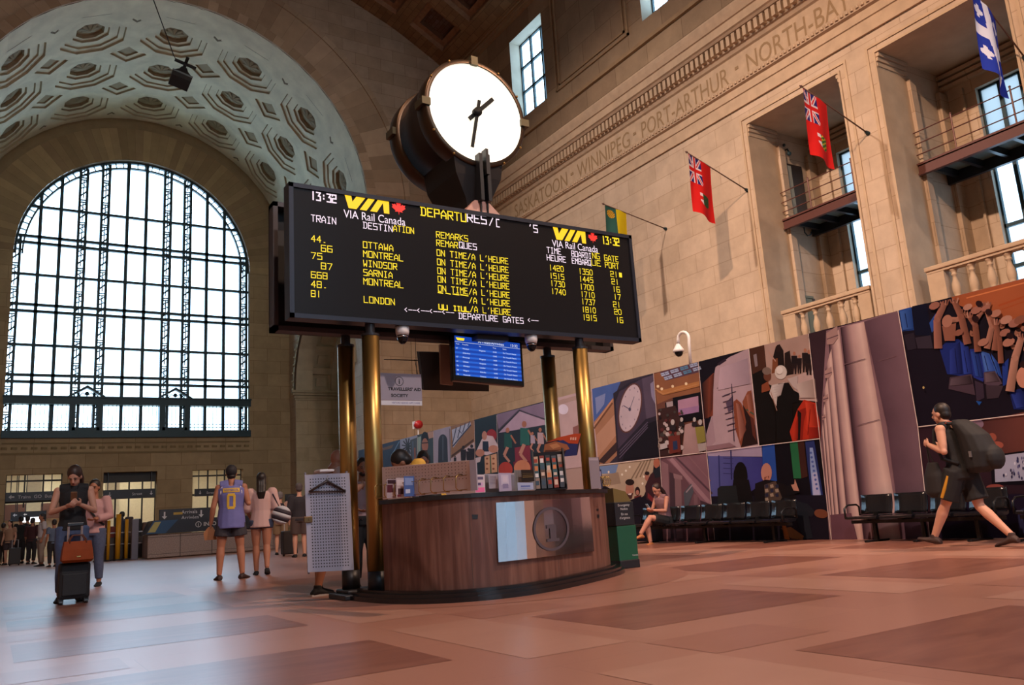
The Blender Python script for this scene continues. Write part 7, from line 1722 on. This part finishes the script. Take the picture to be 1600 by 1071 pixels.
def quebec(u, v):
    uu = u-.02*math.sin(v*9)
    if abs(uu-.5) < .11 or abs(v-.46) < .075: return lin('d8dcec')
    for cu, cv in ((.2, .2), (.8, .2), (.2, .74), (.8, .74)):
        if abs(uu-cu) < .045 and abs(v-cv) < .085 or ((uu-cu)/.15)**2+((v-cv)/.045)**2 < 1: return lin('d8dcec')
    return lin('2438a0')
def flag(Yp, tip, base_z, hang, pat, lab, w_=.90, ln=1.78, fold=.05):
    t = thing('flag', (XR, Yp, base_z), lab, 'flag'); B0 = V((XR, Yp, base_z)); T_ = V(tip); d = (B0-T_).normalized()
    m = MB(); m.tube([B0, T_], [.020, .014], 8); m.build('pole', M('flagpole_brown', (.10, .045, .03), .5), t, True)
    m = MB(); m.ball(T_, .035, 6); m.tube([T_, T_-d*.07], [.03, .004], 8); m.build('finial', M('flagpole_brown', (.10, .045, .03), .5), t, True)
    m = MB(); m.tube([B0+V((.0, 0, 0)), B0+d*-.10], [.06, .04], 12); m.build('wall_bracket', IRON, t)
    m = MB(); nu, nv_ = 44, 92
    def P(i, k):
        u, v = i/nu, k/nv_; q_ = T_+d*(.06+w_*u); dz = ln*v
        return V((q_.x-.04*v+.06*v*(u-.5)*-2*fold*6, q_.y+fold*math.sin(u*7+v*2.2)*(.3+v), q_.z-dz+.012*math.sin(u*7)*v))
    for i in range(nu):
        for k in range(nv_):
            m.col = pat((i+.5)/nu, (k+.5)/nv_); m.quad(P(i, k), P(i+1, k), P(i+1, k+1), P(i, k+1))
    o = m.build('cloth', CLOTH, t, True)
    return t
flag(19.76, (16.35, 19.76, 10.40), 9.89, 0, sask, 'green and yellow flag with a crest, half hidden behind the departure board')
flag(16.1, (16.61, 16.1, 10.70), 9.89, 0, ensign(lin('4a4a20'), lin('2c5030')), 'red ensign flag with dark green shield, left of the window recesses')
flag(11.92, (16.51, 11.92, 10.66), 9.89, 0, ensign(lin('d8b830'), lin('3c6c2c')), 'red ensign flag with yellow and green shield on the pier between the recesses')
flag(7.93, (17.15, 7.93, 11.18), 9.89, 0, quebec, 'blue and white fleur-de-lis flag at the top right corner', .98, 1.9, .08)

# ================================================================ catwalks, doors and balustrades in the recesses
RUST = M('brown_painted_iron', lin('5a3630'), .45, .2)
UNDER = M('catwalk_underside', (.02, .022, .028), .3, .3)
for k, (a, b) in enumerate(OPN[:2]):
    t = thing('catwalk', (20.8, (a+b)/2, 8.68), ('iron catwalk with railing crossing the left wall recess', 'iron catwalk with railing crossing the right wall recess')[k], 'catwalk')
    m = MB(); m.box(20.02, 20.10, a+.02, b-.02, 8.66, 8.96); m.box(19.98, 20.10, a+.02, b-.02, 8.92, 8.97); m.box(19.98, 20.10, a+.02, b-.02, 8.65, 8.69); m.build('fascia_beam', RUST, t)
    m = MB(); m.box(20.02, 21.7, a+.02, b-.02, 8.90, 8.94); m.build('deck', M('translucent_deck', lin('6c7a78'), .25), t)
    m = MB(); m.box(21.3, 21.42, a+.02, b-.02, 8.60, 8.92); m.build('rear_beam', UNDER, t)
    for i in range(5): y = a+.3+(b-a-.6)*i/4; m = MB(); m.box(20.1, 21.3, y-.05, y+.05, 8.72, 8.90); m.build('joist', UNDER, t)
    for z in (9.22, 9.52, 9.84): m = MB(); m.tube([(20.06, a+.02, z), (20.06, b-.02, z)], .016, 8); m.build('rail', RUST, t)
    for y in (a+.75, b-1.05): m = MB(); m.tube([(20.06, y, 8.94), (20.06, y, 9.92)], .022, 8); m.ball((20.06, y, 9.93), .03, 5); m.build('railing_post', RUST, t)
    q = MB(); D0, D1 = 20.42, 21.18
    if k == 0:
        q.box(D0-.06, D1+.06, b-.03, b-.004, 8.97, 10.92); o = struct(q.build('door_4', M('door_dark_brown', (.022, .014, .011), .5)))
        q = MB(); q.box(D0, D0+.30, b-.036, b-.031, 9.0, 10.85); struct(q.build('opening', M('lit_corridor', lin('8c9088'), .8), o))
        q = MB(); q.box(20.45, 20.85, b-.03, b-.004, 4.9, 6.55); q.box(20.40, 20.90, b-.05, b-.004, 6.55, 6.62); o = struct(q.build('door_5', M('corridor_grey_green', lin('6c7468'), .8)))
        q = MB(); q.box(20.85, 20.95, b-.05, b-.004, 4.9, 6.55); struct(q.build('door_leaf', M('door_dark_brown', (.022, .014, .011), .5), o))
        m = MB(); m.tube([(20.55, b-.002, 11.35), (20.55, b-.12, 11.35), (20.55, b-.16, 11.22)], .03, 8); m.ball((20.55, b-.17, 11.18), .07, 6); m.ball((20.45, b-.10, 11.48), .05, 5); tag(m.build('wall_bracket_lamp', IRON), 'small dark bracket fitting high on the side of the left recess', 'lamp')
        m = MB(); m.tube([(20.45, b-.4, 8.66), (20.45, b-.4, 8.5), (20.5, b-.45, 8.38), (20.6, b-.5, 8.42), (20.62, b-.5, 8.5)], .02, 8); tag(m.build('pipe_hook', IRON), 'black hooked pipe hanging below the left catwalk', 'pipe')
    lab = ('stone balustrade at the foot of the left wall recess, above the hoarding', 'stone balustrade at the foot of the right wall recess, above the hoarding')[k]
    bt = thing('balustrade', (19.2, (a+b)/2, 4.95), lab, 'balustrade')
    BST = M('stone_balustrade', lin('b0987c'), .7, noise=.07, nscale=4)
    y0, y1 = a+.12, b-.32
    m = MB(); m.bbox(19.0, 19.34, y0-.03, y1+.03, 5.84, 5.95, .02); m.box(19.04, 19.30, y0, y1, 5.78, 5.84); m.build('hand_rail', BST, bt)
    m = MB(); m.box(19.0, 19.34, y0-.03, y1+.03, 4.88, 5.02); m.build('base_rail', BST, bt)
    for ya, yb in ((y0, y0+.36), (y1-.42, y1)): m = MB(); m.box(19.05, 19.29, ya, yb, 5.02, 5.78); m.build('pedestal', BST, bt)
    nb = 5
    for i in range(nb):
        y = y1-.42-.18+(-(y1-y0-.42-.36-.36))*i/(nb-1)
        m = MB(); m.lathe([(.10, 5.02), (.10, 5.07), (.06, 5.09), (.085, 5.16), (.105, 5.28), (.09, 5.40), (.055, 5.52), (.045, 5.60), (.07, 5.62), (.07, 5.65), (.05, 5.67), (.08, 5.72), (.10, 5.75), (.10, 5.78)], 14, Matrix.Translation((19.17, y, 0))); m.build('baluster', BST, bt, True)
m = MB(); m.tube([(19.12, 12.56, 4.95), (19.12, 12.56, 5.9)], .05, 8); tag(m.build('drain_pipe', M('pipe_grey', lin('8a8078'), .5)), 'grey pipe beside the right end of the left stone balustrade', 'pipe')

# ================================================================ on top of the hoarding
t = thing('pole_camera', (XM, at(1078, 570, X=XM).y, zt), 'white camera on a hooked white pole standing on the hoarding', 'camera')
q_ = lambda x, y: at(x, y, X=XM+.04)
m = MB(); m.tube([q_(1079, 569), q_(1076.5, 535)]+[q_(1068+8.5*math.cos(PI*i/8), 530-11*math.sin(PI*i/8)) for i in range(9)]+[q_(1059.6, 538)], .030, 10); m.build('pole', WHITE, t, True)
c = q_(1060, 545); m = MB(); m.lathe([(.03, .10), (.06, .05), (.105, -.02), (.11, -.07)][::-1], 18, Matrix.Translation(c)); m.build('housing', WHITE, t, True)
m = MB(); m.ball(c+V((0, 0, -.07)), (.085, .085, .10), 8); m.build('dome', M('smoked_dome', (.02, .02, .025), .08), t, True)
c = at(653, 664, X=XM+.04); t = thing('alarm_beacon', (c.x, c.y, zt), 'small red and white alarm beacon on a pole above the hoarding', 'alarm')
m = MB(); m.tube([V((c.x, c.y, zt-.02)), c], .02, 8); m.build('pole', WHITE, t)
m = MB(); m.tube([c+V((0, -.10, .0)), c+V((0, .06, .0))], .13, 14); m.build('bell', M('alarm_red', lin('a81c20'), .4), t, True)
m = MB(); m.box(c.x-.1, c.x+.1, c.y+.06, c.y+.2, c.z-.12, c.z+.12); m.build('back_box', WHITE, t)

# ================================================================ hanging loudspeaker
YL = 26.0; c = at(285, 115, Y=YL)
t = thing('hanging_loudspeaker', (c.x, c.y, c.z), 'black horn loudspeaker hanging on a wire in front of the coffered arch', 'loudspeaker')
HT_ = Matrix.Translation(c) @ Matrix.Rotation(R_(14), 4, 'Y') @ Matrix.Rotation(R_(-12), 4, 'X')
SPK = M('speaker_black', (.012, .014, .015), .5)
def sq(w_, d_, z): return [HT_ @ V((sx*w_, sy*d_, z)) for sx, sy in ((-1, -1), (1, -1), (1, 1), (-1, 1))]
m = MB(); m.loft([sq(.30, .26, -.42), sq(.31, .27, -.22)]); m.loft([sq(.30, .26, -.22), sq(.14, .12, .05), sq(.08, .08, .22)]); m.build('horn', SPK, t)
m = MB(); m.loft([sq(.31, .275, -.26), sq(.315, .28, -.20)]); m.build('rim', M('speaker_rim', (.12, .16, .17), .5), t)
m = MB(); m.box(-.34, .34, -.04, .04, .40, .47, HT_); m.box(-.05, .05, -.30, .30, .42, .48, HT_); m.tube([HT_ @ V((0, 0, .2)), HT_ @ V((0, 0, .6))], .05, 8); m.build('yoke', SPK, t)
p0, p1 = at(272, 88, Y=YL), at(240, 0, Y=YL); k_ = (26.5-p0.z)/(p1.z-p0.z); m = MB(); m.tube([p0, p0+(p1-p0)*k_], .018, 5); m.tube([HT_ @ V((-.30, 0, .45)), p0], .012, 5); m.build('wire', SPK, t)

# ================================================================ far left: booth, posts, carts, signs
GRAN = M('pale_granite', lin('8a7a72'), .4, noise=.35, nscale=40)
YBT = 31.0; bx0, bx1 = 4.5, 8.75
t = thing('information_booth', (6.5, YBT, 0), 'granite information booth with dark lettered band, behind the man in the blue top', 'booth')
m = MB(); m.bbox(bx0, bx1, YBT, YBT+1.2, .02, .80, .03); m.build('granite_base', GRAN, t)
m = MB()
for x in (bx0+1.05, bx0+2.1, bx0+3.2): m.box(x-.01, x+.01, YBT-.004, YBT+.01, .02, .80)
m.box(bx0, bx1, YBT-.004, YBT+.01, .70, .715); m.box(bx0, bx1, YBT-.004, YBT+.01, .14, .15); m.build('joint', M('granite_joint', (.04, .035, .03), .8), t)
m = MB(); m.prism([(bx0-.06, YBT-.08, .82), (bx1, YBT-.08, .82), (bx1, YBT-.08, 1.27), (bx0+.15, YBT-.08, 1.27)], (0, 1.2, 0)); m.build('dark_band', M('band_black', (.010, .012, .018), .3), t)
m = MB(); m.poly([(bx0-.05, YBT-.085, .83), (bx0+.55, YBT-.085, .83), (bx0+.95, YBT-.085, 1.26), (bx0+.16, YBT-.085, 1.26)]); m.build('blue_corner', M('band_blue', lin('1e4468'), .3), t)
m = MB(); m.poly([(bx0-.02, YBT-.088, .88), (bx0+.22, YBT-.088, .88), (bx0+.40, YBT-.088, 1.22), (bx0+.2, YBT-.088, 1.22)]); m.build('yellow_emblem', M('band_gold', lin('a09a58'), .4), t)
m = MB(); lettering(m, 'INFORMATION', (bx0+1.80, YBT-.088, 1.0), (1, 0, 0), (0, 0, 1), height=.13, bold=.015); 
for i in range(18):
    u0, u1 = 2*PI*i/18, 2*PI*(i+1)/18; x_, z_ = bx0+1.62, 1.06; m.quad(*[(x_+r_*math.cos(u), YBT-.088, z_+r_*math.sin(u)) for u, r_ in ((u0, .08), (u1, .08), (u1, .10), (u0, .10))])
lettering(m, 'i', (bx0+1.62, YBT-.088, 1.0), (1, 0, 0), (0, 0, 1), height=.11, bold=.02, align='CENTER'); m.build('lettering', M('band_white', (.5, .5, .5), .5), t)
m = MB(); m.bbox(bx0+2.6, bx1+.8, YBT+1.3, YBT+1.4, .0, .9, .02); m.build('side_counter', GRAN, t)
def sign(name, lab, px0, py0, px1, py1, Y, texts, z_extra=0, base_to=None, glow=False):
    a, b = at(px0, py0, Y=Y), at(px1, py1, Y=Y); t = thing(name, ((a.x+b.x)/2, Y, b.z), lab, 'sign')
    m = MB(); m.box(a.x, b.x, Y, Y+.12, b.z, a.z); m.build('panel', M('sign_black', (.012, .014, .020), .4), t)
    m = MB(); H_ = a.z-b.z
    for s_, fx, fz, fh in texts:
        if s_ == 'DOWN': x, z, h_ = a.x+(b.x-a.x)*fx, b.z+H_*fz, H_*fh; m.poly([(x-.02*h_*5, Y-.004, z+h_), (x-.1*h_, Y-.004, z+h_*.4), (x-.35*h_, Y-.004, z+h_*.4), (x, Y-.004, z), (x+.35*h_, Y-.004, z+h_*.4), (x+.1*h_, Y-.004, z+h_*.4), (x+.1*h_, Y-.004, z+h_)])
        elif s_ == 'LEFT': x, z, h_ = a.x+(b.x-a.x)*fx, b.z+H_*(fz+fh/2), H_*fh; m.poly([(x, Y-.004, z), (x+h_*.5, Y-.004, z+h_*.5), (x+h_*.5, Y-.004, z+h_*.15), (x+h_*1.1, Y-.004, z+h_*.15), (x+h_*1.1, Y-.004, z-h_*.15), (x+h_*.5, Y-.004, z-h_*.15), (x+h_*.5, Y-.004, z-h_*.5)])
        elif s_ == 'LOGO':
            x = a.x+(b.x-a.x)*fx; m.build('x', None) if 0 else None
        else: lettering(m, s_, (a.x+(b.x-a.x)*fx, Y-.004, b.z+H_*fz), (1, 0, 0), (0, 0, 1), height=H_*fh)
    m.build('lettering', M('sign_white', (.55, .55, .58), .5), t)
    if base_to is not None: m = MB(); [m.box(x-.02, x+.02, Y+.03, Y+.09, base_to, a.z if base_to > a.z else b.z) for x in (a.x+.2, b.x-.2)]; m.build('support', M('sign_black', (.012, .014, .020), .4), t)
    return t, a, b
t, a, b = sign('arrivals_sign', 'dark arrivals sign with down arrows standing on the information booth', 249.5, 797, 333, 811.5, 31.2, (('DOWN', .09, .2, .6), ('DOWN', .77, .2, .6), ('Arrivals', .40, .58, .28), ('Arriv\u00e9es', .40, .12, .28)), 0, 1.275)
m = MB(); m.box(a.x+.45, a.x+.75, 31.19, 31.2, b.z+.22, b.z+.30); m.build('carrier_logo', M('band_gold2', lin('a88c2c'), .5), t)
sign('wayfinding_sign', 'long dark wayfinding sign across the left doorway', 9, 770.5, 87, 781.5, 46.32, (('LEFT', .06, .25, .5), ('Trains  GO  Bus', .24, .3, .35)), 0, ZD)
sign('wayfinding_sign', 'dark wayfinding sign across the middle doorway', 161.5, 766.5, 242.5, 777, 46.32, (('DOWN', .12, .25, .5), ('Street', .55, .3, .3), ('DOWN', .92, .25, .5)), 0, ZD)
sign('wayfinding_sign', 'dark wayfinding sign across the right doorway, beside the cap of the man in blue', 304.5, 764.5, 345, 774.5, 46.32, (('DOWN', .2, .25, .5), ('Street', .45, .3, .3)), 0, ZD)
sign('concourse_sign', 'dark arrow sign inside the concourse behind the left doorway', 17, 801, 33, 815, 50.0, (('LEFT', .2, .5, .35),), 0, 5.2)
t, a, b = sign('concourse_screen', 'lit white display board inside the concourse behind the left doorway', 33, 800, 72, 815, 52.0, (('LEFT', .1, .6, .25),), 0, 5.2)
m = MB(); m.box(a.x, a.x+(b.x-a.x)*.75, 51.98, 51.99, b.z, b.z+(a.z-b.z)*.45); m.build('lit_strip', M('screen_glow', (1, 1, 1), .5, emit=(.85, .9, 1), estr=2.0), t)
m = MB(); m.box(-3.5, 6.0, 57.0, 57.4, 2.2, 3.1); tag(m.build('shop_fascia', M('shop_fascia_brown', lin('5c3c34'), .6)), 'brown shop front band at the back of the concourse, behind the left doorway', 'shopfront')
YP = M('safety_yellow', lin('c08a14'), .5)
for k, (px, lab) in enumerate(((154, 'leftmost of the four yellow posts beside the booth'), (169.5, 'thin second yellow post from the left, beside the booth'), (184.5, 'thickest yellow post, third from the left, beside the booth'), (197.5, 'yellow post nearest the grey bollard beside the booth'))):
    Y_ = 32.6; x = at(px, 840, Y=Y_).x; r_ = (.07, .05, .085, .06)[k]; zt2 = at(px, (812, 814, 804, 812)[k], Y=Y_).z
    t = thing('yellow_post', (x, Y_, 0), lab, 'post', 'yellow posts by the booth'); m = MB(); m.cyl(x, Y_, 0, zt2, r_, 12); m.build('shaft', YP, t, True); m = MB(); m.cyl(x, Y_, 0, .05, r_+.08, 14); m.build('foot', BLACKM, t)
Y_ = 32.2; x = at(210.5, 840, Y=Y_).x; t = thing('bollard', (x, Y_, 0), 'grey square bollard at the left end of the information booth', 'bollard')
m = MB(); m.bbox(x-.11, x+.11, Y_-.11, Y_+.11, 0, at(210, 812, Y=Y_).z, .02); m.build('shaft', M('bollard_grey', lin('6a6a78'), .5), t)
Y_ = 33.2; x0, x1 = at(150, 850, Y=Y_).x, at(228, 850, Y=Y_).x
t = thing('queue_barrier', ((x0+x1)/2, Y_, 0), 'dark low barrier with rails behind the yellow posts', 'barrier')
m = MB(); m.box(x0, x1, Y_, Y_+.08, .02, .80); m.build('panel', M('barrier_brown', (.030, .020, .016), .5), t)
m = MB(); [m.tube([(x0, Y_-.05, z), (x1, Y_-.05, z)], .02, 8) for z in (.55, .95)]; m.build('rail', GREY, t)
LUG = ['4c1c18', '6c2420', '24283c', '3c2c28', '1c1c20', '5c4438']
for k in range(7):
    rnd = random.Random(20+k); px = 160+k*13.4; Y_ = 34.05; z0 = .0; x = at(px, 830, Y=Y_).x
    hgt = .95+.42*rnd.random() if k < 6 else .9+.3*rnd.random()
    if k == 0:
        ct = thing('luggage_cart', (x+.9, 34.0, 0), 'luggage cart piled with bags behind the yellow posts', 'cart'); m = MB(); m.box(x-.2, x+2.2, 33.7, 34.4, .12, .18); m.build('deck', GREY, ct); m = MB(); m.tube([(x-.2, 33.75, .18), (x-.2, 33.75, 1.1), (x-.2, 34.35, 1.1), (x-.2, 34.35, .18)], .025, 8); m.build('handle', GREY, ct)
        for wx in (x, x+2.0): m = MB(); m.tube([(wx, 33.7, .06), (wx, 33.76, .06)], .06, 12); m.tube([(wx, 34.3, .06), (wx, 34.36, .06)], .06, 12); m.build('wheel', BLACK, ct)
    m = MB(); m.bbox(x-.135, x+.135, Y_-.14, Y_+.14, .185, hgt+.18, .05, Matrix.Translation((x, Y_, .6)) @ Matrix.Rotation((rnd.random()-.5)*.06, 4, 'Y') @ Matrix.Translation((-x, -Y_, -.6)))
    tag(m.build('bag', M('bag_'+LUG[k % 6], lin(LUG[k % 6]), .7)), '%s bag, %s from the left in the luggage pile behind the yellow posts' % (('maroon', 'red', 'navy', 'brown', 'black', 'tan')[k % 6], ('first', 'second', 'third', 'fourth', 'fifth', 'sixth', 'seventh')[k]), 'bag', 'luggage piled behind the yellow posts')
sx_ = at(457, 785, Y=30); m = MB(); m.box(sx_.x-.22, sx_.x+.22, 30, 30.2, at(457, 803, Y=30).z, at(457, 772, Y=30).z)
t = thing('display_totem', (sx_.x, 30.1, 0), 'dark screen on a post in the distance left of the pegboard door', 'display'); m.build('screen', M('totem_black', (.012, .012, .014), .5), t); m = MB(); m.cyl(sx_.x, 30.1, 0, at(457, 803, Y=30).z, .05, 10); m.build('post', BLACKM, t)
